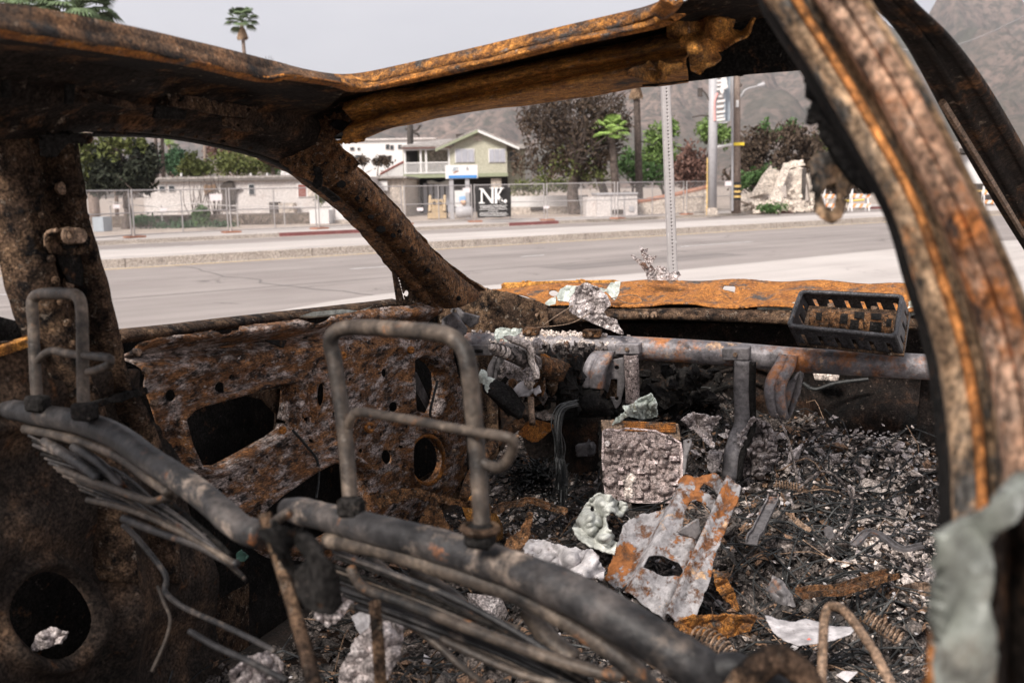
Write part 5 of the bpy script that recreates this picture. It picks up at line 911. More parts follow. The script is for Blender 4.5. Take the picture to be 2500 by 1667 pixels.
# cowl: orange tray under the windshield, its channel and a dark sheet added behind the gap
panel('cowl', [(1190, 706), (1345, 695), (1516, 688), (1700, 684), (1944, 686), (2100, 690), (2300, 700), (2300, 765), (2100, 758), (1933, 752), (1810, 755), (1700, 750), (1489, 752), (1328, 748), (1290, 728), (1255, 716)],
      [ell(1352, 717, 12, 7), [(1762, 712), (1768, 700), (1796, 700), (1794, 713)]], lambda x, y: LO(x, y, 2.95 + .28 * (752 - y) / 65), 3, M['orange'], C,
      h=lambda x, y: .006 * np.sin(x * .09) * np.exp(-((y - 728) / 14) ** 2) * (x > 1560) + .008 * np.exp(-((y - 748) / 6) ** 2) + .004 * np.sin(x * .03 + y * .07), n=CZ, thick=.004)
panel('cowl_rear_edge', [(1200, 712), (1230, 690), (1345, 686), (1500, 683), (1520, 691), (1345, 701), (1230, 712)], [ell(1216, 700, 10, 8)], fLO(3.32), 3.5, M['header'], C, thick=.01)
loft2('cowl_channel', px3([(1255, 722), (1330, 752), (1489, 756), (1700, 754), (1944, 760), (2110, 764), (2290, 770)], fLO(2.94)), px3([(1250, 800), (1330, 800), (1489, 783), (1700, 784), (1944, 795), (2110, 800), (2290, 810)], fLO(2.92)), [(0, -.01), (.2, .004), (.6, .012), (.85, .004), (1, -.02)], M['bpillar'], C, NF, 90, 3, .004)
for x, y in ((1578, 769), (1598, 768), (1318, 766)):
    c = LO(A(float(x)), A(float(y)), 2.9); MB().tube(A([c, c - CF * .012]), .010, 10).tube(A([c - CF * .01, c - CF * .03]), .005, 8).build('bolt', M['copper'], C)
panel('plenum_gap_backing', [(1200, 735), (2360, 755), (2360, 840), (1200, 840)], [], fLO(3.16), 12, M['gapshade'], C)  # dark sheet added to shut daylight out of the gap
panel('plenum_floor', [(1190, 700), (2360, 700), (2360, 790), (1190, 790)], [], fLO(3.4), 12, M['gapshade'], C) if False else None
def fwh(x, y):
    r = np.hypot(x - 1810, (y - 1010) * 1.15); h = 0
    for q in (168, 140, 100): h = h + .028 * np.exp(-((r - q) / 7) ** 2) * (y < 1030)
    h = h + .10 * np.exp(-(np.hypot((x - 2150) / 105, (y - 1015) / 62)) ** 4) + .02 * np.exp(-((y - 1090) / 12) ** 2) * (x > 2040)
    return h + .006 * np.sin(x * .04) * np.sin(y * .05)
panel('firewall', [(1050, 790), (2340, 790), (2340, 1190), (2250, 1230), (1050, 1230)], [ell(1137, 1107, 8, 11)], fLO(3.12), 6, M['firewall'], C, h=fwh, n=NF, thick=.006)
for p, r, m in (([(1620, 905), (1680, 915), (1740, 912), (1790, 900)], .006, 'firewall'), ([(1640, 1050), (1700, 985), (1760, 945), (1840, 930)], .012, 'char'), ([(2060, 1065), (2120, 1080), (2210, 1092)], .009, 'copper'), ([(1960, 935), (1990, 950), (2040, 935), (2120, 925)], .006, 'wire'), ([(1655, 960), (1660, 900)], .012, 'char'), ([(1680, 965), (1690, 905)], .010, 'char')):
    MB().tube(spline(px3(p, fLO(3.02)), 16), r, 8).build('pipe', M[m], C)
panel('vent_gap', [(1985, 908), (2050, 915), (2046, 930), (1990, 926)], [], fLO(3.05), 4, M['ashpale'], C, thick=.02)
# floor pan, sill and front footwell sides
G = car(np.linspace(-.5, 3.14, 30)[:, None] + np.zeros((1, 14)), np.zeros((30, 1)) + np.linspace(-1.3, .36, 14)[None], np.full((30, 14), .78))
MB().grid(G).build('floor_pan', M['firewall'], C, solid=.01)
panel('kick_panel', [(1060, 800), (1150, 800), (1150, 1250), (1060, 1250)], [], fLO(2.98), 8, M['char'], C)
panel('right_kick_panel', [(2255, 860), (2340, 860), (2340, 1300), (2260, 1240), (2230, 1120)], [], fLO(2.7), 8, M['firewall'], C)
mb = MB().box(car(A(1.2), A(.36), A(.62)), CF * 1.9, CR * .02, CZ * .24); mb.box(car(A(1.2), A(-1.42), A(.62)), CF * 1.9, CR * .02, CZ * .24); mb.build('sill', M['bpillar'], C)

# cross-car beam, its clamps and hangers
bc = [(1141, 838, 27), (1250, 840, 28), (1374, 843, 29), (1480, 847, 29), (1600, 852, 29), (1780, 864, 30), (1944, 878, 32), (2100, 887, 33), (2290, 897, 33)]
bp_ = spline(A([LO(A(float(x)), A(float(y)), 2.66) for x, y, r in bc]), 60)
bp_beam = bp_
beam = MB().tube(bp_, .0325, 24).build('dash_beam', M['beam'], C, smooth=True)
def clampbox(name, x0, y0, x1, y1, lo, m, dep=.03, par=None, bolt=True):
    p = px3([(x0, y1), (x1, y1), (x1, y0), (x0, y0)], fLO(lo)); o = MB().prism(p, CF * dep).build(name, m, par or beam)
    b_ = o.modifiers.new('edge', 'BEVEL'); b_.width = .002
    if bolt:
        c = LO(A((x0 + x1) / 2), A((y0 + y1) / 2), lo); MB().tube(A([c, c - CF * .006]), .006, 6).build('bolt', M['copper'], par or beam)
    return o
clampbox('clamp', 1275, 801, 1309, 819, 2.63, M['pillar']); clampbox('clamp', 1421, 806, 1463, 824, 2.63, M['pillar'])
clampbox('clamp', 1502, 840, 1560, 865, 2.60, M['beam'], .05); clampbox('clamp', 1763, 850, 1828, 880, 2.60, M['steel'], .06)
clampbox('end_bracket', 1146, 842, 1200, 868, 2.62, M['steel'], .05, None, False)
panel('end_bracket_slot_shade', [(1158, 853), (1178, 853), (1178, 861), (1158, 861)], [], fLO(2.615), 3, M['char'], beam, thick=.002)  # dark plate on the bracket face paints the slot's shade
def strap(name, L_, R_, lo, m, prof=((0, -.01), (.1, .0), (.5, .004), (.9, 0), (1, -.01)), par=None, n=30):
    return loft2(name, A([LO(A(float(x)), A(float(y)), lo[min(i, len(lo) - 1)]) for i, (x, y) in enumerate(L_)]), A([LO(A(float(x)), A(float(y)), lo[min(i, len(lo) - 1)]) for i, (x, y) in enumerate(R_)]), prof, m, par or beam, NF, n, 2, .0008, .006)
strap('hanger_strap', [(1793, 880), (1792, 960), (1793, 1030), (1780, 1065), (1768, 1110), (1762, 1165)], [(1831, 882), (1830, 960), (1832, 1035), (1822, 1068), (1806, 1110), (1800, 1172)], [2.60, 2.6, 2.59, 2.56, 2.52, 2.5], M['steel'])
strap('hanger_flange', [(1831, 882), (1830, 960), (1832, 1035), (1822, 1068), (1806, 1110), (1800, 1172)], [(1842, 885), (1841, 960), (1842, 1040), (1832, 1075), (1816, 1115), (1808, 1172)], [2.60, 2.6, 2.59, 2.56, 2.52, 2.5], M['char'])
strap('knee_bracket', [(1905, 866), (1888, 895), (1870, 928), (1866, 960), (1872, 992), (1882, 1018)], [(1946, 870), (1936, 905), (1918, 938), (1915, 968), (1918, 1000), (1924, 1024)], [2.62, 2.58, 2.555, 2.55, 2.555, 2.57], M['beam'], ((0, -.012), (.08, 0), (.38, .001), (.5, -.004), (.62, .001), (.92, 0), (1, -.012)))
panel('knee_bracket_web', [(1918, 938), (1952, 906), (1962, 912), (1954, 960), (1934, 1012), (1926, 1022), (1916, 990)], [], fLO(2.60), 2.5, M['steel'], beam, h=lambda x, y: -.008 * np.exp(-((x - 1934 - (970 - y) * .3) / 5) ** 2), n=NF, thick=.008)
strap('column_bracket', [(1203, 872), (1190, 895), (1184, 925), (1184, 940)], [(1232, 868), (1228, 890), (1226, 925), (1230, 940)], [2.58], M['steel'], ((0, -.015), (.1, 0), (.4, .003), (.5, -.006), (.6, .003), (1, -.01)))
strap('arch_bracket', [(1450, 858), (1433, 875), (1421, 905), (1418, 945)], [(1498, 858), (1487, 880), (1474, 910), (1470, 950)], [2.6, 2.57, 2.55, 2.55], M['beam'], ((0, -.02), (.06, 0), (.3, .004), (.42, -.004), (.55, .004), (.94, 0), (1, -.02)))
panel('support_plate', [(1480, 880), (1523, 872), (1525, 940), (1515, 985), (1504, 999), (1485, 960), (1474, 948), (1476, 905)], [ell(1506, 897, 6, 5), ell(1506, 972, 5, 5), [(1492, 925), (1508, 925), (1506, 968), (1482, 968)]], fLO(2.60), 2.2, M['steel'], beam, thick=.004)
panel('support_plate_recess', [(1489, 922), (1512, 922), (1510, 972), (1479, 972)], [], fLO(2.615), 4, M['bpillar'], beam, thick=.004)
strap('scaled_strap', [(1523, 868), (1525, 910), (1528, 985)], [(1554, 868), (1556, 910), (1557, 985)], [2.57, 2.57, 2.58], M['board'])
panel('side_bracket', [(1362, 905), (1392, 912), (1394, 925), (1390, 952), (1378, 956), (1372, 930), (1360, 920)], [ell(1386, 918, 4, 4), ell(1380, 947, 3, 3)], fLO(2.56), 2, M['steel'], beam, thick=.005)
panel('duct', [(1415, 935), (1430, 948), (1462, 945), (1476, 975), (1500, 1010), (1490, 1015), (1380, 1015), (1370, 985), (1395, 975), (1412, 968)], [], fLO(2.56), 4, M['char'], beam, h=lambda x, y: .05 * np.exp(-((x - 1440) / 40) ** 2 - ((y - 985) / 28) ** 2), n=NF)
panel('dash_lower_plate', [(1275, 1008), (1355, 1012), (1500, 1020), (1470, 1030), (1462, 1150), (1400, 1150), (1300, 1120), (1280, 1060)], [], fLO(2.75), 5, M['firewall'], C, h=lambda x, y: .02 * np.sin(x * .05), n=NF)
panel('relay_box', [(1408, 1085), (1445, 1080), (1452, 1090), (1452, 1110), (1410, 1112)], [], fLO(2.70), 4, M['steel'], C, thick=.03)

# steering column
M['colash'] = coat('ash_crusted_steel', [(.3, (.02, .018, .018)), (.48, (.09, .075, .07)), (.62, (.30, .25, .23)), (.78, (.62, .55, .52))], 40, [((.012, .011, .011), .36, 50, .05), ((.3, .14, .06), .24, 30, .05)], 1.0, .005, 120)
def rod(name, p, r, m, par, seg=16, n=24): return MB().tube(spline(pxD(p), n), np.interp(np.linspace(0, 1, n), np.linspace(0, 1, len(r)), r) if not np.isscalar(r) else r, seg).build(name, m, par, smooth=True)
colm = rod('steering_column', [(1236, 862, 2.36), (1262, 870, 2.40), (1290, 882, 2.45), (1340, 900, 2.52), (1390, 918, 2.6)], [.017, .021, .022, .022, .022], M['colash'], C)
rod('column_shaft', [(1197, 846, 2.30), (1207, 849, 2.32), (1225, 857, 2.35), (1250, 866, 2.38)], [.006, .010, .014, .018], M['ashpale'], colm, 12)
rod('column_sleeve', [(1312, 889, 2.47), (1350, 902, 2.52), (1395, 920, 2.6)], [.024, .031, .028], M['pillar'], colm)
strap('column_clamp', [(1227, 822), (1245, 835), (1280, 850), (1286, 865), (1290, 885), (1300, 905), (1302, 925)], [(1240, 822), (1262, 828), (1298, 840), (1304, 862), (1300, 880), (1312, 905), (1312, 925)], [2.21], M['ashpale'], par=colm, prof=((0, -.008), (.5, .008), (1, -.008)))
strap('column_clamp', [(1285, 850), (1300, 834), (1312, 828), (1322, 842)], [(1296, 862), (1308, 848), (1316, 846), (1318, 852)], [2.22], M['foil'], par=colm)
panel('switch_mount', [(1276, 905), (1286, 896), (1298, 898), (1304, 910), (1302, 930), (1278, 926)], [ell(1288, 912, 6, 9)], fLO(2.22), 2, M['foil'], colm, thick=.01)
panel('lock_housing', [(1232, 880), (1280, 892), (1276, 945), (1262, 950), (1235, 930)], [], fLO(2.34), 4, M['foil'], colm, h=lambda x, y: .006 * np.sin(x * .13) * np.sin(y * .08), n=NF, thick=.02)
panel('bracket_tray', [(1236, 930), (1250, 925), (1300, 940), (1330, 918), (1332, 945), (1320, 970), (1300, 968), (1262, 965), (1240, 955)], [[(1258, 936), (1296, 942), (1298, 958), (1262, 955)]], fLO(2.28), 3, M['pillar'], colm, h=lambda x, y: .015 * np.sin(x * .09), n=NF, thick=.006)
panel('column_cover', [(1196, 930), (1215, 925), (1250, 945), (1268, 965), (1290, 990), (1292, 1010), (1270, 1018), (1230, 1000), (1205, 970)], [], fLO(2.25), 4, M['char'], colm, h=lambda x, y: .05 * np.exp(-(((y - 970) - (x - 1240) * .8) / 22) ** 2), n=NF, thick=.006)
rod('lower_shaft', [(1296, 970, 2.45), (1297, 1000, 2.44), (1300, 1035, 2.42)], .008, M['copper'], colm, 8)
mb = MB()
for k in range(14): x = 1330 + (k * 37 % 60); y = 905 + (k * 23 % 75); mb.box(LO(A(float(x)), A(float(y)), 2.66), CR * (.008 + .006 * (k % 3)), CF * .01, CZ * (.012 + .01 * (k % 2)))
mb.build('column_linkage', M['char'], colm)
for k, (x, y, r) in enumerate(((1203, 848, .011), (1212, 852, .013), (1222, 856, .0155))): t = np.linspace(0, 2 * math.pi, 15); c = P(A(float(x)), A(float(y)), A(2.31 + k * .02)); ax_ = P(A(1290.), A(882.), A(2.45)) - P(A(1236.), A(862.), A(2.36)); ax_ /= np.linalg.norm(ax_); e1 = np.cross(ax_, CZ); e1 /= np.linalg.norm(e1); e2 = np.cross(ax_, e1); MB().tube(c + r * (np.cos(t)[:, None] * e1 + np.sin(t)[:, None] * e2), .002, 6).build('spline_ring', M['colash'], colm)
for k, (ol, lo, m) in enumerate((([(1278, 915), (1286, 905), (1300, 912), (1306, 935), (1296, 950), (1282, 940)], 2.24, 'ashpale'), ([(1255, 955), (1262, 938), (1278, 930), (1292, 940), (1300, 955), (1288, 968), (1264, 966)], 2.26, 'paper'), ([(1305, 950), (1318, 940), (1322, 955), (1310, 965)], 2.27, 'paper'), ([(1300, 1010), (1330, 1000), (1352, 1012), (1350, 1024), (1310, 1022)], 2.45, 'ashpale'), ([(1335, 925), (1356, 915), (1362, 945), (1350, 970), (1338, 960)], 2.34, 'bpillar'), ([(1340, 905), (1365, 900), (1372, 915), (1350, 920)], 2.36, 'pillar'), ([(1316, 870), (1330, 862), (1340, 872), (1332, 885), (1318, 882)], 2.3, 'orange'))):
    panel('column_fragment', ol, [], fLO(lo), 2.2, M[m], colm, h=lambda x, y: .008 * np.sin(x * .13 + y * .05) * np.sin(y * .11), n=NF, thick=.008, rag=2, ragf=.15)
rs5 = random.Random(5)
def lumps(name, m, par, N, x0, x1, y0, y1, lo0, lo1, s0, s1, kind='stuff'):
    mb = MB(); th_, ph_ = np.meshgrid(np.linspace(0, 2 * math.pi, 9)[:-1], np.linspace(.15, math.pi - .15, 6))
    for k in range(N):
        c = LO(A(rs5.uniform(x0, x1)), A(rs5.uniform(y0, y1)), rs5.uniform(lo0, lo1)); s_ = rs5.uniform(s0, s1); rr_ = rs5.uniform(0, 50); ax_ = A([rs5.uniform(.4, 1.3), rs5.uniform(.4, 1.3), rs5.uniform(.3, 1.5)]); vv = []
        for t_, p_ in zip(th_.ravel(), ph_.ravel()):
            q_ = A([math.sin(p_) * math.cos(t_), math.sin(p_) * math.sin(t_), math.cos(p_)]); vv.append(c + q_ * ax_ * s_ * (1 + .7 * mn.noise(Vector(q_ * 1.9) + Vector((rr_, 0, 0)))))
        mb.add(vv, [(i * 8 + j, i * 8 + (j + 1) % 8, (i + 1) * 8 + (j + 1) % 8, (i + 1) * 8 + j) for i in range(5) for j in range(8)] + [tuple(range(8))[::-1], tuple(range(40, 48))])
    return mb.build(name, m, par, kind=kind)
lumps('melted_residue', M['colash'], colm, 70, 1225, 1350, 880, 975, 2.3, 2.5, .006, .018)
lumps('charred_residue', M['char'], colm, 90, 1220, 1420, 880, 1000, 2.35, 2.6, .010, .028)
lumps('rusted_residue', M['pillar'], colm, 30, 1260, 1400, 890, 990, 2.32, 2.5, .006, .016)
lumps('hanging_residue', M['char'], beam, 80, 1400, 1760, 900, 1010, 2.75, 3.0, .012, .035)
lumps('ash_residue', M['colash'], beam, 60, 1300, 1480, 838, 862, 2.615, 2.63, .004, .010)
for k in range(26):
    x = rs5.uniform(1225, 1400); y = rs5.uniform(895, 985); lo = rs5.uniform(2.3, 2.5); w_, h_ = rs5.uniform(5, 16), rs5.uniform(4, 14); a_ = rs5.uniform(-.7, .7); ca_, sa_ = math.cos(a_), math.sin(a_)
    p = px3([(x + u * w_ * ca_ - v * h_ * sa_, y + u * w_ * sa_ + v * h_ * ca_) for u, v in ((-1, 1), (1, 1), (1, -1), (-1, -1))], fLO(lo)); MB().prism(p, CF * rs5.uniform(.004, .02) + CR * rs5.uniform(-.01, .01)).build('bracket_piece', M[rs5.choice(['steel', 'pillar', 'char', 'bpillar', 'colash'])], colm)
# pedals
rod('brake_arm', [(1132, 1215, 2.2), (1150, 1160, 2.26), (1190, 1100, 2.36), (1230, 1060, 2.45), (1272, 1030, 2.52)], [.012, .012, .015, .015, .014], M['pillar'], C, 6)
panel('brake_pad', [(1272, 1040), (1290, 1028), (1300, 1022), (1352, 1040), (1340, 1056), (1312, 1078), (1300, 1078), (1285, 1066), (1270, 1058)], [], fLO(2.42), 3, M['orange'], C, h=lambda x, y: .01 * np.sin(x * .06), n=NF, thick=.008)
strap('pedal_bracket', [(1122, 1220), (1128, 1245), (1140, 1280), (1150, 1310), (1160, 1340)], [(1160, 1205), (1185, 1235), (1206, 1265), (1218, 1290), (1220, 1320)], [2.15], M['header'], par=C, prof=((0, -.01), (.2, .01), (.6, .02), (1, -.02)))
panel('hinge_cover', [(1078, 780), (1112, 762), (1122, 770), (1140, 800), (1138, 815), (1120, 815), (1078, 800)], [], fLO(2.55), 3, M['steel'], C, h=lambda x, y: .01 * np.sin(x * .08), n=NF, thick=.02)
panel('hinge_arm', [(1100, 760), (1108, 750), (1120, 750), (1130, 762), (1170, 772), (1165, 790), (1150, 800), (1132, 785), (1115, 770)], [ell(1112, 760, 5, 6)], fLO(2.58), 2.2, M['steel'], C, thick=.012)

# unseen rear of the shell, added to block light from behind: left rear door below its window, quarter, tailgate wall, right rear door below the window, rear bench pan
def cbox(name, lo0, lo1, la0, la1, z0, z1, m): return MB().box(car(A((lo0 + lo1) / 2), A((la0 + la1) / 2), A((z0 + z1) / 2)), CF * (lo1 - lo0) / 2, CR * (la1 - la0) / 2, CZ * (z1 - z0) / 2).build(name, m, C)
cbox('unseen_rear_door_panel', -.75, .62, -1.30, -1.22, .55, 1.36, M['quarter']); cbox('unseen_rear_quarter', -1.62, -.75, -1.30, -1.20, .55, 1.40, M['quarter']); cbox('unseen_rear_pillar', -1.62, -1.42, -1.28, -1.20, 1.40, 1.92, M['quarter'])
cbox('unseen_tail_panel', -1.68, -1.60, -1.30, .20, .55, 1.25, M['quarter']); cbox('unseen_tail_header', -1.68, -1.60, -1.30, .20, 1.90, 1.97, M['roofdark'])
cbox('unseen_right_rear_door', -1.2, .30, .13, .20, .55, 1.12, M['quarter']); cbox('unseen_right_quarter', -1.62, -1.2, .12, .20, .55, 1.25, M['quarter']); cbox('unseen_right_rear_pillar', -1.62, -1.5, .12, .20, 1.25, 1.97, M['quarter'])
cbox('unseen_rear_bench', -1.1, -.35, -1.15, .08, .78, 1.05, M['char']); cbox('unseen_rear_floor', -1.6, -.45, -1.3, .2, .70, .77, M['firewall'])
cbox('unseen_right_roof_rail', -1.6, .9, .10, .17, 1.93, 2.05, M['roofdark'])
cbox('hood', 3.40, 4.55, -1.30, .25, 1.18, 1.24, M['orange']); cbox('fender', 3.1, 4.55, -1.40, -1.31, .55, 1.20, M['bpillar']); cbox('fender', 3.1, 4.55, .26, .33, .55, 1.20, M['bpillar'])

def dots(name, path, n_, r, m, la, par=C):
    for p in lin(A(path, float), n_):
        c = LA(A(p[0]), A(p[1]), la); MB().tube(A([c - CR * .004, c + CR * .002, c + CR * .004]), [r, r, r * .6], 8).build(name, m, par)
dots('spot_weld', [(90, 420), (108, 540), (138, 690), (180, 840)], 9, .006, M['bpillar'], -1.166)
dots('spot_weld', [(204, 480), (216, 580), (242, 690), (272, 800), (304, 920)], 10, .006, M['bpillar'], -1.186)
dots('spot_weld', [(240, 312), (380, 318), (500, 334), (610, 360)], 12, .005, M['bpillar'], -1.155)
dots('bolt', [(150, 460), (170, 690)], 2, .010, M['copper'], -1.2)
for x, y in ((330, 860), (352, 905), (372, 985), (1062, 830), (1090, 900), (1105, 1100), (1085, 1180), (520, 1215), (600, 1165), (680, 1120)):
    c = LA(A(float(x)), A(float(y)), -1.222); MB().tube(A([c, c + CR * .008, c + CR * .010]), [.007, .007, .004], 7).build('bolt', M['copper'], dp)
# ------------------------------------------------------------------ seats
def tb(name, p, r, m, par, seg=12, n=30, sm=True):
    q = spline(pxD(p), n * 3); r = np.interp(np.linspace(0, 1, n * 3), np.linspace(0, 1, np.size(r)), np.atleast_1d(r)); r = r * A([1 + .05 * nz(x, 30) + .05 * nz(x, 90, 2) for x in q])
    q = q + A([[nz(x, 9, 1), nz(x, 9, 5), nz(x, 9, 9)] for x in q]) * (.0012 + r.mean() * .12)
    return MB().tube(q, r, seg).build(name, m, par, smooth=sm)
def loop(par, p, r): return tb('headrest_frame', p, r, M['tube'], par, 14, 70)
def sub(par, name, p, r, m='seat', seg=8): return tb(name, p, r, M[m], par, seg, 24)
s1 = thing('car_seat', 'burnt passenger seat frame of bare tubes, the one closer to the lens', 'seat', P(A(1150.), A(1600.), A(1.0)) * A([1, 1, 0]) + A([0, 0, .79]), 'front seat frames')
sub(s1, 'top_tube', [(700, 1240, 1.20), (760, 1254, 1.16), (860, 1280, 1.11), (970, 1308, 1.06), (1150, 1358, 1.0), (1259, 1392, .96), (1400, 1455, .91), (1510, 1512, .88), (1610, 1570, .86), (1720, 1640, .85), (1800, 1720, .86)], np.interp(np.linspace(0, 1, 24), [0, .03, .5, 1], [.013, .0165, .0185, .0205]), 'seat', 18)
loop(s1, [(857, 1240, 1.11), (850, 1150, 1.115), (832, 1000, 1.12), (815, 880, 1.125), (806, 845, 1.125), (810, 818, 1.12), (832, 803, 1.115), (880, 800, 1.10), (980, 806, 1.04), (1060, 812, 1.0), (1100, 822, .985), (1130, 850, .975), (1145, 900, .97), (1155, 1000, .97), (1166, 1150, .965), (1175, 1310, .96)], .0088)
tb('headrest_brace', [(848, 1040, 1.10), (856, 1018, 1.09), (880, 1006, 1.08), (1000, 1025, 1.02), (1120, 1048, .97), (1220, 1062, .93), (1248, 1072, .925), (1252, 1090, .93), (1235, 1125, .94), (1215, 1140, .95), (1190, 1135, .96), (1165, 1120, .965)], .0052, M['tube'], s1, 10, 60)
for x, y, D in ((857, 1238, 1.10), (1172, 1308, .955)):
    c = P(A(float(x)), A(float(y)), A(D)); MB().box(c, CR * .014, CF * .011, CZ * .011).build('guide_block', M['char'], s1).modifiers.new('edge', 'BEVEL').width = .004
tt = np.linspace(0, 2 * math.pi, 17); c = P(A(1172.), A(1290.), A(.955)); MB().tube(A([c + CR * .017 * math.cos(q) + CF * .014 * math.sin(q) for q in tt]), .004, 6).build('guide_ring', M['bpillar'], s1)
sub(s1, 'lower_tube', [(800, 1318, 1.13), (920, 1340, 1.08), (1080, 1390, 1.02), (1259, 1450, .97), (1400, 1530, .93), (1520, 1610, .9), (1600, 1690, .9)], .010, 'tube', 10)
for p, r in (([(858, 1385, 1.12), (870, 1412, 1.11), (896, 1438, 1.09), (980, 1468, 1.06), (1068, 1503, 1.03), (1259, 1576, .97), (1412, 1628, .93), (1500, 1648, .92), (1580, 1630, .92)], .0062), ([(1014, 1442, 1.12), (1060, 1460, 1.1), (1106, 1484, 1.08), (1180, 1510, 1.05), (1265, 1540, 1.02)], .0055),
             ([(860, 1480, 1.15), (949, 1500, 1.12), (1050, 1560, 1.1), (1120, 1620, 1.08), (1200, 1680, 1.05)], .004), ([(900, 1360, 1.2), (1000, 1440, 1.18), (1060, 1480, 1.17)], .007), ([(1010, 1395, 1.15), (1100, 1450, 1.12), (1130, 1478, 1.1)], .008), ([(1290, 1490, 1.05), (1340, 1560, 1.02), (1400, 1610, 1.0)], .011),
             ([(1080, 1560, 1.0), (1260, 1640, .96), (1400, 1680, .94)], .004)):
    sub(s1, 'spring_wire', p, r, 'tube', 8)
q = np.linspace(0, 1, 240); cl = P(915 + 18 * q, 1469 + 230 * q, 1.05 - .05 * q); mb = MB().tube(cl + (.0055 * np.cos(q * 2 * math.pi * 34))[:, None] * CR + (.0055 * np.sin(q * 2 * math.pi * 34))[:, None] * CF, .0016, 5); mb.tube(cl[::40], .0035, 8)
mb.build('coil_spring', M['bpillar'], s1)
sub(s1, 'side_tube', [(1720, 1650, .85), (1790, 1628, .84), (1880, 1660, .84), (1950, 1720, .84)], .013, 'seat', 12)
sub(s1, 'side_tube', [(1790, 1700, .8), (1840, 1640, .8), (1900, 1606, .8), (1955, 1640, .8), (1985, 1700, .8)], .012, 'bpillar', 12)

_pxD, _P = pxD, P
def pxD(l): a = A(l, float); return _P(a[:, 0], a[:, 1], a[:, 2] * .83)
def P(x, y, D): return _P(x, y, np.asarray(D) * .83)
s2 = thing('car_seat', 'burnt driver seat frame of bare tubes beside the driver door', 'seat', P(A(400.), A(1500.), A(1.5)) * A([1, 1, 0]) + A([0, 0, .79]), 'front seat frames')
sub(s2, 'top_tube', [(14, 1000, 1.70), (60, 1006, 1.66), (120, 1015, 1.62), (200, 1032, 1.56), (300, 1075, 1.47), (380, 1128, 1.40), (460, 1188, 1.34), (540, 1248, 1.28), (590, 1288, 1.25), (640, 1305, 1.23)], np.interp(np.linspace(0, 1, 24), [0, .04, .4, 1], [.011, .015, .0158, .015]), 'seat', 18)
loop(s2, [(92, 995, 1.62), (86, 900, 1.625), (80, 800, 1.63), (76, 750, 1.63), (80, 728, 1.63), (98, 717, 1.62), (140, 716, 1.58), (178, 718, 1.55), (195, 730, 1.54), (200, 760, 1.535), (201, 850, 1.53), (203, 950, 1.525), (206, 1010, 1.52)], .0078)
tb('headrest_brace', [(92, 880, 1.61), (104, 866, 1.6), (126, 856, 1.59), (160, 861, 1.56), (210, 868, 1.52), (262, 874, 1.48), (270, 880, 1.475), (266, 890, 1.48), (240, 902, 1.5), (215, 908, 1.52)], .0052, M['tube'], s2, 10, 50)
for x, y, D in ((92, 985, 1.61), (207, 1005, 1.51)):
    c = P(A(float(x)), A(float(y)), A(D)); MB().box(c, CR * .016, CF * .011, CZ * .011).build('guide_block', M['char'], s2).modifiers.new('edge', 'BEVEL').width = .004
for p, r, m in (([(62, 1046, 1.66), (150, 1062, 1.6), (230, 1088, 1.54), (300, 1120, 1.48), (360, 1160, 1.43), (418, 1203, 1.39)], .012, 'tube'), ([(110, 1075, 1.62), (190, 1130, 1.55), (240, 1170, 1.5)], .011, 'seat'), ([(180, 1090, 1.56), (240, 1130, 1.52), (300, 1190, 1.48)], .010, 'seat'),
                ([(145, 1145, 1.55), (230, 1178, 1.5), (310, 1205, 1.45), (367, 1222, 1.42), (400, 1216, 1.41), (429, 1208, 1.4)], .0075, 'tube'), ([(190, 1135, 1.58), (250, 1155, 1.54), (305, 1170, 1.5)], .005, 'foil'), ([(214, 1220, 1.5), (300, 1240, 1.46), (383, 1270, 1.42), (480, 1320, 1.38), (574, 1378, 1.34)], .0065, 'tube'),
                ([(300, 1265, 1.46), (390, 1300, 1.42), (480, 1330, 1.38), (560, 1372, 1.35), (578, 1376, 1.34)], .008, 'seat'), ([(240, 1215, 1.52), (330, 1240, 1.48), (420, 1280, 1.44), (500, 1310, 1.4)], .006, 'seat'), ([(380, 1200, 1.48), (450, 1260, 1.44), (520, 1320, 1.4), (560, 1360, 1.38)], .008, 'char'),
                ([(300, 1280, 1.5), (340, 1320, 1.49), (402, 1400, 1.46), (402, 1442, 1.45), (430, 1470, 1.43), (459, 1488, 1.42), (540, 1525, 1.38), (670, 1588, 1.3)], .0055, 'seat'), ([(463, 1541, 1.4), (530, 1580, 1.36), (612, 1618, 1.32), (700, 1660, 1.28)], .006, 'seat'), ([(385, 1430, 1.44), (400, 1470, 1.42), (415, 1510, 1.4), (405, 1560, 1.38), (370, 1640, 1.36)], .003, 'tube')):
    sub(s2, 'spring_wire', p, r * .62, m, 8)
pl = panel('recliner_plate', [(640, 1290), (690, 1285), (746, 1304), (785, 1345), (804, 1373), (815, 1420), (826, 1470), (800, 1500), (760, 1480), (720, 1420), (690, 1360), (655, 1320)], [[(690, 1330), (730, 1325), (760, 1360), (740, 1390), (712, 1385)]], fD(1.03), 4, M['char'], s2, h=lambda x, y: .01 * np.sin(x * .05), n=-ray(A(720.), A(1400.)), thick=.012)
strip_l = pxD([(634, 1255, 1.2), (650, 1310, 1.19), (680, 1400, 1.15), (720, 1540, 1.1), (760, 1700, 1.05)]); strip_r = pxD([(656, 1250, 1.2), (672, 1310, 1.19), (702, 1400, 1.15), (746, 1540, 1.1), (790, 1700, 1.05)])
loft2('side_strap', strip_l, strip_r, [(0, -.006), (.2, .002), (.8, .002), (1, -.006)], M['bpillar'], s2, -ray(A(700.), A(1450.)), 40, 2, .001, .005)
MB().box(P(A(745.), A(1425.), A(1.2)), CR * .02, CF * .015, CZ * .014).build('recliner_motor', M['char'], s2).modifiers.new('edge', 'BEVEL').width = .004
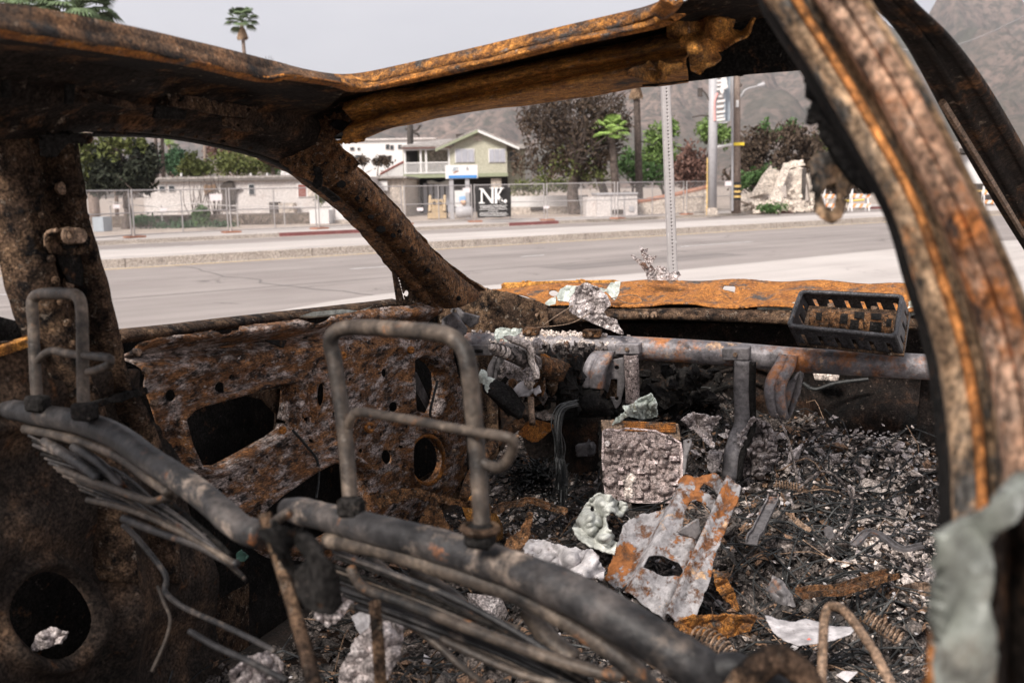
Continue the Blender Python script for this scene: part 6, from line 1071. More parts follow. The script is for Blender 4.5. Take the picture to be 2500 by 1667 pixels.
sub(s2, 'release_rod', [(655, 1285, 1.2), (680, 1265, 1.19), (705, 1250, 1.18)], .005, 'tube')

for k in range(13):
    o1, o2 = k * 11, k * 13; jx = random.uniform(-14, 14)
    sub(s2, 'spring_wire', [(70 + o1 * .9 + jx, 1062 + o1 * 1.0, 1.64 - k * .006), (180 + o1 + jx, 1105 + o1 * 1.0 + random.uniform(-8, 8), 1.57 - k * .006), (300 + o1 * .9, 1165 + o2 * .8 + random.uniform(-8, 8), 1.49 - k * .006), (420 + o1 * .8, 1255 + o2 * .6 + random.uniform(-8, 8), 1.42 - k * .005), (560 + o1 * .3, 1370 + o2 * .3, 1.36)], random.uniform(.0016, .0034), random.choice(['seat', 'seat', 'tube', 'char']), 6)
pxD, P = _pxD, _P
for k in range(10):
    o1 = k * 15; jx = random.uniform(-20, 20)
    sub(s1, 'spring_wire', [(800 + o1 * .5 + jx, 1345 + o1, 1.14), (960 + o1 * .5 + jx, 1400 + o1 + random.uniform(-8, 8), 1.09), (1120 + o1 * .5, 1470 + o1 + random.uniform(-8, 8), 1.05), (1290 + o1 * .4, 1560 + o1 * .8, 1.01), (1430 + o1 * .3, 1650 + o1 * .5, .98)], random.uniform(.0018, .0036), random.choice(['seat', 'seat', 'tube', 'char']), 6)
# ------------------------------------------------------------------ airbag basket on the beam
B = thing('airbag_canister', 'black slotted metal tray holding a rusty ribbed canister, on the dash beam', 'canister', P(A(2060.), A(860.), A(2.5)))
fl, fr, bk, bl_ = P(A(1926.), A(796.), A(2.44)), P(A(2186.), A(822.), A(2.36)), P(A(2203.), A(724.), A(2.50)), P(A(1957.), A(712.), A(2.58))
dn = P(A(1950.), A(842.), A(2.47)) - fl
def wall(name, a, b, slots, sh=.045):
    ln = np.linalg.norm(b - a); f = lambda x, y: a + (b - a) * x[..., None] + (dn + (P(A(2060.), A(770.), A(2.55)) - (fl + fr + bk + bl_) / 4) * .18) * y[..., None]
    hs = [[(q - .25 * .5 / slots, .34), (q + .25 * .5 / slots, .34), (q + .25 * .5 / slots, .86), (q - .25 * .5 / slots, .86)] for q in (np.arange(slots) + .6) / (slots + .2)] if slots else []
    return panel(name, [(0, 0), (1, 0), (1, 1), (0, 1)], hs, f, .02 if slots > 4 else .04, M['can'], B, thick=.004)
M['can'] = coat('sooty_black_steel', [(.3, (.025, .025, .028)), (.6, (.06, .058, .062)), (.8, (.11, .10, .10))], 20, [((.20, .10, .05), .2, 30, .05)], .3, .002, 90, rough=.5, metal=.3)
wall('front_wall', fl, fr, 6); wall('end_wall', fr, bk, 3); wall('back_wall', bl_, bk, 6); wall('end_wall', fl, bl_, 3)
rim = []
for a_, b_, c_ in ((bl_, fl, fr), (fl, fr, bk), (fr, bk, bl_), (bk, bl_, fl)):
    for t_ in np.linspace(0, 1, 6):
        p = b_ + (a_ - b_) / np.linalg.norm(a_ - b_) * .018; r_ = b_ + (c_ - b_) / np.linalg.norm(c_ - b_) * .018
        rim.append((1 - t_) ** 2 * p + 2 * t_ * (1 - t_) * b_ + t_ * t_ * r_)
rim.append(rim[0]); MB().tube(A(rim), .0065, 8).build('rim', M['can'], B, smooth=True)
fb = (fl + dn, fr + dn, bk + dn * .8, bl_ + dn * .8); MB().add(A(fb), [(0, 1, 2, 3)]).build('bottom_plate', M['bpillar'], B, solid=.004)
ca, cb = P(A(1975.), A(783.), A(2.47)), P(A(2178.), A(797.), A(2.41)); cdr = (cb - ca) / np.linalg.norm(cb - ca)
q = np.linspace(0, 1, 60); rr = .031 + .0035 * ((q > .19) & (q < .27)) + .003 * ((q > .33) & (q < .37)) + .002 * (q > .84) - .006 * ((q < .02) | (q > .98))
MB().tube(ca + (cb - ca) * q[:, None], rr, 22).build('inflator', M['pillar'], B, smooth=True)
vw = -ray(A(2070.), A(790.)); vw -= cdr * (vw @ cdr); vw /= np.linalg.norm(vw); vu = np.cross(cdr, vw); vu *= np.sign(vu[2])
for t_, up_, w_, h_ in ((.42, .35, .045, .4), (.60, .75, .06, .34), (.80, .72, .06, .3), (.80, -.1, .07, .34), (.12, .4, .035, .3), (.55, -.2, .05, .5), (.95, .25, .03, .3)):
    g = np.linspace(up_ - h_, up_ + h_, 5); pts = []
    for s_ in (-1, 1): pts.append(ca + (cb - ca) * (t_ + s_ * w_) + .0335 * (np.cos(g)[:, None] * vw + np.sin(g)[:, None] * vu))
    MB().grid(np.stack(pts, 1)).build('inflator_slot_shade', M['char'], B, solid=.0015)  # dark patches on the cylinder paint the shade of its cut-outs
for t_ in (.25, .77): c = ca + (cb - ca) * t_ + vu * .038; MB().tube(A([c, c + vu * .008]), .008, 8).build('bolt', M['copper'], B)

# ------------------------------------------------------------------ control unit (circuit board in its frame)
M['pinkash'] = coat('pink_ash_edge', [(.3, (.42, .33, .32)), (.7, (.66, .55, .53))], 40, [((.08, .06, .06), .3, 70, .05)], .8, .004, 140)
E = thing('control_unit', 'square burnt circuit board in a metal frame standing on the floor ash', 'circuit board', P(A(1560.), A(1240.), A(2.4)))
pf = fpl(P(A(1560.), A(1130.), A(2.36)), -CF * .9 + CZ * .35 + CR * .1); bn = (-CF * .9 + CZ * .35 + CR * .1); bn /= np.linalg.norm(bn)
comps = [(random.uniform(1475, 1655), random.uniform(1060, 1225), random.uniform(2.5, 14), random.uniform(2.5, 10), random.uniform(.002, .014)) for _ in range(90)]
def bh(x, y):
    h = .0 * x
    for cx, cy, wx, wy, hh in comps: h = h + hh * np.exp(-((np.abs(x - cx) / wx) ** 6 + (np.abs(y - cy) / wy) ** 6))
    h = h + .018 * np.exp(-((x - 1550) / 52) ** 6 - ((y - 1092) / 22) ** 6) * (.6 + .4 * np.sin(x * .25 + y * .2)) + .016 * np.exp(-((np.hypot(x - 1622, y - 1190) - 16) / 4) ** 2) + .012 * np.exp(-((np.hypot(x - 1492, y - 1170) - 14) / 4) ** 2)
    return h
panel('circuit_board', [(1474, 1052), (1490, 1048), (1510, 1052), (1530, 1046), (1600, 1052), (1616, 1060), (1640, 1070), (1662, 1082), (1666, 1110), (1664, 1190), (1655, 1225), (1560, 1226), (1480, 1215), (1472, 1120)], [], pf, 2, M['board'], E, h=bh, n=bn, thick=.004)
bo_ = [(1474, 1052), (1490, 1048), (1510, 1052), (1530, 1046), (1600, 1052), (1616, 1060), (1640, 1070), (1662, 1082), (1666, 1110), (1664, 1190), (1655, 1225), (1560, 1226), (1480, 1215), (1472, 1120), (1474, 1052)]
MB().tube(px3(bo_, pf) + bn * .004, .0032, 6).build('board_edge', M['pinkash'], E)
for k in range(34):
    x, y = random.uniform(1482, 1650), random.uniform(1066, 1215); w1, h1 = random.uniform(3, 13), random.uniform(3, 9); p = px3([(x - w1, y + h1), (x + w1, y + h1), (x + w1, y - h1), (x - w1, y - h1)], pf); o = MB().prism(p - bn * .004, bn * random.uniform(.010, .024)).build('component', M['board'] if k % 3 else M['pinkash'], E)
for x, y, r in ((1622, 1190, .017), (1492, 1170, .015), (1575, 1185, .012)): c = pf(A(float(x)), A(float(y))); MB().tube(A([c, c + bn * .016, c + bn * .020]), [r, r, r * .8], 14).build('capacitor', M['board'], E)
panel('backing_plate', [(1462, 1022), (1500, 1020), (1640, 1030), (1658, 1036), (1672, 1130), (1668, 1225), (1600, 1245), (1470, 1230), (1458, 1100)], [], lambda x, y: pf(x, y) - bn * .02, 6, M['char'], E, thick=.012)
panel('upper_housing', [(1466, 1024), (1510, 1026), (1655, 1033), (1662, 1074), (1640, 1072), (1612, 1058), (1530, 1050), (1468, 1054)], [[(1518, 1036), (1606, 1042), (1604, 1052), (1520, 1048)]], lambda x, y: pf(x, y) - bn * .008, 3, M['copper'], E, thick=.006)
mb = MB()
for k in range(6): y = 1030 + k * 4; mb.tube(pf(A([1520., 1560, 1605, 1650]), A([y, y + 1, y + 3, y + 4.0])) + bn * .004, .002, 5)
mb.build('housing_ribs', M['orange'], E, kind='stuff')
panel('side_flange', [(1668, 1075), (1688, 1070), (1690, 1082), (1680, 1110), (1672, 1160), (1664, 1160), (1668, 1110)], [ell(1681, 1079, 3, 3)], lambda x, y: pf(x, y) + bn * .004, 2.2, M['steel'], E, thick=.003)
panel('side_bracket', [(1730, 1100), (1764, 1105), (1756, 1140), (1742, 1158), (1728, 1140)], [], fLO(2.5), 3, M['foil'], E, thick=.02)
c = pf(A(1485.), A(1084.)) + bn * .008; MB().tube(A([c - bn * .006, c + bn * .008]), .007, 10).build('screw', M['foil'], E)

# ------------------------------------------------------------------ loose pieces
def crumple(name, outline, D0, m, label, cat, amp=.03, fr=.035, cell=2.5, rag=6, thick=.0025, tilt=(0, 0), holes=(), ragf=.05, sm=False):
    o = A(outline, float); cx, cy = o.mean(0)
    def f(x, y):
        D = D0 + (x - cx) * tilt[0] + (y - cy) * tilt[1]
        d = A([[.8 * mn.noise(Vector((xx * fr * .45, yy * fr * .45, D0 * 7))) + .6 * abs(mn.noise(Vector((xx * fr * 1.1, yy * fr * 1.1, D0 * 5)))) + .22 * abs(mn.noise(Vector((xx * fr * 2.6, yy * fr * 2.6, 1)))) for xx, yy in zip(a_, b_)] for a_, b_ in zip(x, y)])
        return P(x, y, D - amp * d)
    return panel(name, outline, list(holes), f, cell, m, None, thick=thick, rag=rag, ragf=ragf, smooth=sm, label=label, cat=cat)
crumple('ash_foil', [(1405, 700), (1430, 690), (1460, 700), (1482, 720), (1490, 745), (1475, 760), (1482, 772), (1505, 782), (1522, 815), (1505, 812), (1470, 800), (1440, 785), (1412, 775), (1390, 760), (1388, 735), (1400, 715)], 2.74, M['foil'], 'crumpled grey ash foil hanging over the cowl edge onto the beam', 'foil', .055, .03, 1.8, 2.5)
crumple('ash_foil', [(1575, 640), (1582, 655), (1590, 648), (1598, 660), (1612, 645), (1625, 655), (1635, 668), (1655, 660), (1662, 672), (1645, 684), (1580, 684), (1578, 668), (1555, 640), (1540, 622), (1562, 632)], 3.15, M['foil'], 'jagged upright ash flake standing on the cowl before the sign post', 'foil', .05, .035, 1.8, 2)
crumple('ash_flake', [(1574, 640), (1560, 598), (1572, 612), (1580, 608), (1578, 622), (1592, 625), (1604, 625), (1596, 636), (1588, 645)], 3.2, M['foil'], 'thin curled ash flake on top of the jagged upright flake', 'foil', .03, .08, 1.6, 3)
crumple('glass_shard', [(1368, 705), (1385, 697), (1440, 700), (1480, 705), (1492, 690), (1514, 688), (1510, 718), (1500, 733), (1480, 712), (1440, 728), (1395, 738), (1362, 735), (1358, 722)], 3.05, M['melt'], 'blue-white melted windshield glass under the crumpled foil on the cowl', 'glass', .02, .02, 2.5, 1, .006)
crumple('glass_shard', [(1329, 741), (1345, 728), (1358, 724), (1356, 742), (1340, 746)], 2.98, M['melt'], 'small melted glass tongue at the cowl edge left of the foil', 'glass', .01, .03, 2, 1, .006)
crumple('glass_drip', [(1850, 745), (1870, 748), (1900, 742), (1940, 740), (1945, 765), (1930, 768), (1915, 762), (1905, 772), (1898, 762), (1880, 768), (1872, 758), (1860, 760), (1852, 755)], 2.92, M['melt'], 'frozen melted glass drips along the cowl left of the slotted tray', 'glass', .02, .04, 2, 2, .008)
crumple('glass_shard', [(2222, 735), (2245, 728), (2262, 740), (2250, 765), (2220, 770), (2215, 755)], 2.75, M['melt'], 'melted glass blob between slotted tray and the near pillar', 'glass', .02, .05, 2.5, 2, .008)
crumple('glass_shard', [(1210, 805), (1222, 800), (1250, 803), (1275, 802), (1272, 812), (1250, 826), (1235, 835), (1225, 825), (1215, 838), (1208, 825)], 2.63, M['melt'], 'melted glass sheet draped over the beam beside the steering column', 'glass', .02, .05, 2, 2, .005)
crumple('glass_shard', [(1168, 915), (1175, 903), (1185, 905), (1190, 922), (1208, 925), (1195, 935), (1190, 962), (1186, 940), (1172, 930)], 2.32, M['melt'], 'yellowish melted blob dripping off the column cover', 'glass', .02, .05, 1.8, 1, .008)
crumple('melted_sheet', [(1520, 990), (1545, 985), (1575, 965), (1590, 960), (1602, 975), (1604, 1000), (1606, 1018), (1570, 1022), (1530, 1015), (1500, 1035), (1490, 1042), (1505, 1020), (1525, 1005)], 2.42, M['melt'], 'crumpled pale green melted sheet on top of the circuit board unit', 'melted sheet', .08, .04, 2, 3, .004)
crumple('melted_sheet', [(1395, 1290), (1420, 1245), (1440, 1215), (1460, 1205), (1490, 1208), (1510, 1222), (1530, 1230), (1535, 1245), (1515, 1262), (1495, 1250), (1480, 1262), (1485, 1290), (1505, 1310), (1480, 1330), (1440, 1320)], 2.15, M['white'], 'large white melted plastic sheet with holes, slumped before the circuit board', 'melted sheet', .20, .018, 2.5, 4, .004, (0, -.001), [ell(1446, 1243, 5, 7)], sm=True)
crumple('melted_sheet', [(1392, 1285), (1440, 1290), (1480, 1312), (1520, 1330), (1500, 1352), (1470, 1345), (1420, 1325)], 2.05, M['white'], 'flat white melted fold below the slumped plastic sheet', 'melted sheet', .05, .02, 2.5, 3, .005, (0, -.001), sm=True)
crumple('melted_post', [(1525, 1175), (1532, 1163), (1545, 1162), (1550, 1172), (1544, 1185), (1540, 1210), (1528, 1216), (1530, 1190)], 2.2, M['ashpale'], 'tan melted stub sticking up from the white plastic sheet', 'stub', .03, .04, 2, 1, .02, sm=True)
crumple('ash_sheet', [(1275, 1330), (1300, 1318), (1350, 1325), (1390, 1335), (1440, 1340), (1480, 1385), (1470, 1412), (1430, 1405), (1380, 1385), (1320, 1365), (1280, 1350)], 1.95, M['paper'], 'white ash crust with grey folds beside the rusty floor sheet', 'ash sheet', .09, .016, 2.5, 8, .004, (0, -.0008))
crumple('ash_sheet', [(1680, 1010), (1720, 1008), (1760, 1020), (1745, 1040), (1738, 1060), (1744, 1092), (1725, 1088), (1715, 1070), (1690, 1045), (1660, 1025)], 2.45, M['foil'], 'lacy white ash drape right of the circuit board unit', 'ash sheet', .07, .05, 2, 7, .003)
crumple('ash_sheet', [(1800, 1060), (1840, 1020), (1880, 1030), (1900, 1080), (1895, 1130), (1860, 1165), (1815, 1160), (1800, 1110)], 2.62, M['foil'], 'fibrous grey ash mass beside the long hanger strap', 'ash sheet', .12, .06, 2.5, 9, .003)
crumple('paper_scrap', [(1866, 1500), (1900, 1512), (1940, 1518), (1965, 1510), (1990, 1515), (2030, 1528), (2092, 1532), (2075, 1548), (2040, 1562), (1990, 1570), (1945, 1575), (1915, 1562), (1885, 1540)], 1.72, M['paper'], 'curved white scorched card lying on the ash floor', 'card', .02, .012, 2.5, 2, .002, (0, -.002), sm=True)
panel('red_mark', [(1962, 1568), (1975, 1556), (1985, 1565), (1998, 1568), (1970, 1573)], [], fD(1.665), 3, flat('red_print', (.7, .12, .08)), bpy.data.objects[-1] if False else [o for o in COL.objects if o.name.startswith('paper_scrap')][0], thick=.002)
# the rusty floor sheet with its cut-outs
pr = fpl(P(A(1640.), A(1350.), A(1.98)), -CF * .62 + CZ * .75 - CR * .12); prn = -CF * .62 + CZ * .75 - CR * .12
panel('floor_sheet', [(1655, 1178), (1668, 1172), (1698, 1176), (1722, 1166), (1745, 1158), (1775, 1165), (1790, 1176), (1812, 1186), (1806, 1215), (1790, 1260), (1770, 1310), (1752, 1345), (1742, 1375), (1735, 1410), (1720, 1445), (1700, 1495), (1688, 1530), (1650, 1520), (1600, 1495), (1560, 1470), (1500, 1432), (1480, 1418), (1495, 1380), (1515, 1330), (1530, 1290), (1560, 1260), (1600, 1245), (1635, 1238), (1655, 1215), (1662, 1195)],
      [[(1708, 1200), (1720, 1184), (1765, 1198), (1762, 1215), (1730, 1205)], [(1672, 1262), (1685, 1232), (1702, 1224), (1730, 1232), (1736, 1248), (1726, 1300), (1710, 1312), (1665, 1300)], [(1578, 1402), (1592, 1375), (1622, 1362), (1655, 1370), (1664, 1382), (1655, 1400), (1620, 1405)]],
      pr, 2.6, M['sheet'], None, h=lambda x, y: .022 * np.exp(-(((x - 1770) + (y - 1200) * .42) / 9) ** 2) - .02 * np.exp(-(((x - 1745) + (y - 1200) * .42) / 7) ** 2) + .02 * np.exp(-(((x - 1625) + (y - 1300) * .45) / 22) ** 2) + .03 * np.exp(-(((x - 1500) + (y - 1300) * .45) / 30) ** 2) + .006 * np.sin(x * .05 + y * .03), n=prn, thick=.004, rag=3,
      label='grey flaking metal sheet with rust edges and three cut-outs on the floor', cat='metal sheet')
panel('bent_tab', [(1648, 1298), (1705, 1262), (1712, 1300), (1700, 1315), (1660, 1302)], [], fD(1.99), 4, M['steel'], [o for o in COL.objects if o.name.startswith('floor_sheet')][0], thick=.003)
for nm, ol, D, m, lb, am in (('metal_shard', [(1015, 1290), (1040, 1240), (1058, 1200), (1066, 1225), (1095, 1280), (1125, 1325), (1060, 1300)], 1.9, 'pillar', 'upright triangular rusty metal shard behind the closer seat tube', .02),
                             ('metal_strip', [(905, 1215), (960, 1195), (1020, 1190), (1070, 1208), (1160, 1225), (1150, 1238), (1060, 1225), (1000, 1215), (930, 1240)], 2.25, 'pillar', 'rusty bent strip lying below the driver door speaker hole', .04),
                             ('metal_shard', [(1225, 1345), (1240, 1315), (1270, 1295), (1290, 1250), (1300, 1255), (1296, 1300), (1270, 1350), (1240, 1372)], 1.75, 'pillar', 'dark rusty curled hook beside the white ash crust', .03),
                             ('metal_strip', [(1740, 1390), (1770, 1400), (1795, 1450), (1805, 1495), (1780, 1470), (1750, 1440)], 1.85, 'lip', 'torn rusty tongue at the corner of the flaking floor sheet', .05),
                             ('floor_plate', [(2150, 1455), (2160, 1435), (2220, 1420), (2285, 1425), (2284, 1450), (2220, 1462), (2160, 1464)], 1.95, 'copper', 'flat rusty plate with ash on it beside the near pillar', .03),
                             ('wood_chip', [(1916, 1250), (1930, 1255), (1980, 1290), (1975, 1298), (1945, 1282)], 2.1, 'copper', 'thin tan splinter on the black wire nest', .03),
                             ('slate_chip', [(2010, 1290), (2022, 1280), (2034, 1288), (2036, 1310), (2024, 1316), (2012, 1306)], 2.08, 'steel', 'small grey slate chip on the ash floor', .01),
                             ('black_chip', [(2206, 1195), (2240, 1178), (2248, 1190), (2220, 1208)], 2.3, 'char', 'black oblong chip on the pale ash by the near pillar', .01),
                             ('green_shard', [(575, 1350), (590, 1342), (606, 1358), (598, 1370), (580, 1366)], 1.75, 'green', 'dark green shard under the driver seat springs', .02),
                             ('bent_plate', [(1640, 1520), (1690, 1500), (1760, 1500), (1850, 1500), (1830, 1540), (1760, 1560), (1680, 1548)], 1.75, 'lip', 'rust-brown buckled plate beneath the scorched white card', .06),
                             ('grey_plate', [(1870, 1440), (1885, 1400), (1910, 1420), (1935, 1450), (1940, 1480), (1900, 1470)], 1.9, 'steel', 'grey curved plate leaning in the ash above the white card', .03),
                             ('torn_sheet', [(830, 1640), (870, 1560), (930, 1500), (985, 1530), (975, 1600), (940, 1667), (830, 1700)], 1.25, 'foil', 'pale wrinkled ash cloth below the closer seat springs', .05),
                             ('white_strip', [(858, 1505), (905, 1475), (912, 1500), (890, 1560), (875, 1540)], 1.35, 'paper', 'white curled strip behind the coil spring', .02),
                             ('ash_clump', [(765, 1480), (800, 1455), (850, 1440), (868, 1462), (840, 1500), (800, 1530), (770, 1510)], 1.25, 'foil', 'knobbly grey ash clump beside the driver seat recliner', .07),
                             ('ash_clump', [(560, 1640), (610, 1600), (660, 1590), (690, 1620), (680, 1690), (560, 1700)], 1.25, 'foil', 'grey ash clump at the bottom between the two seats', .07),
                             ('pale_lump', [(75, 1590), (90, 1550), (130, 1530), (165, 1545), (150, 1570), (110, 1580)], 1.5, 'foil', 'pale rounded lump inside the dark round hole', .05)):
    if 'green' not in M: M['green'] = flat('dark_green_plastic', (.02, .05, .04))
    crumple(nm, ol, D, M[m], lb, nm.split('_')[-1], am, .018, 3, 4, .004)
tb_ = MB().tube(spline(pxD([(2005, 1700, 1.1), (2008, 1600, 1.12), (2012, 1520, 1.15), (2018, 1490, 1.16), (2030, 1478, 1.16), (2060, 1490, 1.14), (2100, 1540, 1.1), (2140, 1600, 1.06), (2185, 1690, 1.02)]), 50), .0055, 8)
tb_.build('bent_rod', M['copper'], None, smooth=True, label='rusty thin rod bent into an arch near the bottom edge', cat='rod')

# ash heaps on the floor: one sheet with relief, thousands of chips, and burnt wires
def heap(lo, la):
    z = .83 + .10 * mn.noise(Vector((lo * 2.1, la * 2.1, 1))) + .05 * mn.noise(Vector((lo * 6, la * 6, 2))) + .025 * mn.noise(Vector((lo * 15, la * 15, 3))) + .012 * mn.noise(Vector((lo * 38, la * 38, 5)))
    z += .10 * math.exp(-((la + .55) / .25) ** 2) + .05 * math.exp(-((lo - 2.3) / .5) ** 2 - ((la - .0) / .3) ** 2)
    z += .07 * math.exp(-((lo - 2.75) / .28) ** 2) * (1 if la > -.55 else math.exp(-((la + .55) / .12) ** 2)) * (.8 + .5 * mn.noise(Vector((lo * 5, la * 5, 7)))) + .06 * (1 / (1 + math.exp(-(la + .3) * 14))) * (1 / (1 + math.exp(-(lo - 1.95) * 9))) + .10 * max(0, lo - 2.5) + .07 * math.exp(-((lo - 1.5) / .3) ** 2 - ((la + .2) / .3) ** 2)
    return z
nlo, nla = 210, 150
LOg, LAg = np.linspace(.2, 3.1, nlo), np.linspace(-1.24, .33, nla)
HZ = A([[heap(x, y) for y in LAg] for x in LOg])
G = car(LOg[:, None] + 0 * HZ, LAg[None] + 0 * HZ, HZ)
MB().grid(G).build('ash_heap', M['debris'], None, label='layer of black and grey ash covering the car floor', cat='ash', kind='stuff', base=car(A(1.6), A(-.45), A(.79)))
def hz(lo, la): return HZ[min(nlo - 1, max(0, int((lo - .2) / 2.9 * (nlo - 1)))), min(nla - 1, max(0, int((la + 1.24) / 1.57 * (nla - 1))))]
def chips(name, N, size, m, label, zones=None, lift=.01, jit=.02):
    v = []; f = []
    for i in range(N):
        if zones: cx, cy, sx, sy = random.choice(zones); lo, la = random.gauss(cx, sx), random.gauss(cy, sy)
        else: lo, la = random.uniform(.7, 3.05), random.uniform(-1.2, .3)
        if not (.3 < lo < 3.08 and -1.22 < la < .31): continue
        c = car(A(lo), A(la), A(hz(lo, la) + lift + random.uniform(-.3, 1) * jit)); s = size * random.lognormvariate(0, .5)
        q = rng.normal(size=(3, 3)); a_ = q[0] / np.linalg.norm(q[0]); a_[2] *= .5; b_ = np.cross(a_, q[1]); b_ /= np.linalg.norm(b_) + 1e-9; n_ = np.cross(a_, b_)
        k = len(v); v += [c + a_ * s, c + b_ * s * random.uniform(.3, .9), c - a_ * s * random.uniform(.4, 1), c - b_ * s * random.uniform(.3, .8), c + n_ * s * .35, c - n_ * s * .3]
        f += [(k, k + 1, k + 4), (k + 1, k + 2, k + 4), (k + 2, k + 3, k + 4), (k + 3, k, k + 4), (k + 1, k, k + 5), (k + 2, k + 1, k + 5), (k + 3, k + 2, k + 5), (k, k + 3, k + 5)]
    obj(name, v, f, m, None, label=label, cat='debris', kind='stuff')
M['chipd'] = coat('charred_chips', [(.3, (.012, .011, .011)), (.5, (.07, .06, .055)), (.72, (.24, .195, .17))], 30, [((.32, .27, .25), .2, 25, .05)], .4, .003, 90)
M['chipb'] = coat('brown_chips', [(.3, (.07, .04, .025)), (.55, (.25, .15, .095)), (.75, (.42, .29, .20))], 30, [((.03, .025, .02), .3, 25, .05)], .4, .003, 90)
chips('char_chips', 13000, .010, M['chipd'], 'black charred chips strewn over the ash')
chips('rust_chips', 3000, .011, M['chipb'], 'rust-brown chips among the floor ash')
pz = [(2.35, -.03, .2, .07), (2.55, -.06, .16, .10), (2.62, -.40, .12, .10), (2.7, -.2, .12, .15), (2.2, .02, .15, .06), (1.75, -.15, .3, .2), (2.5, -1.0, .2, .12), (2.3, -.75, .3, .15), (1.6, .0, .25, .15)]
chips('ash_chips', 2300, .007, M['ashpale'], 'pale ash chips thickest near the right footwell', pz, .012, .03)
chips('ash_flakes', 1300, .005, M['paper'], 'tiny white ash crumbs over the floor debris', pz + [(2.0, -.5, .5, .4)], .018, .03)
chips('large_flakes', 150, .018, M['foil'], 'larger curled grey flakes lying over the floor debris', pz + [(2.0, -.4, .5, .4)], .02, .03)
chips('tan_flakes', 700, .009, M['ashpale'], 'tan ash flakes heaped beside the near pillar', [(2.35, -.02, .16, .05), (2.5, -.03, .13, .06), (2.15, .02, .12, .05)], .02, .04)
chips('grey_flakes', 600, .008, M['foil'], 'fibrous grey ash flakes heaped below the long hanger strap', [(2.6, -.42, .12, .10), (2.72, -.2, .1, .16), (2.45, -.3, .2, .2)], .02, .05)
mb = MB()
for k in range(520):
    u = random.gauss(.21, .07); p = bp_beam[min(59, max(0, int(u * 59)))] + CZ * (.03 + random.random() * .008) - CF * random.uniform(-.01, .03) + CR * random.gauss(0, .01); q_ = rng.normal(size=(3, 3)); q_, _ = np.linalg.qr(q_); s_ = random.uniform(.002, .007); mb.box(p - CZ * max(0, -((p - bp_beam[0]) @ CF)) * .8, q_[0] * s_, q_[1] * s_ * .7, q_[2] * s_ * .5)
mb.build('ash_crust', M['ashpale'], None, label='crust of white ash grains on the dash beam above the column', cat='ash', kind='stuff')
mbl = MB()
for k in range(260):
    lo, la = random.uniform(1.1, 3.0), random.uniform(-1.15, .28); s_ = random.uniform(.012, .04); c = car(A(lo), A(la), A(hz(lo, la) + s_ * .2)); rr_ = random.uniform(0, 50)
    th_, ph_ = np.meshgrid(np.linspace(0, 2 * math.pi, 9)[:-1], np.linspace(.15, math.pi - .15, 6)); vv = []
    for t_, p_ in zip(th_.ravel(), ph_.ravel()):
        q_ = A([math.sin(p_) * math.cos(t_), math.sin(p_) * math.sin(t_), math.cos(p_) * .6]); vv.append(c + q_ * s_ * (1 + .55 * mn.noise(Vector(q_ * 1.7) + Vector((rr_, 0, 0)))))
    mbl.add(vv, [(i * 8 + j, i * 8 + (j + 1) % 8, (i + 1) * 8 + (j + 1) % 8, (i + 1) * 8 + j) for i in range(5) for j in range(8)] + [tuple(range(8))[::-1], tuple(range(40, 48))])
mbl.build('slag_lumps', M['debris'], None, label='dark slag lumps bedded in the floor ash', cat='debris', kind='stuff')
def wires(name, N, m, label, zones, r=.0016, ln=.35, hgt=.06):
    mb = MB()
    for i in range(N):
        cx, cy, sx, sy = random.choice(zones); lo, la = random.gauss(cx, sx), random.gauss(cy, sy); a_ = random.uniform(0, 6.28); pts = []
        for k in range(5):
            lo2 = min(3.05, max(.4, lo)); la2 = min(.3, max(-1.2, la)); pts.append(car(A(lo2), A(la2), A(hz(lo2, la2) + .012 + random.random() ** 2 * hgt)))
            a_ += random.gauss(0, .8); lo += math.cos(a_) * ln / 4; la += math.sin(a_) * ln / 4
        mb.tube(spline(A(pts), 12), r * random.uniform(.7, 1.6), 4, False)
    mb.build(name, m, None, label=label, cat='wires', kind='stuff')
wires('burnt_wires', 460, M['wire'], 'tangle of black burnt wires over the floor ash', [(2.2, 0, .35, .16), (2.45, -.05, .2, .15), (1.9, .05, .25, .2), (2.55, -.75, .2, .15), (1.7, -.7, .4, .3)])
wires('bare_wires', 70, M['copper'], 'bare brown wires curling over the floor ash', [(2.2, 0, .4, .2), (1.6, -.9, .3, .2), (1.8, .0, .3, .2)], .0014, .3)
# hanging wire bundle and nest by the pedals
mb = MB()
for i in range(26):
    o = random.gauss(0, 1) * 6; e = random.gauss(0, 1) * 9; dd = random.gauss(0, .012)
    mb.tube(spline(pxD([(1405 + o, 985 + e * .4, 2.4 + dd), (1375 + o, 995 + e * .4, 2.36 + dd), (1362 + o + e * .3, 1030, 2.34 + dd), (1366 + o - e * .3, 1090, 2.34 + dd), (1370 + o * 1.3 + e * .4, 1150, 2.35 - dd), (1372 + o * 1.8, 1200 + e * 3, 2.36 + dd)]), 22), random.uniform(.0012, .0026), 5, False)
mb.build('wire_bundle', M['wire'], None, label='thick bundle of charred wires hanging left of the circuit board', cat='wires')
mb = MB()
for i in range(110):
    x, y = random.gauss(1300, 28), random.gauss(1168, 16); pts = []
    a_ = random.uniform(0, 6.28)
    for k in range(5): pts.append((x, y, 2.42 + random.gauss(0, .04))); a_ += random.gauss(0, .9); x += 16 * math.cos(a_); y += 11 * math.sin(a_)
    mb.tube(spline(pxD(pts), 12), .0022, 4, False)
mb.build('wire_nest', M['wire'], None, label='round nest of black wire strands behind the pedals', cat='wires', kind='stuff')
mb = MB()
for p, D in (([(1325, 795), (1360, 770), (1400, 745)], 2.7), ([(1310, 800), (1390, 790), (1440, 765)], 2.66), ([(1440, 740), (1540, 720), (1570, 735), (1540, 742), (1500, 728)], 2.9)):
    mb.tube(spline(pxD([(x, y, D) for x, y in p]), 16), .0014, 5)
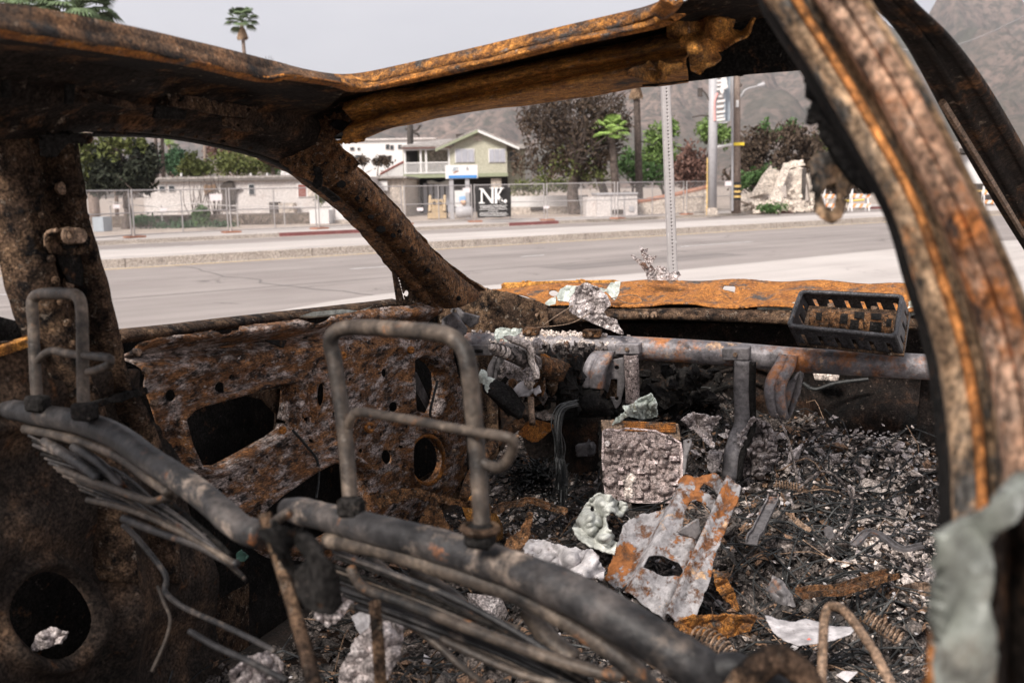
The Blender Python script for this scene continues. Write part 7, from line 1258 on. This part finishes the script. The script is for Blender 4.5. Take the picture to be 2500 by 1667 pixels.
mb.build('thin_wires', M['copper'], None, label='thin stray wires stretched from the foil to the beam', cat='wires')

# recognisable remains in the ash
def spring(label, p, R_, turns, r=.0018):
    q = spline(pxD(p), turns * 14); t = np.linspace(0, turns * 2 * math.pi, len(q)); d_ = q[-1] - q[0]; d_ /= np.linalg.norm(d_); e1 = np.cross(d_, CZ); e1 /= np.linalg.norm(e1); e2 = np.cross(d_, e1)
    MB().tube(q + R_ * (np.cos(t)[:, None] * e1 + np.sin(t)[:, None] * e2), r, 5).build('coil_spring', M['copper'], None, label=label, cat='spring')
spring('rusty coil spring half buried right of the white card', [(2110, 1500, 1.75), (2200, 1560, 1.7)], .012, 9)
spring('rusty coil spring curving below the flaking floor sheet', [(1690, 1545, 1.6), (1740, 1560, 1.58), (1780, 1600, 1.55), (1795, 1640, 1.52)], .014, 12)
spring('small coil spring lying on the ash below the knee bracket', [(1890, 1180, 2.38), (1960, 1190, 2.36)], .009, 10, .0015)
def remain(nm, label, cat, pts, w_, m):
    q = spline(pxD(pts), 20); t = np.gradient(q, axis=0); t /= np.linalg.norm(t, axis=1)[:, None]; sd_ = np.cross(t, CZ); sd_ /= np.linalg.norm(sd_, axis=1)[:, None]
    G = np.stack([q - sd_ * w_ + CZ * w_ * .7, q - sd_ * w_, q + sd_ * w_, q + sd_ * w_ + CZ * w_ * .7], 1) + A([[[nz(x, 20), nz(x, 20, 3), nz(x, 20, 7)]] for x in q]) * .006
    MB().grid(G).build(nm, M[m], None, solid=.003, label=label, cat=cat)
remain('seat_rail', 'rusty channel rail lying across the ash below the tan flakes', 'rail', [(1950, 1452, 1.86), (2060, 1440, 1.88), (2180, 1405, 1.92)], .014, 'pillar')
remain('seat_rail', 'dark channel rail poking from the ash right of the floor sheet', 'rail', [(1835, 1330, 2.0), (1870, 1260, 2.12), (1890, 1215, 2.22)], .011, 'steel')
remain('bent_strap', 'bent grey strap among the wires beside the near pillar', 'strap', [(2080, 1330, 2.0), (2130, 1300, 2.02), (2200, 1340, 1.98), (2250, 1330, 1.97)], .008, 'steel')
remain('bent_strap', 'brown strap lying before the wire nest by the pedals', 'strap', [(1210, 1250, 2.05), (1290, 1225, 2.12), (1380, 1250, 2.1)], .010, 'pillar')
for p, lb in (([(1950, 1190, 2.32), (2010, 1150, 2.38), (2060, 1180, 2.36), (2080, 1230, 2.3), (2060, 1290, 2.2), (2010, 1340, 2.12)], 'long pale cable looping over the right footwell ash'), ([(1870, 960, 2.6), (1920, 1060, 2.5), (1940, 1140, 2.42), (1950, 1200, 2.36)], 'stiff frayed cable hanging below the knee bracket')):
    MB().tube(spline(pxD(p), 40), .0032, 6).build('cable', M['colash'], None, label=lb, cat='cable')
